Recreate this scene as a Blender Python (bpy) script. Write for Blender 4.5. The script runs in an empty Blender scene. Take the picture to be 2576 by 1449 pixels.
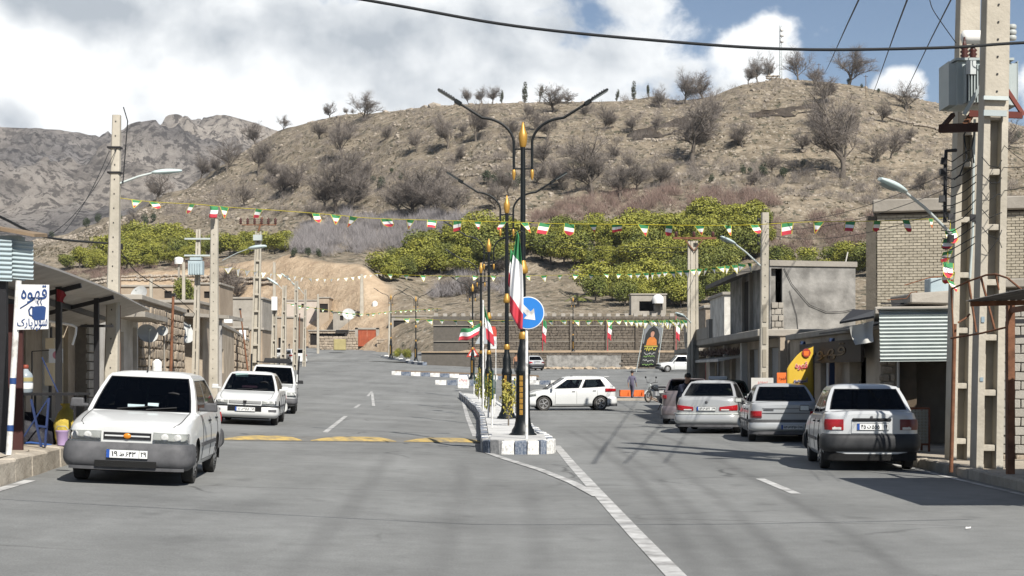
import bpy,bmesh,math,random
from mathutils import Vector,Matrix,noise
import numpy as np
SC=bpy.context.scene
COL=SC.collection
PI=math.pi
rnd=random.Random(7)
# ------ camera
HC=1.61
cam_d=bpy.data.cameras.new("camera")
cam=bpy.data.objects.new("camera",cam_d)
COL.objects.link(cam)
cam.location=(0,0,HC)
cam.rotation_euler=(PI/2,0,0)
cam_d.sensor_width=36.0
cam_d.lens=36.0*4000/2576
cam_d.shift_y=0.0848
cam_d.clip_start=0.1
cam_d.clip_end=12000
SC.camera=cam
# ------ light
SUN_EL=math.radians(43)
SUN_DX,SUN_DY=-0.45,0.89
sun_d=bpy.data.lights.new("sun",'SUN')
sun_d.energy=5.0
sun_d.angle=math.radians(0.55)
sun_d.color=(1.0,0.95,0.87)
sun=bpy.data.objects.new("sun",sun_d)
COL.objects.link(sun)
sd=Vector((SUN_DX*math.cos(SUN_EL),SUN_DY*math.cos(SUN_EL),-math.sin(SUN_EL)))
sun.rotation_euler=sd.to_track_quat('-Z','Y').to_euler()
sun.location=(20,-40,60)
world=bpy.data.worlds.new("World")
SC.world=world
world.use_nodes=True
def build_world():
 nt=world.node_tree
 N,L=nt.nodes,nt.links
 N.clear()
 def nd(t,**k):
  n=N.new(t)
  for a,b in k.items():
   setattr(n,a,b)
  return n
 out=nd('ShaderNodeOutputWorld')
 bg=nd('ShaderNodeBackground')
 bg.inputs['Strength'].default_value=0.056
 L.new(bg.outputs[0],out.inputs[0])
 sky=nd('ShaderNodeTexSky',sky_type='NISHITA')
 sky.sun_disc=False
 sky.sun_elevation=SUN_EL
 sky.sun_rotation=math.atan2(-SUN_DX,-SUN_DY)
 sky.altitude=1500
 sky.air_density=1.0
 sky.dust_density=0.7
 sky.ozone_density=1.6
 tc=nd('ShaderNodeTexCoord')
 gen=tc.outputs['Generated']
 def math2(op,a,b=None,c=None):
  m=nd('ShaderNodeMath',operation=op)
  for i,v in enumerate((a,b,c)):
   if v is None:
    continue
   if isinstance(v,(int,float)):
    m.inputs[i].default_value=v
   else:
    L.new(v,m.inputs[i])
  return m.outputs[0]
 def fbm(scale,detail,rough,off,dist=0.0,zs=1.5):
  mp=nd('ShaderNodeMapping')
  mp.inputs['Scale'].default_value=(1,1,zs)
  mp.inputs['Location'].default_value=off
  L.new(gen,mp.inputs['Vector'])
  n=nd('ShaderNodeTexNoise',noise_dimensions='3D')
  n.inputs['Scale'].default_value=scale
  n.inputs['Detail'].default_value=detail
  n.inputs['Roughness'].default_value=rough
  n.inputs['Distortion'].default_value=dist
  L.new(mp.outputs[0],n.inputs['Vector'])
  return n.outputs['Fac']
 def mrange(v,a,b,c,d,smooth=True):
  m=nd('ShaderNodeMapRange')
  m.interpolation_type='SMOOTHSTEP' if smooth else 'LINEAR'
  for i,x in((1,a),(2,b),(3,c),(4,d)):
   m.inputs[i].default_value=x
  L.new(v,m.inputs[0])
  return m.outputs[0]
 def blob(u,v,rad,amp,sx=1.0,sz=1.0):
  """a broad soft patch of the sky round one direction"""
  d=Vector(((u-1288)/4000,1.0,(943-v)/4000)).normalized()
  s=nd('ShaderNodeVectorMath',operation='SUBTRACT')
  L.new(gen,s.inputs[0])
  s.inputs[1].default_value=d
  q=nd('ShaderNodeVectorMath',operation='MULTIPLY')
  L.new(s.outputs[0],q.inputs[0])
  q.inputs[1].default_value=(sx,1,sz)
  ln=nd('ShaderNodeVectorMath',operation='LENGTH')
  L.new(q.outputs[0],ln.inputs[0])
  return mrange(ln.outputs['Value'],0.0,rad/4000,amp,0.0)
 def add(*vs):
  r=vs[0]
  for v in vs[1:]:
   r=math2('ADD',r,v)
  return r
 n1=fbm(7.0,9,0.50,(3.1,0.4,1.7),0.15,1.25)
 n1b=fbm(7.0,9,0.50,(3.085,0.4,1.665),0.15,1.25)
 n2=fbm(5.0,3,0.45,(7.3,2.2,0.3),0.2,1.5)
 n3=fbm(30.0,6,0.55,(1.3,5.2,2.3),0.2,1.2)
 sep=nd('ShaderNodeSeparateXYZ')
 L.new(gen,sep.inputs[0])
 east=mrange(sep.outputs[0],0.0,0.27,0.30,0.0)
 ahead=mrange(sep.outputs[1],0.45,0.88,-0.34,0.0)  # thins unseen clouds overhead and behind so shade falls deeper
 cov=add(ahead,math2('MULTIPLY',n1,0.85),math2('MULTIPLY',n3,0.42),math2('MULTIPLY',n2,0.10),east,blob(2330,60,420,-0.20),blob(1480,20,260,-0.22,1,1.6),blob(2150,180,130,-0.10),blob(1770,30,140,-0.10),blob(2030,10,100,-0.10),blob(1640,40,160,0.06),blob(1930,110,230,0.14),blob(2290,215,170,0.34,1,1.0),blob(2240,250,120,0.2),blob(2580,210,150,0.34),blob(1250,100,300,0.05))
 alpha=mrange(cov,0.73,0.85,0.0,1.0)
 edge=math2('MULTIPLY',math2('SUBTRACT',n1,n1b),2.2)
 grey=add(math2('MULTIPLY',n2,0.75),math2('MULTIPLY',n1,0.75),edge,math2('MULTIPLY',n3,0.42),blob(760,70,560,0.48,0.75,2.1),blob(130,20,300,0.30,0.7,1.9),blob(1250,140,420,0.22,0.8,1.8),blob(1680,160,260,0.16),blob(1420,130,200,0.08),blob(1000,230,300,0.12,0.7,1.8),blob(330,90,230,-0.30,1.2,0.8),blob(250,230,420,-0.20,0.7,1.6),blob(1000,180,200,-0.10,0.7,2.0),blob(1920,70,260,-0.16),blob(2330,230,200,-0.12),blob(200,335,520,0.24,0.7,4.0))
 gmix=mrange(grey,0.97,1.47,0.0,1.0,False)
 ccol=nd('ShaderNodeMix',data_type='RGBA')
 L.new(gmix,ccol.inputs['Factor'])
 ccol.inputs['A'].default_value=(13.0,13.2,13.2,1)
 ccol.inputs['B'].default_value=(5.7,6.25,6.85,1)
 mix=nd('ShaderNodeMix',data_type='RGBA')
 L.new(alpha,mix.inputs['Factor'])
 L.new(sky.outputs[0],mix.inputs['A'])
 L.new(ccol.outputs['Result'],mix.inputs['B'])
 L.new(mix.outputs['Result'],bg.inputs['Color'])
build_world()
SC.view_settings.view_transform='Standard'
SC.view_settings.look='None'
SC.view_settings.gamma=1.0
SC.view_settings.exposure=0.65
SC.view_settings.use_curve_mapping=False
try:
 SC.cycles.max_bounces=6
 SC.cycles.diffuse_bounces=2
 SC.cycles.glossy_bounces=3
 SC.cycles.transmission_bounces=4
 SC.cycles.transparent_max_bounces=12
 SC.cycles.caustics_reflective=False
 SC.cycles.caustics_refractive=False
 SC.cycles.use_denoising=True
except Exception:
 pass
# ------ small helpers
def W(u,v,d):
 """a point seen at u,v (2576 x 1449 sheet) that lies d metres down the street"""
 return Vector(((u-1288)*d/4000.0,d,HC+(943-v)*d/4000.0))
def smooth(a,b,x):
 t=min(1.0,max(0.0,(x-a)/(b-a)))
 return t*t*(3-2*t)
def interp(x,pts):
 if x<=pts[0][0]:
  return pts[0][1]
 for(a,b),(c,d)in zip(pts,pts[1:]):
  if x<=c:
   return b+(d-b)*(x-a)/(c-a)
 return pts[-1][1]
R_PTS=[(-300,0),(58,0),(70,.06),(86,.32),(120,1.12),(165,2.25),(193,3.85),(212,5.0),(240,6.2),(400,11)]
def G(x,y):
 """height of the street ground"""
 return interp(y,R_PTS)+0.045*min(max(-x-0.4,0.0),15.0)
KERB_L=[(-60,-3.2),(0,-4.6),(20,-6.25),(33,-7.5),(42,-8.35),(65,-10.2),(96,-14.0),(130,-19),(165,-24.5),(230,-31),(270,-34)]
def kerbr(y):
 return interp(y,[(30,7.05),(38,7.5),(60,7.6)])
def kerbx(y):
 return interp(y,KERB_L)
# ------ materials
MATS={}
def mat(name,col,rough=0.8,var=0.12,scale=3.0,bump=0.0,bscale=40.0,metal=0.0,spec=0.3,col2=None,detail=6,contrast=None,coat=0.0,coords='Object'):
 """a surface whose colour wanders between two tones"""
 if name in MATS:
  return MATS[name]
 m=bpy.data.materials.new(name)
 m.use_nodes=True
 nt=m.node_tree
 N,L=nt.nodes,nt.links
 b=N['Principled BSDF']
 b.inputs['Roughness'].default_value=rough
 b.inputs['Metallic'].default_value=metal
 b.inputs['Specular IOR Level'].default_value=spec
 b.inputs['Coat Weight'].default_value=coat
 b.inputs['Coat Roughness'].default_value=0.06
 tc=N.new('ShaderNodeTexCoord')
 ns=N.new('ShaderNodeTexNoise')
 ns.inputs['Scale'].default_value=scale
 ns.inputs['Detail'].default_value=detail
 ns.inputs['Roughness'].default_value=0.6
 L.new(tc.outputs[coords],ns.inputs['Vector'])
 cr=N.new('ShaderNodeValToRGB')
 lo,hi=contrast or(0.3,0.7)
 cr.color_ramp.elements[0].position=lo
 cr.color_ramp.elements[1].position=hi
 if col2 is None:
  c1=[c*(1-var)for c in col]
  c2=[min(1,c*(1+var))for c in col]
 else:
  c1,c2=col,col2
 cr.color_ramp.elements[0].color=(*c1[:3],1)
 cr.color_ramp.elements[1].color=(*c2[:3],1)
 L.new(ns.outputs['Fac'],cr.inputs[0])
 oi=N.new('ShaderNodeObjectInfo')
 mr=N.new('ShaderNodeMapRange')
 mr.inputs[3].default_value=1-var*0.6
 mr.inputs[4].default_value=1+var*0.6
 L.new(oi.outputs['Random'],mr.inputs[0])
 mx=N.new('ShaderNodeMix')
 mx.data_type='RGBA'
 mx.blend_type='MULTIPLY'
 mx.inputs['Factor'].default_value=1
 L.new(cr.outputs[0],mx.inputs['A'])
 L.new(mr.outputs[0],mx.inputs['B'])
 L.new(mx.outputs['Result'],b.inputs['Base Color'])
 if bump>0:
  n2=N.new('ShaderNodeTexNoise')
  n2.inputs['Scale'].default_value=bscale
  n2.inputs['Detail'].default_value=5
  L.new(tc.outputs[coords],n2.inputs['Vector'])
  bp=N.new('ShaderNodeBump')
  bp.inputs['Strength'].default_value=bump
  bp.inputs['Distance'].default_value=0.03
  L.new(n2.outputs['Fac'],bp.inputs['Height'])
  L.new(bp.outputs[0],b.inputs['Normal'])
 MATS[name]=m
 return m
def glass_mat(name,tint=0.2,col=(0.55,0.65,0.68)):
 if name in MATS:
  return MATS[name]
 m=bpy.data.materials.new(name)
 m.use_nodes=True
 N,L=m.node_tree.nodes,m.node_tree.links
 N.clear()
 o=N.new('ShaderNodeOutputMaterial')
 t=N.new('ShaderNodeBsdfTransparent')
 t.inputs[0].default_value=(col[0]*tint,col[1]*tint,col[2]*tint,1)
 g=N.new('ShaderNodeBsdfGlossy')
 g.inputs['Roughness'].default_value=0.03
 f=N.new('ShaderNodeFresnel')
 f.inputs['IOR'].default_value=1.36
 mx=N.new('ShaderNodeMixShader')
 L.new(f.outputs[0],mx.inputs[0])
 L.new(t.outputs[0],mx.inputs[1])
 L.new(g.outputs[0],mx.inputs[2])
 L.new(mx.outputs[0],o.inputs[0])
 MATS[name]=m
 return m
# ------ mesh builder
class MB:
 def __init__(self):
  self.v,self.f,self.m,self.s=[],[],[],[]
 def add(self,vs,fs,mi=0,smooth_=False,M=None):
  o=len(self.v)
  if M is not None:
   vs=[M@Vector(p)for p in vs]
  self.v.extend([tuple(p)for p in vs])
  for f in fs:
   self.f.append([i+o for i in f])
   self.m.append(mi)
   self.s.append(smooth_)
  return self
 def box(self,c,size,mi=0,M=None,taper=1.0,jitter=0.0,r=None):
  cx,cy,cz=c
  sx,sy,sz=size[0]/2,size[1]/2,size[2]/2
  vs=[]
  for z,k in((-sz,1.0),(sz,taper)):
   for x,y in((-sx,-sy),(sx,-sy),(sx,sy),(-sx,sy)):
    p=[cx+x*k,cy+y*k,cz+z]
    if jitter:
     p=[q+(r or rnd).uniform(-jitter,jitter)for q in p]
    vs.append(p)
  return self.add(vs,[(0,3,2,1),(4,5,6,7),(0,1,5,4),(1,2,6,5),(2,3,7,6),(3,0,4,7)],mi,False,M)
 def bar(self,a,b,w,h,mi=0,up=(0,0,1)):
  """a straight square bar from a to b"""
  a,b=Vector(a),Vector(b)
  d=b-a
  ln=d.length
  z=d.normalized()
  u=Vector(up)
  if abs(z.dot(u))>0.95:
   u=Vector((0,1,0))
  x=u.cross(z).normalized()
  y=z.cross(x)
  M=Matrix((x,y,z)).transposed().to_4x4()
  M.translation=a
  return self.box((0,0,ln/2),(w,h,ln),mi,M)
 def tube(self,pts,r,n=8,mi=0,caps=True,smooth_=True):
  pts=[Vector(p)for p in pts]
  rs=r if isinstance(r,(list,tuple))else[r]*len(pts)
  vs,fs=[],[]
  prev=None
  for i,p in enumerate(pts):
   t=(pts[min(i+1,len(pts)-1)]-pts[max(i-1,0)])
   t=t.normalized()if t.length>1e-9 else Vector((0,0,1))
   if prev is None:
    a=Vector((0,0,1))if abs(t.z)<0.9 else Vector((1,0,0))
    x=a.cross(t).normalized()
   else:
    x=(prev-t*prev.dot(t))
    x=x.normalized()if x.length>1e-6 else Vector((1,0,0))
   prev=x
   y=t.cross(x)
   for k in range(n):
    a=2*PI*k/n
    vs.append(p+x*math.cos(a)*rs[i]+y*math.sin(a)*rs[i])
  for i in range(len(pts)-1):
   for k in range(n):
    k2=(k+1)%n
    fs.append((i*n+k,i*n+k2,(i+1)*n+k2,(i+1)*n+k))
  self.add(vs,fs,mi,smooth_)
  if caps:
   self.add(vs[:n],[tuple(range(n))[::-1]],mi)
   self.add(vs[-n:],[tuple(range(n))],mi)
  return self
 def lathe(self,prof,n=16,mi=0,c=(0,0,0),M=None,smooth_=True):
  """prof: (radius, z) from bottom to top"""
  vs,fs=[],[]
  for r,z in prof:
   for k in range(n):
    a=2*PI*k/n
    vs.append((c[0]+r*math.cos(a),c[1]+r*math.sin(a),c[2]+z))
  for i in range(len(prof)-1):
   for k in range(n):
    k2=(k+1)%n
    fs.append((i*n+k,i*n+k2,(i+1)*n+k2,(i+1)*n+k))
  self.add(vs,fs,mi,smooth_,M)
  fs=[tuple(range(n))[::-1],tuple(range((len(prof)-1)*n,len(prof)*n))]
  self.add(vs,fs,mi,False,M)
  return self
 def prism(self,poly,a,b,mi=0,axis='y',M=None):
  """a polygon extruded from a to b along an axis; poly in the other two axes"""
  n=len(poly)
  def P(p,t):
   if axis=='y':
    return(p[0],t,p[1])
   if axis=='x':
    return(t,p[0],p[1])
   return(p[0],p[1],t)
  vs=[P(p,a)for p in poly]+[P(p,b)for p in poly]
  fs=[tuple(range(n)),tuple(range(2*n-1,n-1,-1))]
  for i in range(n):
   j=(i+1)%n
   fs.append((i,n+i,n+j,j))
  return self.add(vs,fs,mi,False,M)
 def quad(self,pts,mi=0):
  return self.add(pts,[tuple(range(len(pts)))],mi)
 def grid(self,fn,nu,nv,mi=0,smooth_=True,flip=False):
  vs=[fn(i/nu,j/nv)for j in range(nv+1)for i in range(nu+1)]
  fs=[]
  for j in range(nv):
   for i in range(nu):
    a=j*(nu+1)+i
    q=(a,a+1,a+nu+2,a+nu+1)
    fs.append(q[::-1]if flip else q)
  return self.add(vs,fs,mi,smooth_)
 def mesh(self,name,mats):
  me=bpy.data.meshes.new(name)
  me.from_pydata(self.v,[],self.f)
  for m in(mats if isinstance(mats,(list,tuple))else[mats]):
   me.materials.append(m)
  if any(self.m):
   me.polygons.foreach_set('material_index',self.m)
  if any(self.s):
   me.polygons.foreach_set('use_smooth',self.s)
  me.update()
  return me
 def build(self,name,mats,parent=None,**k):
  return link(name,self.mesh(name,mats),parent,**k)
def fix_normals(me,angle=35):
 bm=bmesh.new()
 bm.from_mesh(me)
 bmesh.ops.remove_doubles(bm,verts=bm.verts,dist=1e-5)
 bmesh.ops.recalc_face_normals(bm,faces=bm.faces)
 lim=math.radians(angle)
 for e in bm.edges:
  e.smooth=not(len(e.link_faces)==2 and e.calc_face_angle(0)>lim)
 for f in bm.faces:
  f.smooth=True
 bm.to_mesh(me)
 bm.free()
 return me
def bevel_mesh(me,w=0.01,seg=2,angle=30):
 bm=bmesh.new()
 bm.from_mesh(me)
 bmesh.ops.remove_doubles(bm,verts=bm.verts,dist=1e-5)
 es=[e for e in bm.edges if len(e.link_faces)==2 and e.calc_face_angle(0)>math.radians(angle)]
 bmesh.ops.bevel(bm,geom=es,offset=w,segments=seg,affect='EDGES',profile=0.6)
 bm.to_mesh(me)
 bm.free()
 return me
def link(name,data,parent=None,loc=None,rot=None,scale=None,label=None,cat=None,group=None,kind=None,M=None):
 o=bpy.data.objects.new(name,data)
 COL.objects.link(o)
 if parent is not None:
  o.parent=parent
 if M is not None:
  o.matrix_local=M
 if loc is not None:
  o.location=loc
 if rot is not None:
  o.rotation_euler=rot
 if scale is not None:
  o.scale=(scale,)*3 if isinstance(scale,(int,float))else scale
 tag(o,label,cat,group,kind)
 return o
def tag(o,label=None,cat=None,group=None,kind=None):
 if label:
  o['label']=label
 if cat:
  o['category']=cat
 if group:
  o['group']=group
 if kind:
  o['kind']=kind
 return o
def thing(name,label,cat,loc=(0,0,0),rz=0.0,group=None):
 return link(name,None,None,loc=loc,rot=(0,0,rz),label=label,cat=cat,group=group)
KIDS={}
def copy_tree(root,loc,rz=0.0,label=None,scale=None):
 """a copy of a thing with its parts and their sub-parts"""
 r=root.copy()
 COL.objects.link(r)
 r.location=loc
 r.rotation_euler=(0,0,rz)
 if scale is not None:
  r.scale=scale
 if label:
  r['label']=label
 if root.name not in KIDS:
  KIDS[root.name]=[(ch,list(ch.children))for ch in root.children]
 for ch,gs in KIDS[root.name]:
  c=ch.copy()
  COL.objects.link(c)
  c.parent=r
  for g in gs:
   d=g.copy()
   COL.objects.link(d)
   d.parent=c
 return r
ORD=['first','second','third','fourth','fifth','sixth','seventh','eighth','ninth','tenth','eleventh','twelfth','thirteenth','fourteenth','fifteenth','sixteenth','seventeenth','eighteenth','nineteenth','twentieth']
def ordinal(i):
 if i<20:
  return ORD[i]
 t=['twenty','thirty','forty','fifty','sixty','seventy','eighty','ninety'][(i+1)//10-2]
 r=(i+1)%10
 return t.replace('y','ieth')if r==0 else t+'-'+ORD[r-1]
_text_cache={}
AR={'قهوه':'\ufee9\ufeee\ufeec\ufed7','سوپر':'\ufeae\ufb58\ufeee\ufeb3','پارک':'\ufb8e\ufead\ufe8e\ufb58','اسپرسو':'\ufeee\ufeb3\ufeae\ufb59\ufeb3\ufe8d'}
def text_mesh(s,size,mats,depth=0.0,weight=0.0):
 c=bpy.data.curves.new('lettering','FONT')
 c.body=s
 c.size=size
 c.align_x='CENTER'
 c.align_y='CENTER'
 c.resolution_u=2
 c.extrude=depth
 c.offset=weight
 o=bpy.data.objects.new('lettering',c)
 COL.objects.link(o)
 bpy.context.view_layer.update()
 me=bpy.data.meshes.new_from_object(o.evaluated_get(bpy.context.evaluated_depsgraph_get()))
 me.name='lettering'
 bpy.data.objects.remove(o)
 me.materials.clear()
 for m in(mats if isinstance(mats,(list,tuple))else[mats]):
  me.materials.append(m)
 n=len(me.vertices)
 if n:
  co=np.empty(n*3,'f')
  me.vertices.foreach_get('co',co)
  co=co.reshape(-1,3)
  co[:,:2]-=(co[:,:2].min(0)+co[:,:2].max(0))/2
  me.vertices.foreach_set('co',co.ravel())
  me['w']=float(co[:,0].max()-co[:,0].min())
  me['h']=float(co[:,1].max()-co[:,1].min())
 return me
def text_fit(s,w,h,mats,depth=0.002,weight=0.0):
 """lettering scaled to fill w x h, upright in the xz plane facing -y"""
 me=text_mesh(s,1.0,mats,depth/max(h,1e-3),weight)
 k=(w/me['w'],h/me['h'])
 Mx=Matrix(((k[0],0,0,0),(0,0,-h,0),(0,k[1],0,0),(0,0,0,1)))
 me.transform(Mx)
 return me
# ========================== ground, hills, road
nz=lambda x,y,z=0.0,s=1.0:noise.noise(Vector((x*s,y*s,z)))
fb=lambda x,y,s,o=4,z=0.0:noise.fractal(Vector((x*s,y*s,z)),1.0,2.0,o)
ST=[150,165,166,175,176,184,195,215,245,285,320,350,372,450]
RIDGE=[(-700,640),(0,640),(150,600),(300,550),(450,490),(560,425),(600,386),(700,326),(800,299),(870,286),(1000,276),(1100,262),(1300,254),(1450,252),(1560,252),(1640,240),(1700,250),(1800,236),(1870,207),(1960,193),(2060,201),(2170,215),(2260,234),(2376,255),(2576,315),(3400,400)]
PROF={-700:[None,880,876,850,840,815,790,740,700,670,650],0:[None,885,880,850,840,800,765,700,655,640,640],150:[None,890,885,850,835,790,740,675,625,602,598],300:[None,890,884,845,830,780,690,668,595,556,549],450:[None,892,888,845,830,775,672,655,588,512,487],600:[None,894,890,850,835,772,655,640,580,480,410],750:[None,None,None,None,868,775,650,632,575,462,365],900:[None,None,None,None,864,780,662,645,592,458,348],980:[None,None,None,None,864,800,725,690,610,455,342],1100:[None,None,None,870,865,812,770,722,620,452,336],1180:[None,None,892,872,800,796,772,720,608,446,328],1300:[None,None,885,878,794,790,770,715,600,440,322],1500:[None,None,885,878,792,788,764,705,586,430,316],1700:[None,None,885,878,790,786,755,682,546,410,305],1900:[None,None,885,876,790,784,742,662,532,390,275],2100:[None,None,885,874,788,780,725,648,535,392,268],2300:[None,None,885,872,786,778,720,642,545,400,300],2576:[None,None,885,870,784,776,720,642,562,430,345],3400:[None,None,885,870,784,776,730,660,580,470,420],}
PU=sorted(PROF)
def kdist(u):
 return 1.3-0.3*smooth(400,1300,u)
def st_z(u,i):
 """height of the land at station i of column u"""
 k=kdist(u)
 d=ST[i]*k
 if i==11:
  v=interp(u,RIDGE)
  return HC+(943-v)*d/4000
 if i==12:
  return st_z(u,11)-2.5
 if i==13:
  return st_z(u,11)-26
 def one(uu):
  v=PROF[uu][i]
  if v is None:
   return G((u-1288)*d/4000,d)
  return HC+(943-v)*d/4000
 if u<=PU[0]:
  return one(PU[0])
 for a,b in zip(PU,PU[1:]):
  if u<=b:
   t=(u-a)/(b-a)
   t=t*t*(3-2*t)
   return one(a)*(1-t)+one(b)*t
 return one(PU[-1])
U0,U1,UD=-700,3400,10
UC=[U0+UD*i for i in range((U1-U0)//UD+1)]
KROWS=[150+1.0*i for i in range(0,301)]
ZT=np.zeros((len(KROWS),len(UC)))
for j,u in enumerate(UC):
 zs=[st_z(u,i)for i in range(len(ST))]
 ZT[:,j]=np.interp(KROWS,ST,zs)
for it in range(10):
 s=ZT.copy()
 s[1:-1]=(ZT[:-2]+2*ZT[1:-1]+ZT[2:])/4
 wgt=np.array([smooth(186,200,r)for r in KROWS])[:,None]
 ZT=ZT*(1-wgt)+s*wgt
for j,u in enumerate(UC):
 k=kdist(u)
 for i,r in enumerate(KROWS):
  d=r*k
  x=(u-1288)*d/4000
  a=smooth(184,200,r)
  if a>0:
   n=fb(x,d,0.030,4)*1.5+fb(x,d,0.16,4,5.0)*0.55
   n*=0.35 if r>330 else 1.0
   z=ZT[i,j]
   tstep=3.0
   ph=(z+1.4*fb(x,d,0.02,2,9.0))/tstep
   fr=ph-math.floor(ph)
   ter=(smooth(0.55,1.0,fr)-fr)*tstep*0.5*smooth(212,230,r)*(1-smooth(325,345,r))
   ZT[i,j]=z+n*a+ter
  elif r>151 and u<700:
   ZT[i,j]+=0.3*fb(x,d,0.1,3)*smooth(151,156,r)
def hill(x,y):
 """height of the land beyond the street, by plan position"""
 u=1288+4000*x/y
 r=y/kdist(u)
 fi=min(max(r-KROWS[0],0),len(KROWS)-1.001)
 fj=min(max((u-U0)/UD,0),len(UC)-1.001)
 i,j=int(fi),int(fj)
 a,b=fi-i,fj-j
 return(ZT[i,j]*(1-a)+ZT[i+1,j]*a)*(1-b)+(ZT[i,j+1]*(1-a)+ZT[i+1,j+1]*a)*b
def land(x,y):
 u=1288+4000*x/max(y,1)
 if y<150*kdist(u):
  return G(x,y)
 return hill(x,y)
def on_hill(u,v,dmin=186,dmax=372):
 """where the sight line at u,v meets the hill: plan position and height"""
 k=kdist(u)
 d=dmin*k
 best,bp_=-9,None
 while d<dmax*k:
  x=(u-1288)*d/4000
  z=hill(x,d)
  if z>=HC+(943-v)*d/4000:
   return Vector((x,d,z))
  e=(z-HC)/d*4000
  if e>best:
   best,bp_=e,Vector((x,d,z))
  d+=0.6
 return bp_ if 943-best-v<16 else None
# --- hillside sheet
def hill_material():
 m=bpy.data.materials.new('dry_hillside')
 m.use_nodes=True
 nt=m.node_tree
 N,L=nt.nodes,nt.links
 b=N['Principled BSDF']
 b.inputs['Roughness'].default_value=0.95
 b.inputs['Specular IOR Level'].default_value=0.1
 tc=N.new('ShaderNodeTexCoord')
 def ns(scale,det=8,rough=0.62,off=(0,0,0)):
  mp=N.new('ShaderNodeMapping')
  mp.inputs['Location'].default_value=off
  L.new(tc.outputs['Object'],mp.inputs[0])
  n=N.new('ShaderNodeTexNoise')
  n.inputs['Scale'].default_value=scale
  n.inputs['Detail'].default_value=det
  n.inputs['Roughness'].default_value=rough
  L.new(mp.outputs[0],n.inputs['Vector'])
  return n.outputs['Fac']
 def ramp(f,stops):
  r=N.new('ShaderNodeValToRGB')
  el=r.color_ramp.elements
  while len(el)<len(stops):
   el.new(0.5)
  for e,(p,c)in zip(el,stops):
   e.position=p
   e.color=(*c,1)
  L.new(f,r.inputs[0])
  return r.outputs[0]
 def mix(f,a,c,mode='MIX'):
  x=N.new('ShaderNodeMix')
  x.data_type='RGBA'
  x.blend_type=mode
  if isinstance(f,float):
   x.inputs['Factor'].default_value=f
  else:
   L.new(f,x.inputs['Factor'])
  L.new(a,x.inputs['A'])
  L.new(c,x.inputs['B'])
  return x.outputs['Result']
 base=ramp(ns(0.05),[(0.3,(.145,.121,.086)),(0.5,(.225,.188,.139)),(0.7,(.30,.25,.188))])
 dry=ramp(ns(0.45,8,.7,(9,3,1)),[(0.34,(.068,.059,.042)),(0.5,(.210,.174,.128)),(0.68,(.39,.335,.258))])  # dark stop paints the shade of scrub over the dry soil
 c=mix(0.62,base,dry)
 speck=N.new('ShaderNodeValToRGB')
 speck.color_ramp.elements[0].position=0.56
 speck.color_ramp.elements[1].position=0.70
 L.new(ns(1.6,4,.6,(2,8,4)),speck.inputs[0])
 pale=N.new('ShaderNodeRGB')
 pale.outputs[0].default_value=(.38,.345,.29,1)
 c=mix(speck.outputs[0],c,pale.outputs[0])
 g=N.new('ShaderNodeValToRGB')
 g.color_ramp.elements[0].position=0.55
 g.color_ramp.elements[1].position=0.62
 L.new(ns(0.8,5,.6,(5,1,7)),g.inputs[0])
 gc=N.new('ShaderNodeRGB')
 gc.outputs[0].default_value=(.085,.08,.058,1)
 c=mix(g.outputs[0],c,gc.outputs[0])
 at=N.new('ShaderNodeAttribute')
 at.attribute_name='cut_earth'
 tan=ramp(ns(0.35,8,.65,(1,1,9)),[(0.3,(.31,.225,.15)),(0.5,(.46,.35,.24)),(0.7,(.56,.44,.31))])
 c=mix(at.outputs['Fac'],c,tan)
 L.new(c,b.inputs['Base Color'])
 bp=N.new('ShaderNodeBump')
 bp.inputs['Strength'].default_value=0.9
 bp.inputs['Distance'].default_value=0.6
 L.new(ns(1.1,8,.7),bp.inputs['Height'])
 L.new(bp.outputs[0],b.inputs['Normal'])
 return m
vs,fs,cut=[],[],[]
for i,r in enumerate(KROWS):
 for j,u in enumerate(UC):
  d=r*kdist(u)
  x=(u-1288)*d/4000
  vs.append((x,d,ZT[i,j]-(0.12 if r<186 else 0)))
  w=smooth(250,330,u)*(1-smooth(960,1010,u))*smooth(172,178,r)*(1-smooth(195,199,r+1.5*nz(x,d,0,.2)))
  w=max(w,smooth(1130,1180,u)*smooth(163,166,r)*(1-smooth(173,175,r)))
  cut.append(w)
nu=len(UC)
for i in range(len(KROWS)-1):
 for j in range(nu-1):
  a=i*nu+j
  fs.append((a,a+1,a+nu+1,a+nu))
me=bpy.data.meshes.new('hillside')
me.from_pydata(vs,[],fs)
me.polygons.foreach_set('use_smooth',[True]*len(fs))
at=me.attributes.new('cut_earth','FLOAT','POINT')
at.data.foreach_set('value',cut)
me.materials.append(hill_material())
link('hillside',me,kind='structure',label='dry stony hillside with old farming terraces')
# --- plain reaching to the horizon, well under everything
m_plain=mat('dry_plain',(.20,.16,.12),.95,.25,.02)
b=MB()
b.add([(2900*math.cos(2*PI*k/64),2900*math.sin(2*PI*k/64),-1.5)for k in range(64)],[tuple(range(64))])
b.build('plain_ground',m_plain,kind='structure')
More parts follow.
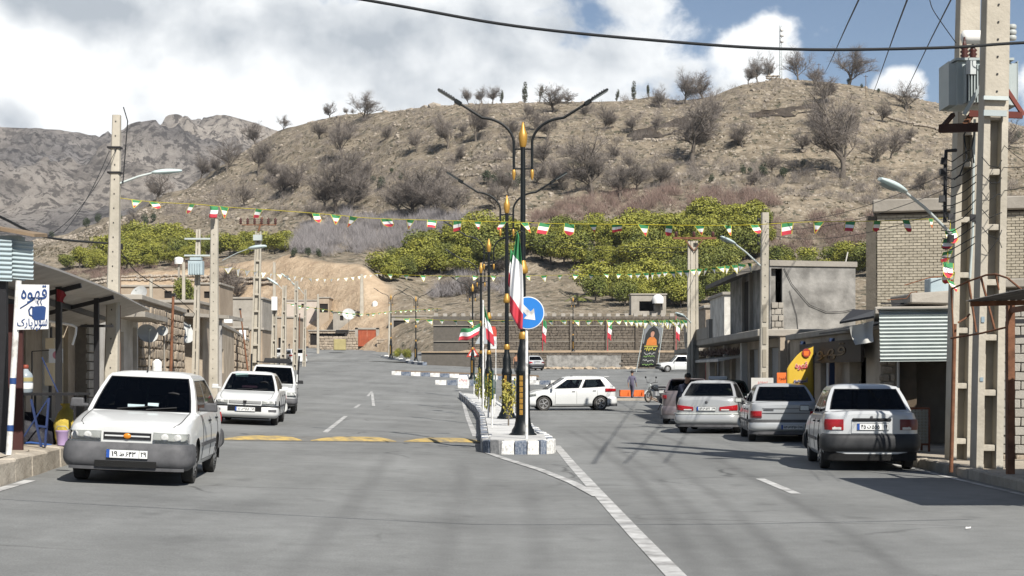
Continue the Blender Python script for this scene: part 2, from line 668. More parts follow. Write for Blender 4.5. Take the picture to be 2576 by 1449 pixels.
# --- bare earth under the town
m_earth=mat('bare_earth',(.25,.20,.15),.95,.3,.6,.5,12,col2=(.36,.30,.235))
xs=[-110,-80,-60,-48,-40,-34,-28,-24,-20,-17,-14,-12,-10,-8,-6,-4,-2,0,2,4,6,8,10,12,16,22,30,45,70,110]
ys=[-60,-30,-10,0,10,20,30,40,50,58,64,70,76,82,90,98,106,116,126,136,146,156,166,176,186,196]
b=MB()
for y in ys:
 for x in xs:
  lift=0.0
  if x<kerbx(y)-8:
   lift=0.9*smooth(60,140,y)*smooth(0,20,kerbx(y)-8-x)
  b.v.append((x,y,G(x,y)-0.10+lift))
n=len(xs)
for i in range(len(ys)-1):
 for j in range(n-1):
  x=xs[j]
  if ys[i]>146 and x>-14:
   continue
  a=i*n+j
  b.f.append([a,a+1,a+n+1,a+n])
  b.m.append(0)
  b.s.append(True)
b.build('earth_ground',m_earth,kind='structure')
# --- asphalt
def asphalt_material():
 m=bpy.data.materials.new('worn_asphalt')
 m.use_nodes=True
 nt=m.node_tree
 N,L=nt.nodes,nt.links
 b=N['Principled BSDF']
 b.inputs['Roughness'].default_value=0.82
 b.inputs['Specular IOR Level'].default_value=0.25
 tc=N.new('ShaderNodeTexCoord')
 def ns(scale,det=6,rough=0.6,sc=(1,1,1),off=(0,0,0)):
  mp=N.new('ShaderNodeMapping')
  mp.inputs['Scale'].default_value=sc
  mp.inputs['Location'].default_value=off
  L.new(tc.outputs['Object'],mp.inputs[0])
  n=N.new('ShaderNodeTexNoise')
  n.inputs['Scale'].default_value=scale
  n.inputs['Detail'].default_value=det
  n.inputs['Roughness'].default_value=rough
  L.new(mp.outputs[0],n.inputs['Vector'])
  return n.outputs['Fac']
 def mr(f,a,b_,c,d):
  x=N.new('ShaderNodeMapRange')
  for i,v in((1,a),(2,b_),(3,c),(4,d)):
   x.inputs[i].default_value=v
  L.new(f,x.inputs[0])
  return x.outputs[0]
 def mul(a,c):
  x=N.new('ShaderNodeMath')
  x.operation='MULTIPLY'
  L.new(a,x.inputs[0])
  L.new(c,x.inputs[1])
  return x.outputs[0]
 v=mr(ns(0.25,7,.62),.3,.7,.78,1.18)
 v=mul(v,mr(ns(0.7,5,.6,(1.0,.10,1),(4,2,0)),.3,.7,.84,1.12))
 v=mul(v,mr(ns(3.0,6,.7,(1,1,1),(1,7,0)),.3,.7,.88,1.10))
 v=mul(v,mr(ns(60,3,.6),.3,.7,.80,1.20))
 vo=N.new('ShaderNodeTexVoronoi')
 vo.feature='DISTANCE_TO_EDGE'
 vo.inputs['Scale'].default_value=.42
 wob=N.new('ShaderNodeMix')
 wob.data_type='RGBA'
 wob.inputs['Factor'].default_value=.35
 nw=N.new('ShaderNodeTexNoise')
 nw.inputs['Scale'].default_value=1.1
 nw.inputs['Detail'].default_value=5
 L.new(tc.outputs['Object'],nw.inputs['Vector'])
 L.new(tc.outputs['Object'],wob.inputs['A'])
 L.new(nw.outputs['Color'],wob.inputs['B'])
 L.new(wob.outputs['Result'],vo.inputs['Vector'])
 ck=mr(vo.outputs['Distance'],.0,.012,.42,1.0)
 msk=mr(ns(.16,3,.5,(1,1,1),(3,9,0)),.5,.6,0,1)
 cm=N.new('ShaderNodeMix')
 cm.inputs['A'].default_value=1.0
 L.new(msk,cm.inputs['Factor'])
 L.new(ck,cm.inputs['B'])
 v=mul(v,cm.outputs['Result'])
 v=mul(v,mr(ns(1.3,2,.5,(1,.6,1),(8,1,0)),.66,.74,1.0,.80))
 sx=N.new('ShaderNodeSeparateXYZ')
 L.new(tc.outputs['Object'],sx.inputs[0])
 col=N.new('ShaderNodeMix')
 col.data_type='RGBA'
 col.blend_type='MULTIPLY'
 col.inputs['Factor'].default_value=1
 col.inputs['A'].default_value=(.182,.186,.182,1)
 L.new(v,col.inputs['B'])
 at=N.new('ShaderNodeAttribute')
 at.attribute_name='track'
 dk=N.new('ShaderNodeMix')
 dk.data_type='RGBA'
 L.new(at.outputs['Fac'],dk.inputs['Factor'])
 L.new(col.outputs['Result'],dk.inputs['A'])
 dk.inputs['B'].default_value=(.07,.07,.07,1)
 L.new(dk.outputs['Result'],b.inputs['Base Color'])
 bp=N.new('ShaderNodeBump')
 bp.inputs['Strength'].default_value=0.35
 bp.inputs['Distance'].default_value=0.01
 L.new(ns(45,4,.6),bp.inputs['Height'])
 L.new(bp.outputs[0],b.inputs['Normal'])
 return m
m_asphalt=asphalt_material()
def track_at(x,y):
 """rubber laid down by tyres: curved bands in plan"""
 w=0.0
 for(pts,wd,st)in TRACKS:
  cx=interp(y,pts)
  if pts[0][0]<=y<=pts[-1][0]:
   e=min(smooth(pts[0][0],pts[0][0]+2,y),1-smooth(pts[-1][0]-5,pts[-1][0],y))
   w=max(w,st*e*(1-smooth(wd*.4,wd,abs(x-cx)))*(0.75+0.5*nz(x*1.0,y*.3,3)))
 return w
def trk(pts):
 """image points -> plan (y, x) on flat ground"""
 out=[]
 for u,v in pts:
  d=4000*HC/(v-943)
  out.append((d,(u-1288)*d/4000))
 return sorted(out)
TRACKS=[(trk([(985,1145),(920,1240),(830,1350),(700,1500)]),.17,.36),(trk([(1165,1150),(1160,1230),(1135,1340),(1080,1500)]),.15,.32),(trk([(1330,1200),(1345,1300),(1365,1500)]),.16,.30),(trk([(1520,1080),(1640,1130),(1790,1240),(1920,1350),(2060,1500)]),.12,.46),(trk([(1450,1075),(1560,1130),(1700,1240),(1800,1350),(1930,1500)]),.12,.40),(trk([(1600,1075),(1760,1130),(1960,1240),(2150,1350),(2350,1500)]),.12,.46),(trk([(1420,1075),(1500,1120),(1600,1200),(1680,1300),(1790,1500)]),.12,.42),]
def road_right(y):
 return interp(y,[(-60,7.08),(30,7.08),(38,7.53),(58,7.62),(64,9.5),(70,16),(78,30),(160,34)])
b=MB()
ysr=[-40+4*i for i in range(10)]+[0+.5*i for i in range(0,130)]+[65+1.5*i for i in range(69)]
NXR=110
trackv=[]
for y in ysr:
 xa,xb=kerbx(y),road_right(y)
 for i in range(NXR+1):
  x=xa+(xb-xa)*i/NXR
  b.v.append((x,y,G(x,y)))
  trackv.append(track_at(x,y))
for i in range(len(ysr)-1):
 for j in range(NXR):
  a=i*(NXR+1)+j
  b.f.append([a,a+1,a+NXR+2,a+NXR+1])
  b.m.append(0)
  b.s.append(True)
me=b.mesh('road',m_asphalt)
at=me.attributes.new('track','FLOAT','POINT')
at.data.foreach_set('value',trackv)
link('road',me,kind='structure',label='grey asphalt street that splits round a planted island')
b=MB()
ysf=[167+2*i for i in range(22)]
for y in ysf:
 xa=kerbx(y)
 xb=(interp(y,[(165,1180),(175,1130),(185,1010),(192,985),(205,930),(215,900)])-1288)*y/4000
 for i in range(13):
  x=xa+(xb-xa)*i/12
  b.v.append((x,y,land(x,y)+0.03))
for i in range(len(ysf)-1):
 for j in range(12):
  a=i*13+j
  if any(b.v[q][1]>174.5*kdist(1288+4000*b.v[q][0]/b.v[q][1])for q in(a,a+1,a+13,a+14)):
   continue
  b.f.append([a,a+1,a+14,a+13])
  b.m.append(0)
  b.s.append(True)
b.build('uphill_road',m_asphalt,kind='structure')
# --- painted lines
m_paint=mat('worn_white_paint',(.22,.218,.212),.8,.1,3,col2=(.47,.47,.46),contrast=(.36,.62))
m_yellow=mat('worn_yellow_paint',(.19,.165,.12),.85,.1,4,col2=(.44,.315,.105),contrast=(.36,.56))
def strip(name,pts,w,m,off=0.006,seg=1.0,**k):
 """a painted line along plan points"""
 P=[Vector((x,y,0))for x,y in pts]
 out=[]
 for a,c in zip(P,P[1:]):
  n_=max(1,int((c-a).length/seg))
  out+=[a.lerp(c,i/n_)for i in range(n_)]
 out.append(P[-1])
 bb=MB()
 for i,p in enumerate(out):
  t=(out[min(i+1,len(out)-1)]-out[max(i-1,0)]).normalized()
  nn=Vector((-t.y,t.x,0))*(w/2)
  for q in(p-nn,p+nn):
   bb.v.append((q.x,q.y,G(q.x,q.y)+off))
 for i in range(len(out)-1):
  bb.f.append([2*i,2*i+1,2*i+3,2*i+2])
  bb.m.append(0)
  bb.s.append(True)
 return bb.build(name,m,**k)
def plan(u,v,z=0.0):
 """plan point under u,v for ground of height about z"""
 d=4000*(HC-z)/(v-943)
 for _ in range(12):
  x=(u-1288)*d/4000
  d=0.5*d+0.5*4000*(HC-G(x,d))/(v-943)
 return((u-1288)*d/4000,d)
strip('road_line',[plan(1400,1122),plan(1440,1170),plan(1508,1245),plan(1600,1345),plan(1700,1449),plan(1800,1550)],.17,m_paint,kind='structure')
strip('road_line',[plan(1215,1135),plan(1280,1158),plan(1360,1183),plan(1440,1215),plan(1505,1250)],.15,m_paint,off=.010,kind='structure')
strip('road_line',[plan(1157,985),plan(1168,1020),plan(1180,1060),plan(1196,1098)],.15,m_paint,kind='structure')
for a,c in(((870,1047),(818,1088)),((905,1018),(893,1026)),((935,985),(925,997)),((940,975),(936,980))):
 strip('lane_dash',[plan(*a),plan(*c)],.13,m_paint,kind='structure')
strip('lane_dash',[plan(1912,1205),plan(2003,1243)],.14,m_paint,kind='structure')
strip('road_line',[(-6.0,18.0),(-6.08,19.3),(-6.15,20.3)],.14,m_paint,kind='structure')
strip('road_line',[(-5.0,10.0),(-5.6,15),(-6.0,17.9)],.14,m_paint,off=.008,kind='structure')
for a,c in(((2180,1222),(2262,1226)),((2345,1225),(2450,1229))):
 pass
strip('edge_line',[(6.85,8),(6.85,31)],.10,m_paint,kind='structure')
# --- speed hump with worn yellow chevrons
xa,ya=plan(572,1105)
xb,yb=plan(1222,1112)
b=MB()
for i in range(31):
 t=i/30
 x=xa+(xb-xa)*t
 yc=ya+(yb-ya)*t
 for k in range(9):
  q=(k/8-.5)*2
  b.v.append((x,yc+q*.85,G(x,yc+q*.85)+.004+.075*(1-q*q)))
for i in range(30):
 for k in range(8):
  a=i*9+k
  b.f.append([a,a+9,a+10,a+1])
  b.m.append(0)
  b.s.append(True)
hump=b.build('speed_hump',mat('hump_asphalt',(.15,.148,.14),.85,.15,5,.3,40),kind='structure')
for(ua,ub)in((572,755),(775,985),(1005,1215)):
 b=MB()
 n=16
 for i in range(n+1):
  t=i/n
  u=ua+(ub-ua)*t
  tt=(u-572)/650
  x=xa+(xb-xa)*tt
  yc=ya+(yb-ya)*tt
  top=1-abs(2*t-1)
  for q in(-.92,-.92+(1.55)*top+.05):
   b.v.append((x,yc+q*.85,G(x,yc+q*.85)+.010+.075*(1-q*q)))
 rows=[]
 bb=MB()
 for i in range(n+1):
  p,q=Vector(b.v[2*i]),Vector(b.v[2*i+1])
  for k in range(7):
   y=p.y+(q.y-p.y)*k/6
   tt=(p.x-xa)/(xb-xa)
   yc=ya+(yb-ya)*tt
   qq=(y-yc)/.85
   bb.v.append((p.x,y,G(p.x,y)+.011+.075*max(0,1-qq*qq)))
 for i in range(n):
  for k in range(6):
   a=i*7+k
   bb.f.append([a,a+7,a+8,a+1])
   bb.m.append(0)
   bb.s.append(True)
 bb.build('hump_chevron',m_yellow,kind='structure')
strip('far_hump_paint',[plan(860,919),plan(990,919)],.8,m_yellow,off=.02,kind='structure')
# --- kerbs and pavements
m_kerb=mat('rough_kerb_stone',(.27,.235,.19),.9,.2,3,.5,20,col2=(.40,.36,.30))
m_pave=mat('dusty_pavement',(.30,.26,.21),.95,.2,1.5,.4,25,col2=(.42,.37,.30))
def pavement(name,edge,width_pts,h,mm):
 """a raised walk between an edge line and a line further out"""
 bb=MB()
 for(x,y),(x2,_y2)in zip(edge,width_pts):
  for k in range(7):
   q=x+(x2-x)*k/6
   bb.v.append((q,y,G(x,y)+h+.03*nz(q,y,2,.8)))
 n_=len(edge)
 for i in range(n_-1):
  for k in range(6):
   a=i*7+k
   bb.f.append([a,a+7,a+8,a+1])
   bb.m.append(0)
   bb.s.append(True)
 o=bb.build(name,mm,kind='structure')
 fix_normals(o.data)
 return o
yl=[-20+2*i for i in range(95)]
left_walk=pavement('left_pavement',[(kerbx(y)-.24,y)for y in yl],[(kerbx(y)-3.4,y)for y in yl],.28,m_pave)
yr=[-20+2*i for i in range(41)]
right_walk=pavement('right_pavement',[(kerbr(y)+.16,y)for y in yr],[(12.0,y)for y in yr],.15,m_pave)
r1=random.Random(3)
def kerb_row(parent,pos_fn,y0,y1,ln,w,h,side,name='kerb_stone',limit=300,mm=None,jit=.02):
 y=y0
 ms=[]
 for k in range(5):
  bb=MB()
  bb.box((0,0,h/2-.06),(w,ln*.975,h+.12),r=r1,jitter=jit)
  mesh_=bb.mesh(name,mm or m_kerb)
  ms.append(bevel_mesh(mesh_,.02,1))
 i=0
 while y<y1 and i<limit:
  p,q=pos_fn(y),pos_fn(y+ln)
  a=math.atan2(-(q[0]-p[0]),ln)
  mx_,my_=(p[0]+q[0])/2+side*w/2,y+ln/2
  link(name,ms[r1.randrange(5)],parent,loc=(mx_,my_,G(p[0],y)),rot=(r1.uniform(-.015,.015),r1.uniform(-.02,.02),a+r1.uniform(-.01,.01)))
  y+=ln
  i+=1
kerb_row(left_walk,lambda y:(kerbx(y),y),8,100,1.0,.24,.30,-1)
kerb_row(right_walk,lambda y:(kerbr(y),y),6,60,.6,.16,.16,1)
# --- mountain far behind, pale rock
def mountain_material():
 m=bpy.data.materials.new('pale_rock_mountain')
 m.use_nodes=True
 nt=m.node_tree
 N,L=nt.nodes,nt.links
 bsd=N['Principled BSDF']
 bsd.inputs['Roughness'].default_value=0.95
 bsd.inputs['Specular IOR Level'].default_value=0.05
 tc=N.new('ShaderNodeTexCoord')
 def ns(scale,det,rough,off=(0,0,0)):
  mp=N.new('ShaderNodeMapping')
  mp.inputs['Location'].default_value=off
  L.new(tc.outputs['Object'],mp.inputs[0])
  n=N.new('ShaderNodeTexNoise')
  n.inputs['Scale'].default_value=scale
  n.inputs['Detail'].default_value=det
  n.inputs['Roughness'].default_value=rough
  L.new(mp.outputs[0],n.inputs['Vector'])
  return n.outputs['Fac']
 r=N.new('ShaderNodeValToRGB')
 els=r.color_ramp.elements
 els[0].position,els[0].color=.38,(.20,.185,.172,1)
 els[1].position,els[1].color=.60,(.50,.465,.43,1)
 e=els.new(.5)
 e.color=(.40,.368,.338,1)
 L.new(ns(.030,10,.78),r.inputs[0])
 s=N.new('ShaderNodeValToRGB')
 s.color_ramp.elements[0].position=.50
 s.color_ramp.elements[1].position=.57
 L.new(ns(.20,6,.66,(3,3,1)),s.inputs[0])
 mx=N.new('ShaderNodeMix')
 mx.data_type='RGBA'
 L.new(s.outputs[0],mx.inputs['Factor'])
 L.new(r.outputs[0],mx.inputs['A'])
 mx.inputs['B'].default_value=(.17,.158,.15,1)
 big=N.new('ShaderNodeValToRGB')
 big.color_ramp.elements[0].position,big.color_ramp.elements[0].color=.38,(.62,.63,.66,1)
 big.color_ramp.elements[1].position,big.color_ramp.elements[1].color=.62,(1.0,.975,.94,1)
 L.new(ns(.0075,4,.55,(2,7,3)),big.inputs[0])
 tn=N.new('ShaderNodeMix')
 tn.data_type='RGBA'
 tn.blend_type='MULTIPLY'
 tn.inputs['Factor'].default_value=1
 L.new(mx.outputs['Result'],tn.inputs['A'])
 L.new(big.outputs[0],tn.inputs['B'])
 L.new(tn.outputs['Result'],bsd.inputs['Base Color'])
 bp=N.new('ShaderNodeBump')
 bp.inputs['Strength'].default_value=1.0
 bp.inputs['Distance'].default_value=9
 L.new(ns(.05,10,.8),bp.inputs['Height'])
 L.new(bp.outputs[0],bsd.inputs['Normal'])
 return m
MTOP=[(-1800,420),(-900,360),(-300,352),(0,343),(60,346),(110,350),(150,352),(230,362),(290,350),(340,346),(390,334),(430,322),(470,316),(520,318),(570,322),(620,338),(680,360),(760,390),(900,440),(1300,560),(1900,640)]
m_mtn=mountain_material()
def mountain(name,top,d0,d1,vbase,rough,us,seed,mm):
 bb=MB()
 nr=100
 for i in range(nr+1):
  t=i/nr
  for u in us:
   d=d0+(d1-d0)*t
   vt=interp(u,top)
   ztop=HC+(943-vt)*d1/4000
   zb=HC+(943-vbase)*d0/4000
   x=(u-1288)*d/4000
   z=zb+(ztop-zb)*(t**0.9)
   rg=noise.ridged_multi_fractal(Vector((x*.0045,d*.0045,seed)),.9,2.1,7,1.0,2.0)
   a=math.sin(PI*min(1,t*1.0))**.7*rough+rough*.10
   z+=min(rg-1.15,.9*(1-t)**.7)*a
   bb.v.append((x,d,z))
 for u in us:
  d=d1+300
  bb.v.append(((u-1288)*d/4000,d,0))
 n_=len(us)
 for i in range(nr+1):
  for j in range(n_-1):
   a=i*n_+j
   bb.f.append([a,a+1,a+n_+1,a+n_])
   bb.m.append(0)
   bb.s.append(True)
 return bb.build(name,mm,kind='structure')
mountain('mountain',MTOP,620,1500,690,52,[-1800+8*i for i in range(405)],2.3,m_mtn)
MFAR=[(-1500,380),(0,352),(60,344),(150,339),(215,352),(290,360),(420,366),(900,420)]
mountain('far_ridge',MFAR,1900,2550,560,60,[-1500+24*i for i in range(110)],8.1,m_mtn)
# ========================== vegetation and stones on the hill
m_bark=mat('grey_bark',(.085,.072,.060),.9,.2,3,col2=(.14,.12,.10))
m_twig=mat('grey_twigs',(.15,.13,.114),.9,.18,2,col2=(.22,.194,.175))
m_lavtwig=mat('pale_grey_twigs',(.22,.205,.205),.9,.12,2,col2=(.30,.28,.28))
m_redtwig=mat('reddish_twigs',(.16,.112,.094),.9,.2,2,col2=(.235,.17,.142))
def leaf_mat(name,c1,c2):
 m=mat(name,c1,.55,.10,.9,col2=c2,spec=.25,detail=4)
 m.node_tree.nodes['Principled BSDF'].inputs['Transmission Weight'].default_value=0
 return m
m_citrus=leaf_mat('citrus_leaves',(.11,.130,.024),(.35,.335,.060))
m_citrus_b=leaf_mat('darker_citrus_leaves',(.07,.095,.025),(.22,.225,.05))
m_olive=leaf_mat('dark_olive_leaves',(.028,.042,.022),(.065,.080,.045))
m_cyp=leaf_mat('ragged_grey_green_leaves',(.05,.058,.035),(.105,.11,.075))
def twig(b,a,d,ln,w,r,mi=1):
 """one bent spike of a twig: a long thin triangle"""
 s=d.cross(Vector((r.uniform(-1,1),r.uniform(-1,1),r.uniform(-1,1))))
 s=s.normalized()*w if s.length>1e-5 else Vector((w,0,0))
 b.add([a-s,a+s,a+d*ln],[(0,1,2)],mi)
def limb(b,p,d,ln,r0,level,r,spread,fine):
 n=4 if level<2 else 3
 pts,rs=[p],[r0]
 q,dd=p.copy(),d.copy()
 for i in range(n):
  dd=(dd+Vector((r.gauss(0,.16),r.gauss(0,.16),r.gauss(0.03,.12)))).normalized()
  q=q+dd*ln/n
  pts.append(q.copy())
  rs.append(r0*(1-.55*(i+1)/n))
 b.tube(pts,rs,5 if level==0 else(4 if level==1 else 3),0,caps=False)
 if level>=3:
  for i in range(fine):
   t=r.random()**.7
   k=min(int(t*n),n-1)
   a=pts[k].lerp(pts[k+1],t*n-k)
   td=(dd+Vector((r.gauss(0,.75),r.gauss(0,.75),r.gauss(.15,.6)))).normalized()
   ll=r.uniform(.5,1.15)*ln*.95
   twig(b,a,td,ll,.011,r)
   for _ in range(4):
    twig(b,a+td*ll*r.uniform(.2,.6),(td+Vector((r.gauss(0,.5),r.gauss(0,.5),r.gauss(.1,.4)))).normalized(),ll*.7,.010,r)
  return
 kids=(r.randint(5,6),r.randint(4,5),r.randint(3,5))[level]
 for i in range(kids):
  t=r.uniform(.3,1.0)if level else r.uniform(.55,1.0)
  k=min(int(t*n),n-1)
  a=pts[k].lerp(pts[k+1],t*n-k)
  az=2*PI*(i+r.random()*.8)/kids
  side=Vector((math.cos(az),math.sin(az),0))
  if i==0:
   limb(b,pts[-1],(dd+Vector((r.gauss(0,.2),r.gauss(0,.2),.25))).normalized(),ln*r.uniform(.85,1.05),r0*.6,level+1,r,spread,fine)
   continue
  nd_=(dd*(1-spread)+side*spread+Vector((0,0,r.uniform(-.12,.40)))).normalized()
  limb(b,a,nd_,ln*r.uniform(.60,.95),r0*r.uniform(.42,.56),level+1,r,min(.75,spread+.05),fine)
def bare_tree(seed,height,spread=.6,fine=12,lean=0.0,trunk=.25):
 r=random.Random(seed)
 b=MB()
 limb(b,Vector((0,0,-.3)),Vector((lean,0,1)).normalized(),height*trunk,height*.030,0,r,spread,fine)
 zs=max(v[2]for v in b.v)
 k=height/zs
 t,w=MB(),MB()
 t.v=w.v=[(x*k,y*k,z*k if z>0 else z)for x,y,z in b.v]
 for f,mi in zip(b.f,b.m):
  q=t if mi==0 else w
  q.f.append(f)
  q.m.append(0)
  q.s.append(mi==0)
 out=[]
 for q,nm,mm in((t,'trunk',m_bark),(w,'crown',m_twig)):
  used=sorted({i for f in q.f for i in f})
  mp={i:k_ for k_,i in enumerate(used)}
  q2=MB()
  q2.v=[q.v[i]for i in used]
  q2.f=[[mp[i]for i in f]for f in q.f]
  q2.m=q.m
  q2.s=q.s
  out.append(q2.mesh(nm,mm))
 return out
BARE=[bare_tree(11+i,8.0,sp,fn,ln,tr)for i,(sp,fn,ln,tr)in enumerate([(.5,15,.05,.24),(.56,14,.2,.21),(.46,16,-.1,.26),(.56,14,0,.20),(.5,16,-.15,.23)])]
def place_tree(name,parts,p,s,rz,label,cat,group,sx=1.0):
 t=thing(name,label,cat,p,rz,group)
 t.scale=(s*sx,s*sx,s)
 for nm,me_ in parts:
  link(nm,me_,t)
 return t
BT=[(830,287,40,1.1),(712,328,38,1.1),(643,362,58,1.1),(872,282,18,1.3),(889,281,15,1.3),(570,432,76,1.0),(505,447,62,1.1),(545,440,50,.8),(652,437,78,1.1),(1125,376,76,1.0),(1047,386,56,.9),(1198,356,88,.9),(1165,345,40,1),(1345,332,58,1.1),(1393,282,64,1.25),(1240,254,46,1.1),(1180,262,44,.9),(1213,258,48,1),(1520,332,66,1.2),(1470,300,46,1.1),(1722,262,82,1.1),(1768,250,64,1.0),(1905,206,66,1),(1883,206,46,1),(1935,198,62,.9),(2008,202,74,1.0),(2135,208,84,1.5),(2278,278,66,1.3),(1745,415,156,1.1),(2117,447,196,1.0),(1490,492,150,1.25),(1792,305,66,.9),(1592,332,52,1.2),(1655,330,40,1.2),(862,400,92,.8),(846,535,128,1.0),(737,488,72,1.3),(905,470,62,1.2),(1080,540,112,1.4),(1150,548,72,1.2),(1002,540,62,1.2),(1372,420,72,1.2),(1300,400,60,1.0),(1350,465,60,1.2),(1440,400,52,1.2),(395,505,66,1.2),(470,440,40,1),(612,520,60,1.2),(785,560,60,1.2),(1600,480,66,1.3),(2240,400,70,1.2),(1250,530,66,1.2),(1900,470,46,1.2),(1325,300,46,1.1),(1290,345,50,1.1),(1425,262,36,1.2),(1545,410,56,1.2),(880,350,46,1),(330,570,44,1.1),(2440,330,60,1.2),(2530,380,70,1.2),(1600,640,48,1.4),(1390,640,52,1.5),(560,740,70,1.3),(600,780,60,1.2),(1270,690,50,1.2),(1180,760,70,1.4),(1130,745,50,1.4),(815,532,100,1.2),(885,542,96,1.3),(1040,548,104,1.4),(1112,546,96,1.4),(715,500,74,1.3),(872,470,84,1.2),(1660,470,70,1.3),(1560,500,80,1.3),(1420,480,70,1.3)]
rt=random.Random(21)
for _ in range(46):
 u_=rt.uniform(420,2540)
 v_=interp(u_,RIDGE)+rt.uniform(14,240)
 if v_<505 and min(abs(u_-q[0])+abs(v_-q[1])for q in BT)>46:
  BT.append((u_,v_,rt.uniform(34,66),rt.uniform(1.0,1.4)))
bands={'along the skyline of the hill':[],'on the upper hillside':[],'on the middle hillside':[],'on the lower hillside':[]}
for u,v,h,wd in BT:
 p=on_hill(u,v)
 if p is None:
  continue
 top=v-h
 key=list(bands)[0 if v<interp(u,RIDGE)+14 else 1 if v<350 else 2 if v<470 else 3]
 bands[key].append((u,v,h,wd,p))
for key,rows in bands.items():
 rows.sort()
 for i,(u,v,h,wd,p)in enumerate(rows):
  s=(1.34 if h>60 else 1.2)*h*p.y/4000/8.0
  tr,cr=BARE[rt.randrange(5)]
  place_tree('bare_tree',(('trunk',tr),('crown',cr)),p-Vector((0,0,.15)),s,rt.uniform(0,6.28),f'leafless grey tree {key}, {ordinal(i)} from the left','tree','bare trees on the hill',wd)
# --- leafy crowns
def leaf_crown(seed,n,rx,rz,z0,size,lumps=7,mm=None):
 r=random.Random(seed)
 cs=[(Vector((r.uniform(-.5,.5)*rx,r.uniform(-.5,.5)*rx,z0+rz*r.uniform(.35,1.25))),r.uniform(.45,.75))for _ in range(lumps)]
 cs.append((Vector((0,0,z0+rz*.8)),.9))
 b=MB()
 for _ in range(n):
  c,k=cs[r.randrange(len(cs))]
  d=Vector((r.gauss(0,1),r.gauss(0,1),r.gauss(0,1))).normalized()
  rad=r.uniform(.45,1.0)**.5
  p=c+Vector((d.x*rx*k,d.y*rx*k,d.z*rz*k))*rad
  if p.z<z0*.6:
   p.z=z0*.6+r.random()*.3
  nn=(d*.6+Vector((r.gauss(0,.5),r.gauss(0,.5),r.gauss(.35,.5)))).normalized()
  a=nn.cross(Vector((r.gauss(0,1),r.gauss(0,1),r.gauss(0,1)))).normalized()*size*r.uniform(.6,1.3)
  c2=nn.cross(a).normalized()*size*r.uniform(.35,.7)
  b.add([p-a,p+c2,p+a,p-c2],[(0,1,2,3)])
 return b.mesh('crown',mm or m_citrus)
def short_trunk(h,r0):
 b=MB()
 b.tube([(0,0,-.3),(.03,.02,h*.5),(.0,.05,h)],[r0,r0*.8,r0*.6],6,0)
 for k in range(3):
  a=k*2.1
  b.tube([(0,.05,h*.8),(.5*math.cos(a),.5*math.sin(a),h*1.5)],[r0*.5,r0*.2],4,0)
 return b.mesh('trunk',m_bark)
CIT=[leaf_crown(40+i,3000,1.35,1.05+.12*(i%3),.7,.098,10,m_citrus if i<4 else m_citrus_b)for i in range(6)]
CTR=short_trunk(1.0,.09)
def in_poly(u,v,top,bot):
 return interp(u,top)<=v<=interp(u,bot)
def orchard(name,u0,u1,top,bot,du,dv,hpx,group,tone,seed):
 r=random.Random(seed)
 v=min(q for _,q in top)
 row=0
 while v<max(q for _,q in bot):
  u=u0+(row%2)*du*.5
  got=[]
  while u<u1:
   uu,vv=u+r.uniform(-.3,.3)*du,v+r.uniform(-.4,.4)*dv
   if in_poly(uu,vv,top,bot)and r.random()<.93:
    p=on_hill(uu,vv,184)
    if p is not None:
     got.append((uu,p))
   u+=du
  got.sort(key=lambda q:q[0])
  for i,(uu,p)in enumerate(got):
   s=hpx*p.y/4000/2.6*r.uniform(.65,1.35)
   cr=CIT[r.randrange(4)]if r.random()<tone(uu,v)else CIT[4+r.randrange(2)]
   place_tree('citrus_tree',(('trunk',CTR),('crown',cr)),p,s,r.uniform(0,6.28),f'citrus tree in {name}, {ordinal(row)} row down, {ordinal(i)} from left','tree',group,r.uniform(1.0,1.35))
  if got:
   row+=1
  v+=dv
orchard('the large right orchard',920,1925,[(920,680),(1000,664),(1100,642),(1200,610),(1350,615),(1500,602),(1600,588),(1750,566),(1850,558),(1925,568)],[(920,690),(1000,715),(1150,706),(1260,690),(1300,668),(1500,690),(1700,680),(1800,700),(1925,640)],35,17,60,'citrus trees of the large orchard',lambda u,v:.80 if v<650 else .5,5)
orchard('the low orchard',1490,1840,[(1490,745),(1560,725),(1700,700),(1840,690)],[(1490,765),(1560,775),(1700,785),(1840,778)],36,18,62,'citrus trees above the stone wall',lambda u,v:.55,6)
orchard('the orchard behind the house',1935,2210,[(1935,672),(2000,662),(2100,650),(2210,680)],[(1935,690),(2000,690),(2100,700),(2210,700)],38,20,62,'citrus trees behind the grey house',lambda u,v:.4,8)
orchard('the left orchard',150,560,[(150,680),(250,642),(300,618),(400,606),(480,616),(560,648)],[(150,690),(300,690),(450,668),(560,655)],31,15,48,'citrus trees of the left orchard',lambda u,v:.88,9)
orchard('the small orchard',555,750,[(555,632),(650,622),(750,624)],[(555,652),(650,648),(750,640)],30,14,42,'citrus trees of the small orchard',lambda u,v:.8,10)
OL=[leaf_crown(60+i,700,1.0,.9,.5,.11,5,m_olive)for i in range(2)]
rows=[(217,578,32),(246,562,26),(300,560,24),(365,568,30),(386,560,24),(130,600,20),(740,648,26),(775,648,28),(801,648,24),(1790,462,24),(1868,442,26),(1887,442,22),(1920,447,36),(1970,456,34),(1705,467,16),(1820,442,14),(1735,450,12),(2020,420,22),(960,478,34),(938,462,22),(1008,455,20),(985,440,16),(1225,470,40),(1250,474,44),(1278,470,38),(1300,478,34),(2560,360,30),(2135,212,18),(2168,222,12),(2210,235,14),(1560,760,20)]
for i,(u,v,h)in enumerate(sorted(rows)):
 p=on_hill(u,v)
 if p:
  place_tree('evergreen_shrub',(('trunk',CTR),('crown',OL[i%2])),p-Vector((0,0,.1)),h*p.y/4000/2.0,i*1.3,f'small dark evergreen bush on the hillside, {ordinal(i)} counted from the left','bush','dark evergreen bushes on the hillside',.75)
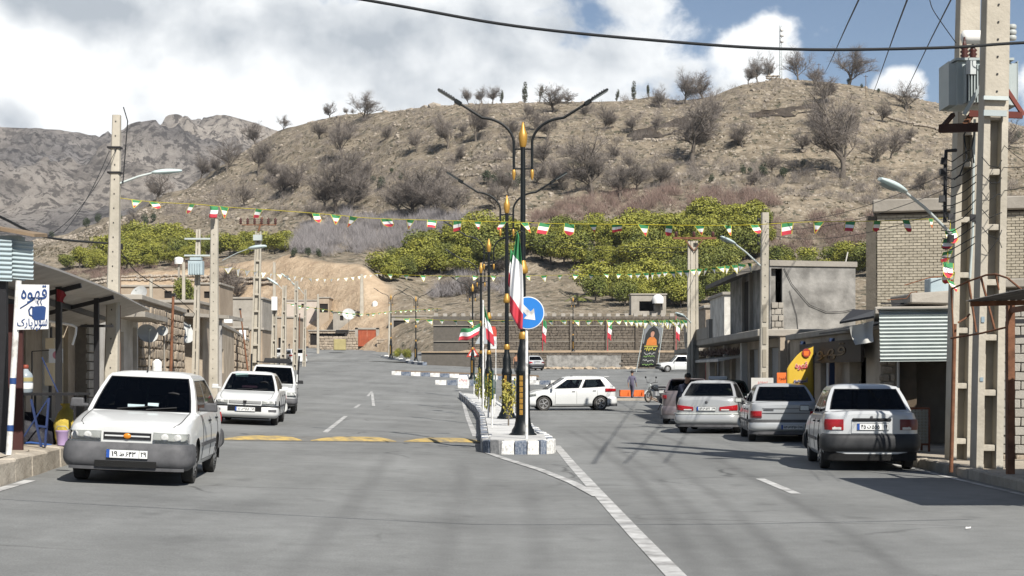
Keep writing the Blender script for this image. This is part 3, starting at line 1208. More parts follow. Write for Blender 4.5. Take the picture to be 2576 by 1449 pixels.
CY=[leaf_crown(70+i,600,.38,1.6,.4,.10,6,m_cyp)for i in range(3)]
for i,(u,v,h)in enumerate([(1262,252,44),(1320,253,62),(1357,253,52),(1551,252,40),(1594,249,56),(1632,249,42)]):
 p=on_hill(u,v)
 if p:
  t=place_tree('cypress_tree',(('trunk',CTR),('crown',CY[i%3])),p-Vector((0,0,.2)),h*p.y/4000/3.4,i*2.0,f'thin ragged cypress on the skyline behind the lamp, {ordinal(i)} from the left','tree','thin cypresses on the skyline')
  t.rotation_euler=(0,(-.02,0,-.22,.12,0,.1)[i],i*2.0)
pp=on_hill(1455,772)
t=thing('palm_tree','small spiky palm with arching fronds above the stone wall','tree',pp)
b=MB()
b.tube([(0,0,-.3),(0,0,1.0)],[.16,.13],7)
b.build('trunk',m_bark,t)
for k in range(14):
 a=k*2.4
 el=.25+.75*((k*7)%14)/14
 b=MB()
 pts=[]
 for i in range(6):
  s=i/5*1.7
  pts.append(Vector((math.cos(a)*s*math.cos(el),math.sin(a)*s*math.cos(el),1.0+s*math.sin(el)-.28*s*s)))
 for i in range(5):
  d=(pts[i+1]-pts[i]).normalized()
  sd_=d.cross(Vector((0,0,1))).normalized()
  for sgn in(-1,1):
   for j in range(3):
    q=pts[i].lerp(pts[i+1],j/3)
    b.add([q,q+d*.10,q+sd_*sgn*.34+d*.2-Vector((0,0,.06))],[(0,1,2)])
 b.tube(pts,.015,3)
 b.build('frond',m_citrus_b,t)
# --- masses of twigs nobody could count
def shrub_twigs(b,p,h,w,n,r):
 for _ in range(n):
  a=Vector((r.gauss(0,.25)*w,r.gauss(0,.25)*w,r.uniform(0,.45)*h))
  d=Vector((r.gauss(0,.55),r.gauss(0,.55),1)).normalized()
  twig(b,p+a,d,h*r.uniform(.35,.8),.017,r,0)
def thicket(name,label,mm,u0,u1,top,bot,n,hpx,wpx,tw,seed):
 r=random.Random(seed)
 b=MB()
 for _ in range(n):
  u=r.uniform(u0,u1)
  a,c=interp(u,top),interp(u,bot)
  p=on_hill(u,r.uniform(a,c),184)
  if p:
   shrub_twigs(b,p,hpx*p.y/4000*r.uniform(.6,1.4),wpx*p.y/4000,tw,r)
 return b.build(name,mm,kind='stuff',label=label)
thicket('leafless_thicket','pale grey leafless thicket below the dry hillside',m_lavtwig,740,1190,[(740,602),(850,562),(1000,548),(1190,562)],[(740,645),(900,648),(1050,625),(1190,600)],280,36,36,190,1)
thicket('leafless_thicket','pale grey leafless patch inside the left orchard',m_lavtwig,385,490,[(385,610),(490,605)],[(385,640),(490,635)],24,30,26,170,2)
thicket('leafless_thicket','pale grey bare saplings beside the large orchard',m_lavtwig,1080,1290,[(1080,725),(1290,690)],[(1080,760),(1290,745)],40,36,34,170,3)
thicket('red_brown_scrub','red-brown bare scrub above the large orchard',m_redtwig,1330,1960,[(1330,545),(1500,500),(1700,480),(1960,500)],[(1330,575),(1500,560),(1700,530),(1960,540)],170,30,36,130,4)
thicket('red_brown_scrub','red-brown bare scrub behind the brick house',m_redtwig,1930,2420,[(1930,560),(2100,540),(2420,560)],[(1930,640),(2100,640),(2420,640)],130,34,40,130,5)
thicket('dead_scrub','grey dead scrub over the middle hillside',m_twig,420,2560,[(420,520),(700,430),(1000,420),(1400,380),(2000,420),(2560,460)],[(420,570),(700,560),(1000,520),(1400,480),(2000,500),(2560,560)],560,25,34,90,6)
thicket('dead_scrub','grey dead scrub near the skyline of the hill',m_twig,700,2500,[(700,345),(1000,290),(1500,262),(1960,205),(2500,300)],[(700,430),(1000,400),(1500,380),(1960,330),(2500,440)],380,19,30,70,7)
thicket('purple_scrub','dark purple-brown scrub under the left orchard',m_redtwig,150,560,[(150,690),(560,655)],[(150,712),(560,672)],60,18,30,100,8)
rs=random.Random(77)
b=MB()
for _ in range(2600):
 u=rs.uniform(-100,2700)
 v=interp(u,RIDGE)+8+(rs.random()**1.1)*(640-interp(u,RIDGE))
 p=on_hill(u,v)
 if p is None:
  continue
 s=rs.uniform(.18,.55)
 for k in range(9):
  d=Vector((rs.gauss(0,.8),rs.gauss(0,.8),.8)).normalized()
  twig(b,p+Vector((rs.gauss(0,.2)*s,rs.gauss(0,.2)*s,0)),d,s*rs.uniform(.7,1.5),.07,rs,0)
b.build('dry_tufts',mat('dry_tuft',(.085,.078,.045),.95,.2,1,col2=(.15,.125,.08)),kind='stuff',label='dry grass tufts all over the hillside')
def stone_mesh(seed,flat=.7):
 r=random.Random(seed)
 bm=bmesh.new()
 bmesh.ops.create_icosphere(bm,subdivisions=1,radius=1)
 for v_ in bm.verts:
  k=r.uniform(.72,1.15)
  v_.co=Vector((v_.co.x*k,v_.co.y*k,v_.co.z*k*flat))
 me_=bpy.data.meshes.new('stone')
 bm.to_mesh(me_)
 bm.free()
 return me_
m_stone=mat('pale_field_stone',(.25,.215,.175),.92,.2,1.5,col2=(.40,.35,.29))
STM=[stone_mesh(i)for i in range(6)]
SV=[[tuple(v_.co)for v_ in m_.vertices]for m_ in STM]
SF=[[tuple(p_.vertices)for p_ in m_.polygons]for m_ in STM]
for m_ in STM:
 m_.materials.append(m_stone)
b=MB()
def loose_stone(p,s,r):
 k=r.randrange(6)
 Mx=Matrix.Translation(p)@Matrix.Rotation(r.uniform(0,6.28),4,'Z')@Matrix.Scale(s,4)
 b.add(SV[k],SF[k],0,False,Mx)
for _ in range(4400):
 u=rs.uniform(-100,2700)
 rv=interp(u,RIDGE)
 v=rv+4+(rs.random()**1.9)*(600-rv)
 if nz(u*.01,v*.02,4)<rs.uniform(-.5,.35):
  continue
 p=on_hill(u,v)
 if p:
  loose_stone(p,rs.uniform(.14,.48)*(1.7 if rs.random()<.12 else 1),rs)
for(ua,va,ub,vb)in((1620,352,1800,348),(1640,392,1850,380),(1100,408,1300,396),(1120,428,1310,420),(1230,508,1330,500),(1030,455,1290,440),(1700,440,1860,425),(1900,500,2080,490)):
 n_=int((ub-ua)/4)
 for i in range(n_):
  t_=i/n_
  p=on_hill(ua+(ub-ua)*t_+rs.uniform(-2,2),va+(vb-va)*t_+rs.uniform(-2,2)+3*math.sin(t_*9))
  if p and rs.random()<.8:
   loose_stone(p,rs.uniform(.22,.55),rs)
b.build('loose_stones',m_stone,kind='stuff',label='pale loose stones scattered over the hillside')
for i,(u,v,s)in enumerate([(1090,266,1.5),(1068,270,1.0),(1035,276,.8),(970,282,.7),(905,287,.6),(1210,258,.6),(2092,212,.5),(1148,262,.8),(2340,296,.6),(2195,300,.5)]):
 p=on_hill(u,v)
 if p:
  o=link('boulder',STM[i%6],None,loc=p,rot=(0,0,i),scale=(s*1.2,s,s),label=f'weathered boulder sitting near the hill crest, {ordinal(i)} largest listed along the skyline' if False else f'weathered boulder near the crest of the hill, {ordinal(sorted([1090,1068,1035,970,905,1210,2092,1148,2340,2195]).index(u))} from the left',cat='boulder',group='boulders on the crest')
m_darkbank=mat('dark_brown_bank',(.034,.027,.021),.95,.3,.8,.8,4,col2=(.068,.054,.042))  # bank faces coloured much darker than the open hillside
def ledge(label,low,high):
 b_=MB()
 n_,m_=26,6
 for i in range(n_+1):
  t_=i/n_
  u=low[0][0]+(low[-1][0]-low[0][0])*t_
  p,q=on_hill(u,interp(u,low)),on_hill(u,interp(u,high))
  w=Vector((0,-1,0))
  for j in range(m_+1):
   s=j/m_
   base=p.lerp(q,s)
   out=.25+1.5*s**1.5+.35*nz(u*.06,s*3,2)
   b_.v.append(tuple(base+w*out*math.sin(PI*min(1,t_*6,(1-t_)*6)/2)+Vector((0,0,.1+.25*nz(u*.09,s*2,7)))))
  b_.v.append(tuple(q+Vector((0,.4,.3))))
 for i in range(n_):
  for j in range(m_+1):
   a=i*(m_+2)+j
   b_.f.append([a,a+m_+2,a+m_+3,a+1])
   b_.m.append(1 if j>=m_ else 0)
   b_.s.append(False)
 return b_.build('earth_ledge',[m_darkbank,bpy.data.materials['dry_hillside']],label=label,cat='earth bank')
ledge('long dark bank slanting across the hill under the skyline',[(1578,356),(1680,345),(1770,305)],[(1578,340),(1680,312),(1770,282)])
ledge('flat dark bank below the hilltop trees',[(1885,296),(1980,296),(2062,282)],[(1885,288),(1980,276),(2062,264)])
# ========================== walls, houses and shops
m_brick=mat('pale_yellow_brick',(.29,.258,.20),.9,.24,8,.3,60,col2=(.43,.39,.31))
m_mortar=mat('grey_mortar',(.17,.15,.125),.95,.15,8)
m_block=mat('grey_concrete_block',(.30,.285,.255),.92,.12,6,.35,40,col2=(.40,.38,.34))
m_plaster=mat('smeared_grey_cement',(.15,.145,.135),.93,.06,1.6,.35,9,col2=(.31,.30,.28),detail=9,contrast=(.38,.64))
m_cement=mat('weathered_concrete',(.235,.215,.185),.93,.10,1.2,.3,14,col2=(.34,.315,.275))
m_beige=mat('beige_render',(.22,.18,.135),.93,.08,.8,.4,12,col2=(.43,.365,.285),detail=9,contrast=(.28,.62))
m_white_r=mat('whitewashed_render',(.34,.315,.275),.9,.08,1.1,.3,10,col2=(.58,.56,.515),detail=9,contrast=(.3,.6))
m_mud=mat('mud_render',(.27,.215,.16),.95,.1,.8,.4,8,col2=(.38,.31,.235))
m_pinkr=mat('pale_pink_render',(.42,.36,.31),.93,.08,1.0,col2=(.50,.44,.385))
m_rubble=mat('rubble_stone',(.24,.195,.145),.95,.28,3,.4,20,col2=(.42,.355,.28))
m_dkrubble=mat('dark_wall_stone',(.075,.064,.053),.95,.35,3,.3,20,col2=(.16,.138,.112))
m_dkmortar=mat('dark_wall_mortar',(.105,.095,.082),.95,.15,3)
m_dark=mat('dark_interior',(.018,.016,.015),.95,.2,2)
m_rust=mat('rusted_steel',(.10,.045,.025),.85,.2,6,.2,40,col2=(.22,.10,.055))
m_black=mat('black_steel',(.018,.018,.020),.5,.1,6)
m_galv=mat('corrugated_galvanised_sheet',(.36,.405,.395),.5,.06,2,col2=(.45,.49,.48),metal=.15)
m_bluegrey=mat('faded_blue_sheet',(.30,.37,.40),.6,.08,2,col2=(.40,.47,.49))
m_grey_sheet=mat('grey_awning_sheet',(.29,.28,.265),.8,.1,2,col2=(.40,.385,.365))
m_shutter=mat('grey_roller_shutter',(.30,.30,.295),.6,.06,2,col2=(.37,.37,.36))
m_bluedoor=mat('dark_blue_door',(.015,.03,.075),.6,.1,3)
m_redgate=mat('red_brown_gate',(.23,.055,.025),.6,.15,2,col2=(.33,.085,.04))
m_cream=mat('cream_door',(.52,.44,.30),.7,.05,3)
m_tank=mat('white_tank',(.72,.72,.70),.5,.04,3)
m_wood=mat('old_timber',(.14,.10,.065),.9,.2,4,col2=(.22,.165,.11))
def wall_cells(b,Wd,H,th,holes,mi=0,y0=0.0):
 """a wall Wd x H x th in local x,z with rectangular holes cut right through"""
 xs=sorted({0,Wd,*[q for h in holes for q in h[:2]]})
 zs=sorted({0,H,*[q for h in holes for q in h[2:4]]})
 for xa,xb_ in zip(xs,xs[1:]):
  run=None
  for za,zb in zip(zs,zs[1:]):
   cx,cz=(xa+xb_)/2,(za+zb)/2
   solid=not any(h[0]<cx<h[1]and h[2]<cz<h[3]for h in holes)
   if solid:
    run=(run[0],zb)if run else(za,zb)
   if(not solid or zb==zs[-1])and run:
    b.box(((xa+xb_)/2,y0+th/2,(run[0]+run[1])/2),(xb_-xa,th,run[1]-run[0]),mi)
    run=None
def house(name,label,cat,loc,rz,Wd,dep,H,mm,holes=(),roof_m=None,roof_t=.16,over=.12,group=None,base=-.6,th=.25,roof=True):
 """four walls and a flat slab; the front (local y = 0) is pierced by holes (x0, x1, z0, z1)"""
 t=thing(name,label,cat,loc,rz,group)
 b=MB()
 wall_cells(b,Wd,H,th,holes)
 b.box((Wd/2,th/2,base/2),(Wd,th,-base))
 b.box((th/2,dep/2+th/2,(H+base)/2),(th,dep-th,H-base))
 b.box((Wd-th/2,dep/2+th/2,(H+base)/2),(th,dep-th,H-base))
 b.box((Wd/2,dep-th/2,(H+base)/2),(Wd-2*th,th,H-base))
 w=b.build('wall',mm,t)
 if roof:
  b=MB()
  b.box((Wd/2,dep/2,H+roof_t/2),(Wd+2*over,dep+2*over,roof_t))
  o=b.build('roof',roof_m or m_cement,t)
  bevel_mesh(o.data,.02,1)
 return t
def panel(parent,name,x0,x1,z0,z1,y,mm,th=.05,label=None):
 b=MB()
 b.box(((x0+x1)/2,y+th/2,(z0+z1)/2),(x1-x0,th,z1-z0))
 return b.build(name,mm,parent,label=label)
def piece_meshes(name,mm,n,seed,jit=.06,bev=.06):
 """unit blocks, a little uneven, 44 triangles or fewer each"""
 r=random.Random(seed)
 out=[]
 for _ in range(n):
  b=MB()
  b.box((0,0,0),(1,1,1),r=r,jitter=jit)
  me_=b.mesh(name,mm)
  if bev:
   bevel_mesh(me_,bev,1,20)
  out.append(me_)
 return out
def lay(parent,name,meshes,x0,x1,z0,z1,bw,bh,joint,depth,seed,holes=(),limit=300,y=0.0,vary=.0,stagger=.5,Mloc=None,rowv=0.0,proud=.012,drop=0.0):
 """courses of separate pieces on a wall plane; what is past the limit is joined as stuff"""
 r=random.Random(seed)
 z=z0
 put=[]
 row=0
 while z<z1-bh*.3:
  h=bh*r.uniform(1-rowv,1+rowv)
  h=min(h,z1-z)
  x=x0-(bw*stagger if row%2 else 0)-(r.random()*bw*.5 if vary else 0)
  while x<x1-.02:
   w=bw*r.uniform(1-vary,1+vary)
   a,c=max(x,x0),min(x+w-joint,x1)
   if c-a>.03 and not any(hh[0]-.02<(a+c)/2<hh[1]+.02 and hh[2]<z+h/2<hh[3]for hh in holes)and r.random()>=drop:
    put.append(((a+c)/2,z+h/2,c-a,h-joint))
   x+=w
  z+=h
  row+=1
 if len(put)>limit:
  step=len(put)/limit
  keep={int(i*step)for i in range(limit)}if False else set(range(len(put)-limit,len(put)))
 else:
  keep=set(range(len(put)))
 rest=MB()
 for i,(cx,cz,w,h)in enumerate(put):
  k=r.randrange(len(meshes))
  dy=r.uniform(-proud,proud)
  M=Matrix.Translation((cx,y+dy,cz))@Matrix.Rotation(r.uniform(-.02,.02)*(1+3*(vary>.2)),4,'Y')@Matrix.Diagonal((w,depth,h,1))
  if Mloc is not None:
   M=Mloc@M
  if i in keep:
   link(name,meshes[k],parent,M=M)
  else:
   me_=meshes[k]
   rest.add([v_.co for v_ in me_.vertices],[tuple(p_.vertices)for p_ in me_.polygons],0,False,M)
 if rest.v:
  rest.build('more_'+name+'s',meshes[0].materials[0],parent,kind='stuff')
 return len(put)
BR=piece_meshes('brick',m_brick,6,1,.02,.04)
BK=piece_meshes('concrete_block',m_block,5,2,.03,.05)
RB=piece_meshes('stone',m_rubble,8,3,.11,.10)
DK=piece_meshes('stone',m_dkrubble,8,4,.10,.10)
BKD=piece_meshes('concrete_block',m_cement,5,5,.03,.05)
# ---- right-hand side
def right_side():
 x0=W(2205,0,42).x
 t=house('brick_house','tall pale brick house with a concrete band on top, behind the power poles','house',(x0,42,.1),-.25,5.0,3.6,5.75,m_mortar,roof=False)
 lay(t,'brick',BR,.02,5.0,3.05,5.73,.205,.074,.013,.05,5,y=.0,proud=.006,limit=300)
 b=MB()
 b.box((2.5,1.75,5.95),(5.2,3.9,.34))
 o=b.build('concrete_band',m_cement,t)
 bevel_mesh(o.data,.03,1)
 b=MB()
 b.box((-.14,.15,2.85),(.26,.34,5.7))
 b.build('corner_pier',mat('dark_brick',(.09,.08,.065),.95,.2,5,.4,30),t)  # pier brick toned much darker than the wall
 b=MB()
 b.tube([(3.0,-.05,5.7),(3.02,-.06,4.2),(2.98,-.05,3.2)],.012,5)
 b.build('conduit',m_black,t)
 d=33
 t=house('small_shop','dim little shop under a corrugated sheet, behind the power poles','shop',(W(2222,0,d).x,d+.25,.12),-.22,2.35,5,2.75,m_beige,[(.36,1.55,0,2.1)],th=.28)
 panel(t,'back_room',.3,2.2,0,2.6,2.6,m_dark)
 panel(t,'door',.38,.74,.02,2.05,.16,mat('brown_metal_door',(.10,.075,.05),.7,.2,4),label='dull brown half-open door leaf')
 lay(t,'stone',RB,-.02,.30,.0,2.4,.2,.15,.02,.10,3,y=-.02,vary=.35,rowv=.2)
 b=MB()
 b.tube([(.36,-.12,0),(.36,-.12,2.0)],.03,8)
 b.build('white_post',m_white_r,t)
 sh=thing('corrugated_awning','silvery corrugated sheet hung across the front of the little shop','awning',(W(2200,0,d).x,d-.5,0))
 xw=W(2390,0,d).x-W(2200,0,d).x
 za,zb=1.88,2.94
 def wave(x0_,x1_,z0_,z1_,n,amp,y_,bld,tilt=0.0,skew=0.0):
  m_=n*6
  for i in range(m_+1):
   s=i/m_
   z=z0_+(z1_-z0_)*s
   yy=y_+amp*math.sin(2*PI*n*s)+tilt*s
   for j in range(9):
    q=j/8
    bld.v.append((x0_+(x1_-x0_)*q,yy,z+skew*q))
  for i in range(m_):
   for j in range(8):
    a=i*9+j
    bld.f.append([a,a+1,a+10,a+9])
    bld.m.append(0)
    bld.s.append(True)
 b=MB()
 wave(0,xw,za,zb,14,.028,0,b,.10,.015)
 b.build('sheet',m_galv,sh)
 b=MB()
 b.bar((0,.06,za+.03),(xw,.06,za+.04),.05,.05)
 b.bar((0,.14,zb-.02),(xw,.14,zb-.01),.05,.05)
 for q in(0.03,.5,.97):
  b.bar((xw*q,.12,za),(xw*q,.16,zb),.04,.04)
 b.build('frame',m_rust,sh)
 b=MB()
 b.bar((.0,.12,zb+.01),(xw+.05,.12,zb+.02),.3,.02)
 b.build('top_flashing',mat('dark_flashing',(.06,.065,.06),.6),sh)
 t2=thing('broken_slab','cracked concrete slab with bent rods above the corrugated sheet','slab',(W(2292,0,35).x,35,W(0,768,35).z))
 b=MB()
 b.box((.45,.8,.16),(.95,1.8,.26),r=rnd,jitter=.04)
 o=b.build('slab',m_cement,t2)
 bevel_mesh(o.data,.03,1)
 b=MB()
 b.box((.2,.3,-.06),(1.5,.12,.10))
 b.box((.0,.5,.06),(1.1,.06,.03))
 b.build('dark_beam',m_black,t2)
 b=MB()
 b.tube([(-.5,.1,.12),(-.1,.0,.15),(.0,.0,.28),(.12,.0,.30),(.16,.0,.16)],.012,5)
 b.tube([(-.1,.2,.45),(.45,.2,.62),(.8,.3,.66)],.012,5)
 b.build('bent_rod',m_rust,t2)
 b=MB()
 b.box((.72,.6,.45),(.42,.5,.34))
 o=b.build('metal_box',m_bluegrey,t2,label='pale grey-blue metal box')
 bevel_mesh(o.data,.02,1)
 xw0=W(2527,0,27.6).x
 t=house('block_house','house of rough grey concrete blocks at the right edge, behind the rusty post','house',(xw0,27.7,.12),-.32,3.4,4.5,3.0,m_mortar,th=.2)
 lay(t,'concrete_block',BK,.0,3.4,.12,3.0,.205,.158,.018,.09,9,y=0.0,proud=.016,limit=300)
 lay(t,'stone',RB,.0,2.4,-.05,.13,.25,.16,.02,.2,4,y=-.06,vary=.3)
 X=8.15
 yA,yB=47.0,74.0
 L_=yB-yA
 t=house('shuttered_building','long concrete shop row with grey shutters under a projecting slab','shops',(X,yB,.12),-PI/2,L_,6,2.62,m_beige,[(4.5,7.2,0,2.25),(10.5,13.5,0,2.35),(15.0,18.0,0,2.35),(19.5,22.2,0,2.35),(23.3,26.2,0,2.35)],th=.3,roof=False)
 for(a,c,sh_)in((10.5,13.5,1),(15.0,18.0,1),(19.5,22.2,1),(23.3,26.2,1)):
  b=MB()
  n=22
  for i in range(n):
   z=2.35*i/n
   b.box(((a+c)/2,.16,z+2.35/n/2),(c-a,.03,2.35/n*.82))
   b.box(((a+c)/2,.18,z+2.35/n),(c-a,.03,2.35/n*.2))
  b.build('roller_shutter',m_shutter,t)
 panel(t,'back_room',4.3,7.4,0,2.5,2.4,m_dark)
 panel(t,'red_poster',4.9,5.6,.3,2.0,.25,mat('red_poster',(.25,.03,.03),.6))
 for a in(9.9,14.25,18.75,22.75,26.7):
  b=MB()
  b.box((a,-.03,1.3),(.34,.34,2.6))
  b.build('pilaster',m_white_r if a<20 else m_beige,t)
 b=MB()
 b.box((L_/2+3.2,2.6,2.74),(L_-7.0,6.9,.22))
 o=b.build('floor_slab',m_cement,t)
 bevel_mesh(o.data,.025,1)
 b=MB()
 for(a,c)in((6.9,14.6),):
  b.box(((a+c)/2,-.80,3.06),(c-a,.12,.44))
  b.box((a+.3,-.80,3.26),(.7,.16,.84))
  b.box((c,-.78,3.20),(.9,.14,.72))
 b.build('parapet',m_cement,t)
 b=MB()
 b.box((3.2,2.6,2.55),(6.4,6.4,.18))
 b.build('low_roof',m_cement,t)
 Wd=W(2152,0,50).x-W(1936,0,50).x
 t=house('cement_upper_room','unfinished grey cement upper room with a dark opening and a bent roof slab','house',(W(1936,0,50).x,50,2.86),0,Wd,9,2.18,m_plaster,[(.05,.40,.95,2.1)],th=.22,base=-.02,roof=False)
 lay(t,'concrete_block',BKD,.06,.43,.04,1.05,.22,.2,.025,.10,12,y=.0,proud=.03)
 b=MB()
 b.prism([(-.0,2.18),(Wd+.05,2.14),(Wd+.05,2.30),(0,2.36)],-.05,9.0)
 b.build('roof_slab',m_cement,t)
 b=MB()
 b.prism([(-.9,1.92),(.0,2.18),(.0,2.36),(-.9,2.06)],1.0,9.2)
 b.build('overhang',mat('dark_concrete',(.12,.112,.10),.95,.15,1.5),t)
 b=MB()
 b.box((-.012,4.4,1.1),(.05,1.5,1.7))
 b.build('side_opening',m_dark,t)
 for yy in(3.55,5.25):
  b=MB()
  b.box((-.05,yy,1.1),(.14,.18,2.1))
  b.build('jamb',m_cement,t)
 b=MB()
 b.tube([(Wd-.3,.1,2.25),(Wd-.22,.1,2.62)],.022,6)
 b.build('pipe_stub',m_white_r,t)
 b=MB()
 b.tube([(.45,-.03,2.1),(.7,-.04,1.6),(1.25,-.04,.95),(1.8,-.04,.72),(2.35,-.05,.75),(2.66,-.05,.82)],.010,5)
 b.tube([(.62,-.03,1.4),(.85,-.03,.6),(.9,-.02,.0)],.008,5)
 b.build('loose_cable',m_black,t)
 yA,yB=34.2,46.6
 L_=yB-yA
 t=house('coffee_shop','low coffee shop with a dark lettered fascia behind the silver cars','shop',(8.15,yB,.12),-PI/2,L_,5,2.5,m_beige,[(1.2,2.6,0,2.0),(4.6,5.8,0,2.0),(8.2,10.0,0.7,1.9)],th=.28)
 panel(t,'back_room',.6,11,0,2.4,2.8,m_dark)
 panel(t,'white_door',4.65,5.75,.02,1.98,.14,mat('dirty_white_door',(.55,.57,.58),.6,.05))
 panel(t,'dark_door',1.25,2.55,.02,1.98,.16,m_black)
 for a in(3.4,7.3):
  b=MB()
  b.box((a,-.25,1.2),(.13,.13,2.4))
  b.build('blue_post',m_bluedoor,t)
 b=MB()
 b.box((7.2,-.30,2.05),(7.6,.08,.52))
 b.build('fascia',mat('black_brown_fascia',(.020,.014,.010),.7),t)
 gold=mat('dull_gold_line',(.075,.05,.022),.6)
 me_=text_fit(AR['قهوه'],4.6,.40,gold,.01)
 o=link('lettering',me_,t,loc=(7.1,-.35,2.05))
 b=MB()
 b.prism([(-.75,2.46),(.1,2.62),(.1,2.66),(-.75,2.50)],8.3,11.8,axis='x')
 b.build('sheet_awning',mat('dark_awning_sheet',(.03,.03,.03),.7,.2,3),t)
 t=thing('dark_hood','small black pitched hood with a pale hanging cloth beside the corrugated sheet','awning',(0,0,0))
 a,c,e=W(2112,815,37),W(2200,800,36),W(2145,782,38.2)
 b=MB()
 b.add([a,c,W(2200,782,38),e,a+Vector((0,0,.05)),c+Vector((0,0,.05)),W(2200,780,38),e+Vector((0,0,.04))],[(0,1,2,3),(4,7,6,5),(0,4,5,1),(1,5,6,2),(2,6,7,3),(3,7,4,0)])
 b.build('hood',m_black,t)
 b=MB()
 p=[W(2137,822,33.9),W(2199,806,33.5),W(2199,860,33.4),W(2152,868,33.8)]
 b.grid(lambda s,q:p[0].lerp(p[1],s).lerp(p[3].lerp(p[2],s),q)+Vector((0,.05*math.sin(s*9)+.1*math.sin(q*3),0)),12,8)
 b.build('hanging_cloth',mat('pale_grey_cloth',(.42,.42,.40),.9,.1,3),t)
 t=thing('brush_awning','white folding awning with dry brush heaped on its roof, beyond the double pole','awning',(7.6,56,0))
 b=MB()
 z=W(0,912,60).z
 b.add([(-.35,0,z),(-.35,9,z+.02),(1.0,9,z+.25),(1.0,0,z+.25),(-.35,0,z+.09),(-.35,9,z+.11),(1.0,9,z+.31),(1.0,0,z+.31)],[(0,1,2,3),(4,7,6,5),(0,4,5,1),(1,5,6,2),(2,6,7,3),(3,7,4,0)])
 b.build('canopy_sheet',m_white_r,t)
 b=MB()
 for _ in range(900):
  shrub_twigs(b,Vector((rnd.uniform(-.1,.9),rnd.uniform(0,9),z+.25)),.35,.3,1,rnd)
 b.build('brush',m_redtwig,t)
 for y in(.3,8.6):
  b=MB()
  b.tube([(-.3,y,.1),(-.3,y,z)],.035,6)
  b.build('post',m_cement,t)
 house('white_house','white house with a stepped parapet seen past the grey upper room','house',(W(1822,0,84).x,84,0),0,.85,6,W(0,742,84).z,m_white_r,th=.2)
 house('stone_shed','pale stone shed between the white house and the dark wall','shed',(W(1775,0,92).x,92,0),0,1.2,5,W(0,775,92).z,m_rubble,th=.2)
 t=thing('sheet_canopy','dark corrugated canopy on rusty posts at the right edge of the street','canopy',(0,0,0))
 b=MB()
 xa_,xb_=6.35,10.4
 za_,zb_=2.64,2.78
 n=150
 for i in range(n+1):
  s=i/n
  x=xa_+(xb_-xa_)*s
  z=za_+(zb_-za_)*s+.016*math.sin(2*PI*s*42)
  for y in(17.0,18.8,20.5,22.3):
   b.v.append((x,y,z+(22.3-y)*.012))
 for i in range(n):
  for k in range(3):
   a=i*4+k
   b.f.append([a,a+4,a+5,a+1])
   b.m.append(0)
   b.s.append(True)
 b.build('roof_sheet',mat('rusty_dark_sheet',(.05,.048,.046),.7,.3,2,col2=(.11,.10,.09)),t)
 for(x,y)in((7.35,23.4),(7.35,17.4)):
  b=MB()
  b.bar((x,y,.1),(x,y,2.66),.10,.015)
  b.bar((x-.045,y+.05,.1),(x-.045,y+.05,2.66),.015,.10)
  b.build('angle_post',m_rust,t)
 b=MB()
 b.bar((7.35,17.1,2.60),(7.35,23.5,2.56),.05,.08)
 b.bar((10.3,17.1,2.66),(10.3,22.3,2.64),.05,.08)
 for y in(17.2,19.6,22.2):
  b.bar((6.4,y,2.60),(10.4,y,2.70),.04,.07)
 b.build('beam',m_rust,t)
 b=MB()
 a=W(2538,775,25)
 b.bar((a.x,25,.1),(a.x,25,2.45),.09,.09)
 b.bar((a.x,25,2.45),(a.x+2.2,25,2.47),.07,.07)
 b.bar((a.x,25,2.2),(a.x+2.2,25,2.34),.04,.04)
 b.build('gate_frame',m_black,t)
 t=thing('bare_awning_frame','bare bent frame of an old awning around the power poles','frame',(0,0,0))
 D=24.0
 def ln(name,pts,r=.016):
  b_=MB()
  b_.tube([W(u,v,dd)for u,v,dd in pts],r,5)
  b_.build(name,m_rust,t)
 ln('top_rail',[(2393,727,25),(2440,706,24.6),(2480,692,24.2),(2505,690,24),(2535,700,23.6),(2590,745,23)])
 ln('strut',[(2393,727,25),(2399,848,25)])
 ln('strut',[(2437,707,24.7),(2456,836,24.6)],.02)
 ln('strut',[(2468,697,24.3),(2503,830,24.2)],.02)
 ln('strut',[(2505,690,24),(2513,730,24)])
 ln('bottom_rail',[(2392,851,25),(2470,838,24.4),(2545,820,23.8)])
 ln('brace',[(2410,812,25),(2430,800,25),(2440,790,25)])
 ln('rusty_post',[(2402,815,25.2),(2398,1000,25.2),(2393,1188,25.2)],.035)
right_side()
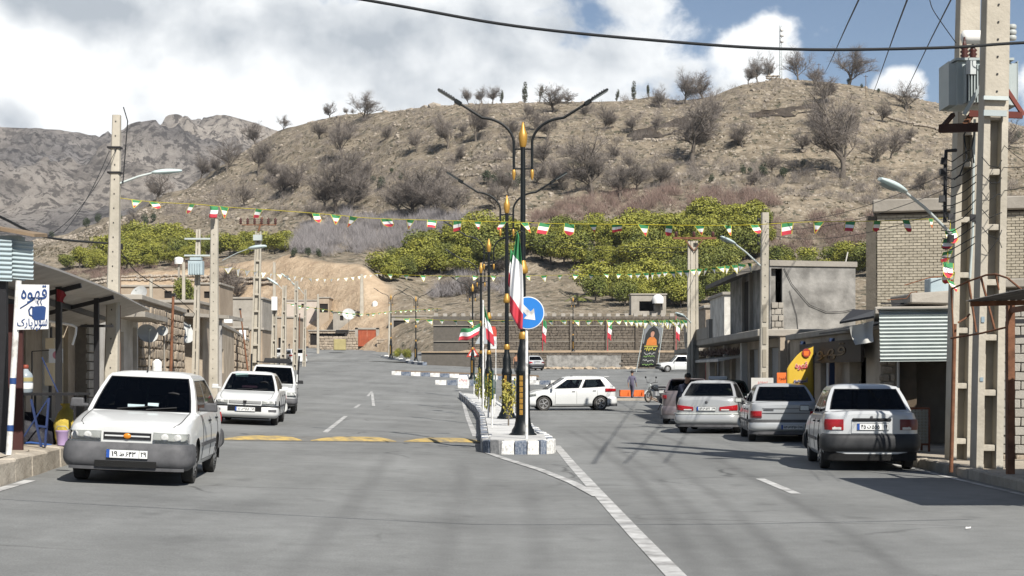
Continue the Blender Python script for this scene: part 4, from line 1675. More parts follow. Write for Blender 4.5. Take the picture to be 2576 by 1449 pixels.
# ---- stone retaining walls across the square
def retaining_walls():
 y=165.0
 x0,x1=W(1060,0,y).x,W(1990,0,y).x
 za,zb=2.1,3.95
 t=thing('retaining_wall','low dark stone retaining wall along the back of the square','wall',(x0,y,0))
 Wd=x1-x0
 pa,pb=W(1375,0,y).x-x0,W(1562,0,y).x-x0
 b=MB()
 b.box((Wd/2,.4,2.0),(Wd,.7,3.9))
 b.build('core',m_dkmortar,t)
 b=MB()
 b.box((Wd/2,.36,zb+.03),(Wd,1.0,.12),r=rnd,jitter=.01)
 b.build('coping',mat('tan_earth_cap',(.30,.23,.16),.95,.2,1),t)
 panel(t,'cement_panel',pa,pb,1.9,3.65,-.02,m_plaster,.1)
 lay(t,'stone',DK,0,Wd,1.9,3.92,.42,.26,.03,.16,21,holes=[(pa,pb,1.8,3.65),(W(1740,0,y).x-x0,Wd,0,9),(0,5.2,0,9)],y=.02,vary=.3,rowv=.15,limit=300)
 b=MB()
 for _ in range(60):
  u=rnd.uniform(1340,1600)
  p=Vector((W(u,0,y-2).x,y-1.0-rnd.random()*1.5,G(W(u,0,y).x,y-1.5)+.05))
  loose_stone_into(b,p,rnd.uniform(.15,.5))
 b.build('earth_heap',mat('pale_earth',(.36,.29,.21),.95,.15,1),None,kind='stuff',label='heap of pale earth against the low wall')
 y=175.0
 x0,x1=W(1090,0,y).x,W(2050,0,y).x
 Wd=x1-x0
 t=thing('upper_stone_wall','tall dark stone wall with teeth on top, above the retaining wall','wall',(x0,y,0))
 b=MB()
 b.box((Wd/2,.4,6.0),(Wd,.7,4.1))
 b.build('core',m_dkmortar,t)
 hide=[(W(1765,0,y).x-x0,Wd,0,20),(0,W(1180,0,y).x-x0,0,20)]
 lay(t,'stone',DK,0,Wd,4.1,8.0,.46,.30,.035,.16,22,holes=hide,y=.02,vary=.3,rowv=.15,limit=300)
 b=MB()
 n=int(Wd/1.0)
 for i in range(n):
  b.box((i*1.0+.3,.3,8.2),(.45,.4,.36),r=rnd,jitter=.03)
 b.build('tooth',mat('pale_wall_tooth',(.30,.28,.25),.9,.15,2),t,kind='stuff')
 b=MB()
 b.box((Wd/2,-.05,7.05),(Wd,.12,.07))
 b.box((Wd/2,-.05,5.3),(Wd,.12,.07))
 b.build('ledge',m_cement,t)
 for u in(1370,1437,1527,1602,1700):
  b=MB()
  b.box((W(u,0,y).x-x0,-.12,5.9),(.34,.30,3.6))
  b.build('buttress',m_dkrubble,t)
def loose_stone_into(b,p,s):
 k=rnd.randrange(6)
 b.add(SV[k],SF[k],0,False,Matrix.Translation(p)@Matrix.Rotation(rnd.uniform(0,6.28),4,'Z')@Matrix.Diagonal((s*1.5,s,s*.8,1)))
retaining_walls()
# ---- left-hand side
def left_front(y):
 return kerbx(y)-2.3
def street_house(name,label,cat,d0,d1,H,dep,mm,holes=(),off=0.0,**k):
 a,c=Vector((left_front(d0)+off,d0,0)),Vector((left_front(d1)+off,d1,0))
 z=min(G(a.x,d0),G(c.x,d1))+.25
 v_=c-a
 rz=math.atan2(v_.y,v_.x)
 return house(name,label,cat,(a.x,d0,z),rz,v_.length,dep,H,mm,holes,**k)
def left_side():
 t=street_house('rendered_shop','beige rendered shop wall behind the grey canopy','shop',30,40.2,2.75,5,m_beige,[(5.3,6.2,0,2.1),(.5,1.6,0,2.2)])
 panel(t,'cream_door',5.32,6.18,.02,2.08,.10,m_cream)
 panel(t,'dark_door',.52,1.58,.02,2.18,.12,m_dark)
 b=MB()
 b.box((7.6,-.12,1.3),(1.0,.3,2.6))
 b.build('block_pier',m_mortar,t)
 lay(t,'concrete_block',BK,7.1,8.1,.0,2.6,.42,.21,.03,.08,31,y=-.28,proud=.012)
 b=MB()
 b.box((3.4,-.05,1.3),(.3,.14,2.6))
 b.build('pilaster',m_white_r,t)
 t=street_house('plastered_house','whitewashed house front with a small slab over its door','house',40.3,47.0,2.75,5,m_white_r,[(3.0,4.1,0,2.1),(5.7,6.5,0,2.3)])
 panel(t,'door',3.02,4.08,.02,2.08,.12,mat('dusty_brown_door',(.16,.11,.075),.8,.15,3))
 panel(t,'doorway',5.6,6.6,0,2.3,.6,m_dark)
 b=MB()
 b.box((4.2,-.45,2.52),(4.6,.9,.14))
 o=b.build('door_slab',m_cement,t)
 t=street_house('stone_house','rubble stone house front carrying a satellite dish','house',47.1,57.5,3.1,6,m_mud,[(5.0,5.9,0,1.9)])
 lay(t,'stone',RB,0,10.3,.1,3.05,.42,.27,.03,.12,41,holes=[(5.0,5.9,0,1.95)],y=-.02,vary=.35,rowv=.25,proud=.03)
 panel(t,'door',5.02,5.88,.02,1.88,.12,m_wood)
 t=street_house('blue_door_house','plain beige house with a narrow dark blue door','house',61.5,82.0,3.0,6,m_beige,[(4.5,6.5,.05,2.15),(11,12.4,.9,2.0)],off=.25)
 panel(t,'blue_door',4.55,6.45,.07,2.12,.10,m_bluedoor)
 panel(t,'window',11,12.4,.9,2.0,.14,m_dark)
 t=street_house('ruined_stone_house','ruined rubble house with orange-brown door beyond the blue-door house','house',83,108,2.7,6,m_mud,[(3,5.0,0,1.9)],off=.1)
 lay(t,'stone',RB,0,24,0,2.7,.62,.36,.05,.14,42,holes=[(3,5,0,1.95)],y=-.02,vary=.35,rowv=.25,proud=.05)
 panel(t,'door',3.05,4.95,.02,1.88,.1,m_redgate)
 t=street_house('stone_row_house','pale stone house row near the top of the street','house',110,163,3.0,7,m_mud,[(8,10,0,2),(24,26.5,0,2.2),(38,40,.8,2.0)])
 lay(t,'stone',RB,0,53,0,3.0,.9,.45,.06,.14,43,holes=[(8,10,0,2),(24,26.5,0,2.2),(38,40,.8,2.0)],y=-.02,vary=.35,rowv=.25,proud=.05)
 panel(t,'door',8,10,0,2,.12,m_wood)
 a,c=W(394,790,60),W(576,802,60)
 t=thing('slab_canopy','long thin concrete slab jutting out over the left pavement on two posts','canopy',(a.x,60,0))
 b=MB()
 Lx=c.x-a.x
 b.add([(0,0,a.z),(Lx,0,c.z),(Lx,3.2,c.z),(0,3.2,a.z),(0,0,a.z+.13),(Lx,0,c.z+.13),(Lx,3.2,c.z+.13),(0,3.2,a.z+.13)],[(0,3,2,1),(4,5,6,7),(0,1,5,4),(1,2,6,5),(2,3,7,6),(3,0,4,7)])
 b.build('slab',m_cement,t)
 for x,m_ in((2.12,m_cement),(2.36,m_grey_sheet)):
  b=MB()
  b.box((x,.3,(c.z+.7)/2),(.10,.10,c.z-.7))
  b.build('post',m_,t)
 b=MB()
 b.box((2.72,-.05,c.z-.09),(.3,.25,.14))
 b.build('end_light',m_tank,t)
 t=thing('grey_canopy','grey sheet canopy on thin dark posts over the left pavement','canopy',(0,0,0))
 n=14
 b=MB()
 prof=[(21.6,-6.62,-8.6),(24,-6.85,-8.9),(28,-7.3,-9.3),(31,-7.65,-9.6),(34.5,-8.15,-9.9),(38,-8.66,-10.3)]
 for i,(y,xa_,xb_)in enumerate(prof):
  for q in range(8):
   s=q/7
   z=3.17-.45*s+.015*math.sin(q*2.6+i)
   b.v.append((xa_+(xb_-xa_)*s,y,z))
 m=len(b.v)
 b.v+=[(x,y,z+.03)for x,y,z in b.v]
 for i in range(len(prof)-1):
  for q in range(7):
   a=i*8+q
   b.f.append([a,a+1,a+9,a+8])
   b.f.append([m+a,m+a+8,m+a+9,m+a+1])
   b.m+=[0,0]
   b.s+=[False,False]
 for i in range(len(prof)-1):
  a=i*8
  b.f.append([a,a+8,m+a+8,m+a])
  b.m.append(0)
  b.s.append(False)
 e=(len(prof)-1)*8
 for q in range(7):
  b.f.append([e+q,e+q+1,m+e+q+1,m+e+q])
  b.m.append(0)
  b.s.append(False)
 b.build('canopy_sheet',m_grey_sheet,t)
 b=MB()
 for(ya,xa_),(yb,xb_)in zip([(p[0],p[1])for p in prof],[(p[0],p[1])for p in prof][1:]):
  b.bar((xa_-.9,ya,2.90),(xb_-.9,yb,2.90),.07,.10)
 b.build('beam',m_black,t)
 b=MB()
 for y in(22.2,26.5,30.5):
  xk_=interp(y,[(p[0],p[1])for p in prof])
  b.bar((xk_-.05,y,3.10),(xk_-2.0,y,2.62),.06,.08)
 b.build('rafter',m_black,t)
 for u,y,v0,lb in((148,26.5,724,0),(243,30.5,765,1)):
  p=W(u,v0,y)
  b=MB()
  b.bar((p.x,y,.5),(p.x,y,p.z+.12),.09,.09)
  b.build('post',m_black,t)
  if lb:
   q=W(u,820,y)
   b=MB()
   b.bar((q.x-.3,y,q.z),(q.x+.32,y,q.z),.05,.05)
   b.build('crossbar',m_black,t)
 b=MB()
 p=W(150,735,26.4)
 b.grid(lambda s,q:(p.x-.05+(.13+.03*math.sin(q*7))*s,26.4+.03*math.sin(s*9),p.z+.05-.20*q-.05*s*s),6,4)
 b.build('red_rag',mat('faded_red_rag',(.25,.03,.035),.9),t)
 t=thing('sheet_kiosk','kiosk with a ribbed blue-grey metal front at the left edge','kiosk',(0,0,0))
 D=21.4
 for(ua,ub,y,va,vb)in((-60,30,D,600,704),(31,84,D+.1,604,700)):
  p,q=W(ua,vb,y),W(ub,va,y)
  b=MB()
  nn=9*6
  for i in range(nn+1):
   s=i/nn
   for j in range(2):
    b.v.append((p.x+(q.x-p.x)*j,y+.014*math.sin(2*PI*9*s),p.z+(q.z-p.z)*s-(.02*j)))
  for i in range(nn):
   b.f.append([2*i,2*i+1,2*i+3,2*i+2])
   b.m.append(0)
   b.s.append(True)
  b.build('ribbed_sheet',m_bluegrey,t)
 p,q=W(-60,570,D),W(92,598,D)
 b=MB()
 b.add([(p.x,D-.1,p.z),(q.x,D-.1,q.z),(q.x,D+.5,q.z+.05),(p.x,D+.5,p.z),(p.x,D-.1,p.z+.05),(q.x,D-.1,q.z+.04),(q.x,D+.5,q.z+.1),(p.x,D+.5,p.z+.05)],[(0,3,2,1),(4,5,6,7),(0,1,5,4),(1,2,6,5),(2,3,7,6),(3,0,4,7)])
 b.build('roof',m_wood,t)
 b=MB()
 p,q=W(-60,600,D),W(84,604,D)
 b.box(((p.x+q.x)/2-.1,D+.30,3.2),(q.x-p.x-.3,.3,.6))
 b.build('upper_box',m_bluegrey,t)
 for u,w_ in((4,.12),(-50,.1)):
  p=W(u,0,D+.1)
  b=MB()
  b.box((p.x,D+.15,1.7),(w_,.1,2.5))
  b.build('frame_post',m_black,t)
 p,q=W(12,0,D+.8),W(58,0,D+.8)
 b=MB()
 b.box(((p.x+q.x)/2,D+.8,1.55),(q.x-p.x,.05,2.1))
 b.build('red_brown_door',mat('dark_maroon_metal',(.05,.018,.016),.7,.2,3),t)
 b=MB()
 b.box((W(-40,0,D+1).x,D+1.4,1.6),(.5,.8,2.2))
 b.build('dark_back',m_dark,t)
left_side()
# ---- houses on the slope
def front_house(name,label,u0,u1,vt,vb,d,dep,mm,holes=(),cat='house',roof_m=None,**k):
 a,c=W(u0,vb,d),W(u1,vt,d)
 H=c.z-a.z
 hs=[((h[0]-u0)*d/4000,(h[1]-u0)*d/4000,(vb-h[3])*d/4000,(vb-h[2])*d/4000)for h in holes]
 t=house(name,label,cat,(a.x,d,a.z),0,c.x-a.x,dep,H,mm,hs,roof_m=roof_m,base=-3.0,**k)
 for h in hs:
  panel(t,'window' if h[2]>.3 else 'doorway',h[0],h[1],h[2],h[3],.14,m_dark,.04)
 return t
def village():
 front_house('hillside_house','flat grey-beige house below the terrace wall on the left slope',300,456,722,800,118,6,m_mud,[(413,432,732,750)])
 front_house('hillside_house','flat house with one dark square window between two left poles',494,552,716,800,125,6,m_mud,[(513,527,733,750)])
 front_house('hillside_house','pale house with small square holes behind the stone house',350,490,762,860,84,6,m_beige,[(405,413,772,788),(418,424,772,790),(470,476,778,790)])
 front_house('hillside_house','beige house wedged behind the tall left pole',285,350,790,900,72,5,m_mud,[(300,312,800,815)])
 front_house('hillside_house','grey rendered house in the bare trees behind the ladder pole',560,660,752,860,140,7,m_cement,[])
 front_house('hillside_house','stone house with a pale lintel above the parked cars',655,745,800,895,168,7,m_mud,[(700,712,850,882)])
 front_house('hillside_house','small house with a bright edge of roof beside the ladder pole',590,660,830,905,120,6,m_mud,[(600,616,850,885)])
 front_house('hillside_house','pale pink flat house at the top of the street',718,800,757,800,214,6,m_pinkr,[(758,768,764,774)])
 t=front_house('hillside_house','small dark shed on the slope beside the pink house',802,828,750,800,211,5,m_mud,[(804,825,764,786)],cat='shed')
 t=front_house('stone_yard_house','low rubble house with a pale lintel slab, left of the red gate',776,900,833,882,200,6,m_mud,[(780,868,838,868)])
 lay(t,'stone',RB,.1,6.1,0,2.35,.55,.33,.05,.16,51,holes=[(.2,4.6,.5,2.1)],y=-.03,vary=.35,rowv=.2,proud=.05)
 t=front_house('grey_block_house','grey block house with a parapet behind the red gate',838,984,786,850,206,7,m_cement,[(855,864,794,806)])
 a,c=W(901,871,196.5),W(946,829,196.5)
 t=thing('yard_gate','red-brown sheet metal double gate at the top of the street','gate',(a.x,196.5,a.z))
 Wd,H=c.x-a.x,c.z-a.z
 for i in(0,1):
  b=MB()
  x0=Wd/2*i
  b.box((x0+Wd/4,0,H/2),(Wd/2-.03,.05,H))
  for k in range(1,5):
   b.box((x0+Wd/10*k,-.035,H/2),(.03,.03,H))
  b.build('leaf',m_redgate,t)
 b=MB()
 b.box((-.2,.1,H/2-.3),(.36,.5,H+1.0))
 b.box((Wd+.2,.1,H/2-.3),(.36,.5,H+1.0))
 b.box((Wd/2,.1,H+.12),(Wd+.8,.5,.2))
 b.build('gate_pier',m_cement,t)
 t=front_house('porch_house','low house with a deep dark porch right of the red gate',985,1096,797,866,196,6,m_cement,[(990,1078,806,850)],roof=True)
 b=MB()
 b.box((4.5,-.25,1.6),(.12,.12,3.0))
 b.build('red_post',m_redgate,t)
 front_house('porch_house_wing','pale blank wall of a house at the end of the porch',1096,1128,794,850,197,5,m_pinkr)
 for(nm,lb,ua,ub,vt,vb,d)in(('yard_wall','low rubble yard wall left of the red gate',800,900,846,888,195.4),('yard_wall','low rubble yard wall below the dark porch',948,1060,852,880,193.5),('yard_wall','rubble wall running right behind the street lamps',1098,1215,838,876,190)):
  a,c=W(ua,vb,d),W(ub,vt,d)
  t=thing(nm,lb,'wall',(a.x,d,a.z))
  b=MB()
  b.box(((c.x-a.x)/2,.2,(c.z-a.z)/2-.6),(c.x-a.x,.3,c.z-a.z+1.0))
  b.build('core',m_mud,t)
  lay(t,'stone',RB,0,c.x-a.x,-.2,c.z-a.z,.55,.33,.05,.16,55+ua,y=.02,vary=.35,rowv=.2,proud=.05,limit=150)
 t=thing('terrace_wall','dry stone terrace wall across the tan bank on the left','wall',(0,0,0))
 r=random.Random(88)
 n=0
 for i in range(150):
  u=232+i*3.1
  for k in range(2):
   v=interp(u,[(232,716),(300,708),(450,706),(600,712),(700,718)])-k*9
   d=150*kdist(u)+40
   p=W(u+r.uniform(-1,1),v,199)
   q=on_hill(u,v,176)
   if q is None:
    continue
   s=r.uniform(.2,.36)
   link('stone',STM[r.randrange(6)],t,loc=q+Vector((0,-.3,.1)),rot=(0,0,r.uniform(0,6)),scale=(s*1.3,s,s*1.2))
 t=thing('field_wall','line of stacked field stones climbing the hill behind the transformer','wall',(0,0,0))
 for i in range(110):
  s_=i/109
  u=2190+215*s_
  q=on_hill(u,interp(u,[(2190,289),(2230,298),(2300,317),(2405,338)]))
  if q:
   s=r.uniform(.22,.42)
   link('stone',STM[r.randrange(6)],t,loc=q+Vector((0,0,.25)),rot=(0,0,r.uniform(0,6)),scale=(s*1.2,s,s*1.2))
 q=on_hill(1945,200)
 t=thing('hilltop_hut','small ruined stone hut on the very top of the hill','hut',q)
 for i in range(16):
  link('stone',STM[i%6],t,loc=(-1.3+.35*(i%8),.2*(i%3),.3+.5*(i//8)),rot=(0,0,i),scale=(.45,.4,.38))
 a=W(1588,778,178)
 t=house('wall_shelter','small grey block shelter on top of the tall stone wall','shed',(a.x,178,a.z-.4),0,3.9,3,2.0,m_cement,[(.9,2.6,.2,1.3)])
 panel(t,'back_room',.2,3.6,0,1.9,2.0,m_dark)
 p=W(1655,750,177.5)
 t=thing('water_tank','white round water tank above the tall stone wall','tank',(p.x,177.5,p.z-1.1))
 b=MB()
 b.lathe([(.62,.5),(.66,.9),(.60,1.2),(.35,1.45),(.1,1.52)],18)
 b.build('tank_body',m_tank,t)
 b=MB()
 for q in(-.45,.45):
  b.box((q,0,.25),(.1,.6,1.0))
 b.build('stand',m_black,t)
village()
def tanks_and_dishes():
 def cyl_tank(label,u,v0,v1,d,wpx,post=0):
  p=W(u,v1,d)
  r_=wpx*d/8000
  h=(v1-v0)*d/4000
  t=thing('water_tank',label,'tank',(p.x,d,p.z))
  b=MB()
  b.lathe([(r_,0),(r_,h*.82),(r_*.95,h*.9),(r_*.45,h),(r_*.3,h*1.03)],18)
  for k in range(1,4):
   b.lathe([(r_*1.03,h*.2*k),(r_*1.03,h*.2*k+.04)],18)
  b.build('tank_body',m_tank,t)
  b=MB()
  b.box((0,0,-post/2-.02),(r_*1.2 if post<.5 else .14,r_*1.2 if post<.5 else .14,max(post,.04)))
  b.build('stand',m_cement,t)
 cyl_tank('white cylinder water tank standing by the stone house, above the near car roof',395,905,955,46,24,.5)
 cyl_tank('white water tank on a tall post against the tan bank',450,647,664,120,22,4)
 cyl_tank('white upright water tank on the grey block house',943,758,786,206,14,.3)
 cyl_tank('white box tank under the slab canopy by the thin posts',468,806,820,62,16,1.2)
 def dish(label,u,v,d,r_,tilt,m_):
  p=W(u,v,d)
  t=thing('satellite_dish',label,'dish',p)
  b=MB()
  n,k=20,5
  M=Matrix.Rotation(tilt,4,'Z')@Matrix.Rotation(math.radians(62),4,'X')
  prof=[(r_*i/k,.28*r_*(i/k)**2)for i in range(k+1)]
  for rr,z in prof:
   for j in range(n):
    a=2*PI*j/n
    b.v.append(tuple(M@Vector((rr*math.cos(a),rr*math.sin(a),z))))
  for i in range(k):
   for j in range(n):
    b.f.append([i*n+j,i*n+(j+1)%n,(i+1)*n+(j+1)%n,(i+1)*n+j])
    b.m.append(0)
    b.s.append(True)
  b.build('reflector',m_,t)
  b=MB()
  f=M@Vector((0,0,r_*.95))
  b.tube([M@Vector((0,-r_,.28*r_)),f],.012,5)
  b.tube([f,f+M@Vector((0,0,.12))],.04,8)
  b.build('feed_arm',m_galv,t)
  b=MB()
  b.tube([(0,.05,0),(0,.25,-.2),(0,.25,-.2-max(.4,p.z-G(p.x,d)-.5))],.03,6)
  b.build('mast',m_cement,t)
 dm=mat('grey_dish',(.36,.37,.36),.7,.15,3,col2=(.48,.49,.48))
 dish('large grey satellite dish on a mast before the rubble stone house',370,842,45.5,.30,.5,dm)
 dish('small grey satellite dish just right of the large one',408,834,47,.17,.3,dm)
 dish('pale dish on the roof of the flat house behind the tall left pole',352,742,110,.62,-.3,dm)
 dish('pale dish in front of the blue-door house',455,838,60,.5,.9,dm)
 dish('little dish on the row of houses near the top of the street',877,792,198,.8,.2,dm)
 p=W(471,765,112)
 place_tree('leafy_tree',(('trunk',CTR),('crown',CIT[4])),p-Vector((0,0,1.0)),1.05,0,'narrow dark green tree between two flat houses on the left','tree',None,.7)
tanks_and_dishes()
# ========================== island, lamps, poles, wires, flags
m_kwhite=mat('white_kerb_paint',(.36,.35,.33),.8,.1,5,.2,20,col2=(.68,.68,.66),contrast=(.32,.55),detail=9)
m_kblue=mat('navy_kerb_paint',(.05,.075,.12),.75,.15,6,.2,20,col2=(.20,.22,.255),detail=9,contrast=(.35,.6))
m_kgrey=mat('worn_shaded_kerb',(.16,.165,.17),.85,.2,5,.2,20,col2=(.30,.30,.30))
m_isl=mat('pale_island_top',(.42,.42,.41),.9,.1,2,.3,25,col2=(.60,.60,.585))
m_soil=mat('brown_soil',(.18,.13,.085),.95,.2,2,.4,10)
def island():
 left=[(33.0,-.56),(45,-.82),(55,-1.05),(64,-1.40),(75,-2.05),(84,-2.72)]
 right=[(33.0,.82),(41.6,.52),(50,.22),(64,-.28),(75,-.85),(84,-1.45)]
 t=thing('traffic_island','long narrow planted traffic island with blue and white kerb stones','island',(0,0,0))
 h=.27
 b=MB()
 ys_=[33.0+1.0*i for i in range(52)]
 for y in ys_:
  a,c=interp(y,left)+.10,interp(y,right)-.10
  for k in range(5):
   x=a+(c-a)*k/4
   b.v.append((x,y,G(x,y)+h-.02))
 for i in range(len(ys_)-1):
  for k in range(4):
   a=i*5+k
   b.f.append([a,a+1,a+6,a+5])
   b.m.append(0)
   b.s.append(True)
 b.add([(-.48,32.6,h-.02),(-.2,32.3,h-.02),(.46,32.3,h-.02),(.74,32.6,h-.02),(.74,33,h-.02),(-.48,33,h-.02)],[(0,1,2,3,4,5)])
 b.build('paving',m_isl,t)
 r=random.Random(14)
 ms={}
 for nm,mm in(('w',m_kwhite),('b',m_kblue),('g',m_kgrey)):
  ms[nm]=[]
  for k in range(3):
   bb=MB()
   bb.box((0,0,.5),(1,1,1),r=r,jitter=.06)
   me_=bb.mesh('kerb_stone',mm)
   ms[nm].append(bevel_mesh(me_,.06,1,20))
 def stone(p,q,kind,w=.17,side=0,hh=h):
  p,q=Vector(p),Vector(q)
  v_=q-p
  a=math.atan2(v_.y,v_.x)
  c=(p+q)/2
  link('kerb_stone',ms[kind][r.randrange(3)],t,loc=(c.x,c.y,G(c.x,c.y)-.04),rot=(0,0,a),scale=(v_.length*.985,w,hh+.05))
 y,i=33.0,0
 while y<84:
  for side in(left,right):
   kind=('w','b')[i%2]if side is right or i<2 else('g','b','w','b')[i%4]  # left side takes grey stones: shade put into the colour, plus wear
   stone((interp(y,side),y,0),(interp(y+.55,side),y+.55,0),kind)
  y+=.55
  i+=1
 nose=[(-.56,33.0),(-.53,32.72),(-.40,32.42),(-.20,32.26),(.06,32.20),(.30,32.20),(.54,32.26),(.66,32.34),(.78,32.62),(.82,33.0)]
 for k,(p,q)in enumerate(zip(nose,nose[1:])):
  stone((*p,0),(*q,0),('g','b','g','w','b','w','b','w','w')[k],.16)
 b=MB()
 b.box((.13,34.0,h+.005),(1.15,2.9,.04))
 o=b.build('concrete_slab',mat('pale_slab',(.44,.44,.43),.9,.08,2,.2,20),t)
 return t
def far_islands():
 r=random.Random(15)
 t=thing('crossing_island','low island with blue and white kerb stones across the junction','island',(0,0,0))
 y=123.5
 xs_=[W(985,0,y).x+i*.75 for i in range(15)]
 b=MB()
 b.add([(xs_[0],y,G(xs_[0],y)+.2),(xs_[-1]+1,y,G(xs_[-1],y)+.2),(xs_[-1]+1,y+5,G(xs_[-1],y+5)+.25),(xs_[0],y+5,G(xs_[0],y+5)+.25)],[(0,1,2,3)])
 b.build('soil',m_soil,t)
 ms=[]
 for mm in(m_kwhite,m_kblue):
  bb=MB()
  bb.box((0,0,.1),(.74,.2,.36),r=r,jitter=.01)
  ms.append(bevel_mesh(bb.mesh('kerb_stone',mm),.02,1))
 for i,x in enumerate(xs_):
  link('kerb_stone',ms[i%2],t,loc=(x+.37,y,G(x,y)))
 t=thing('striped_kerb','short row of blue and white kerb blocks beyond the end of the island','kerb',(0,0,0))
 for i in range(4):
  link('kerb_stone',ms[i%2],t,loc=(-4.7+.76*i,105,G(-4.5,105)),scale=(1,1,1.1))
 t=thing('striped_kerb','short curved row of blue and white kerb blocks behind the white hatchback','kerb',(0,0,0))
 for i in range(5):
  link('kerb_stone',ms[i%2],t,loc=(1.6+.74*i,112-.1*i*i,G(1.6,112)),rot=(0,0,-.08*i))
 p=W(1165,0,99)
 t=thing('concrete_barrier','white concrete barrier with red and green painted letters at the island end','barrier',(p.x,99,G(p.x,99)))
 b=MB()
 b.prism([(-.34,0),(.34,0),(.34,.55),(.24,.85),(-.24,.85),(-.34,.55)],-.2,.2)
 bevel_mesh(b.build('block',m_kwhite,t).data,.03,1)
 link('lettering',text_fit(AR['پارک'],.45,.2,mat('red_lettering',(.5,.02,.04),.6)),t,loc=(0,-.21,.52))
 t=thing('far_island','low narrow island far up the left arm of the street','island',(0,0,0))
 pts=[(W(963,0,176).x,176),(W(1000,0,171).x,171),(W(1035,0,166).x,166),(W(1066,0,163).x,163)]
 for k in range(12):
  s=k/12*3
  a=int(s)
  p,q=Vector((*pts[a],0)),Vector((*pts[a+1],0))
  c=p.lerp(q,s-a+.125)
  link('kerb_stone',ms[k%2 if k>6 else 0],t,loc=(c.x,c.y,G(c.x,c.y)),rot=(0,0,math.atan2(q.y-p.y,q.x-p.x)),scale=(1.9,2.5,1.1))
 for i,(u,y,s)in enumerate(((1022,168,.5),(1000,171,.45))):
  x=W(u,0,y).x
  place_tree('young_bush',(('trunk',CTR),('crown',CIT[i])),(x,y,G(x,y)+.2),s,i,f'young green bush on the far island, {"right" if i == 0 else "left"} of the pair','bush','young bushes on the far island',.8)
island()
far_islands()
# ---- ornamental lamps
m_lampblack=mat('black_lamp_paint',(.005,.007,.008),.45,.08,4,spec=.3)
m_gold=mat('gold_paint',(.42,.235,.045),.42,.08,6,metal=.35,spec=.5)
m_lens=mat('grey_lamp_lens',(.22,.26,.26),.3,.08,6)
def make_lamp():
 t=thing('street_lamp','tall black and gold double street lamp behind the round blue sign','street lamp',(0,0,0),0,'double street lamps on the islands')
 b=MB()
 b.lathe([(.30,0),(.30,.05),(.255,.08),(.24,.14),(.19,.22),(.165,.34),(.165,.40)],20)
 b.build('base',m_lampblack,t)
 b=MB()
 b.lathe([(.155,.40),(.15,1.35),(.165,1.37),(.165,1.42)],12,smooth_=False)
 b.build('lower_shaft',m_lampblack,t)
 b=MB()
 for k in range(12):
  a=2*PI*(k+.5)/12
  if k in(8,2):
   M=Matrix.Rotation(a+PI/2,4,'Z')
   for i in range(7):
    b.box((0,-.149,.52+i*.125),(.072,.016,.105),0,M)
    b.box((0,-.158,.52+i*.125),(.03,.012,.05),0,M)
 b.build('gold_panel',m_gold,t)
 b=MB()
 b.lathe([(.165,1.42),(.15,1.5),(.125,1.56),(.13,1.8),(.10,1.95),(.085,2.0),(.075,2.12)],16)
 b.build('collar',m_lampblack,t)
 b=MB()
 b.lathe([(.085,2.12),(.10,2.15),(.09,2.24),(.07,2.28)],14)
 b.build('gold_ring',m_gold,t)
 b=MB()
 b.lathe([(.065,2.28),(.06,4.0),(.052,6.35)],14)
 b.build('shaft',m_lampblack,t)
 b=MB()
 b.lathe([(.072,3.55),(.11,3.58),(.11,3.66),(.085,3.74),(.06,3.84)],14)
 b.build('gold_bell',m_gold,t)
 b=MB()
 b.lathe([(.055,6.32),(.075,6.36),(.095,6.50),(.10,6.60),(.075,6.66),(.05,6.74),(.02,6.86),(.004,6.88)],14)
 b.build('finial',m_gold,t)
 for s in(-1,1):
  pts=[(s*.20,0,5.78),(s*.20,0,6.45)]
  for i in range(1,10):
   a=i/9
   pts.append((s*(.20+.95*a**1.9*.62+.1*a),0,6.45+.52*math.sin(a*PI/2*.92)))
  e=pts[-1]
  pts.append((s*1.42,0,7.30))
  b=MB()
  b.tube(pts,[.030]*(len(pts)-1)+[.026],8)
  arm=b.build('arm',m_lampblack,t)
  b=MB()
  for z in(5.85,6.28):
   b.tube([(s*.20,0,z),(0,0,z)],.020,6)
  b.build('bracket',m_lampblack,arm)
  b=MB()
  b.lathe([(.010,5.60),(.030,5.66),(.043,5.75),(.035,5.82),(.022,5.84)],12,c=(s*.20,0,0))
  b.build('gold_drop',m_gold,arm)
  ang=math.atan2(.33,.53)
  M=Matrix.Translation((s*1.42,0,7.30))@Matrix.Rotation(-s*ang,4,'Y')
  b=MB()
  b.box((s*.0,0,.0),(.16,.13,.09),0,M)
  b.box((s*.30,0,.015),(.46,.20,.045),0,M,taper=.92)
  for k in range(6):
   b.box((s*(.14+.06*k),0,.045),(.012,.17,.03),0,M)
  h_=b.build('lamp_head',m_lampblack,t)
  bevel_mesh(h_.data,.008,1)
  b=MB()
  b.box((s*.31,0,-.012),(.38,.165,.012),0,M)
  b.build('lens',m_lens,h_)
 return t
lamp0=make_lamp()
lamp_at=[(.24,34.8,'tall black and gold double street lamp behind the round blue sign'),(-.16,49,'second double street lamp from the near end of the planted island'),(-.95,65.3,'third double street lamp from the near end of the planted island'),(-1.62,83,'double street lamp at the far end of the planted island'),(-2.85,115,'double street lamp just across the junction from the planted island'),(-10.1,167,'far double street lamp near the right tip of the far island'),(-13.1,172,'farthest double street lamp, left on the far island')]
for i,(x,y,lb)in enumerate(lamp_at):
 z=G(x,y)+(.27 if y<90 else .2)
 if i==0:
  lamp0.location=(x,y,z)
 else:
  copy_tree(lamp0,(x,y,z),0,lb)
x=W(1442,0,168).x
o=copy_tree(lamp0,(x,168.5,4.0),.3,'double street lamp on the ledge before the tall dark wall')
o.scale=(.85,.85,.85)
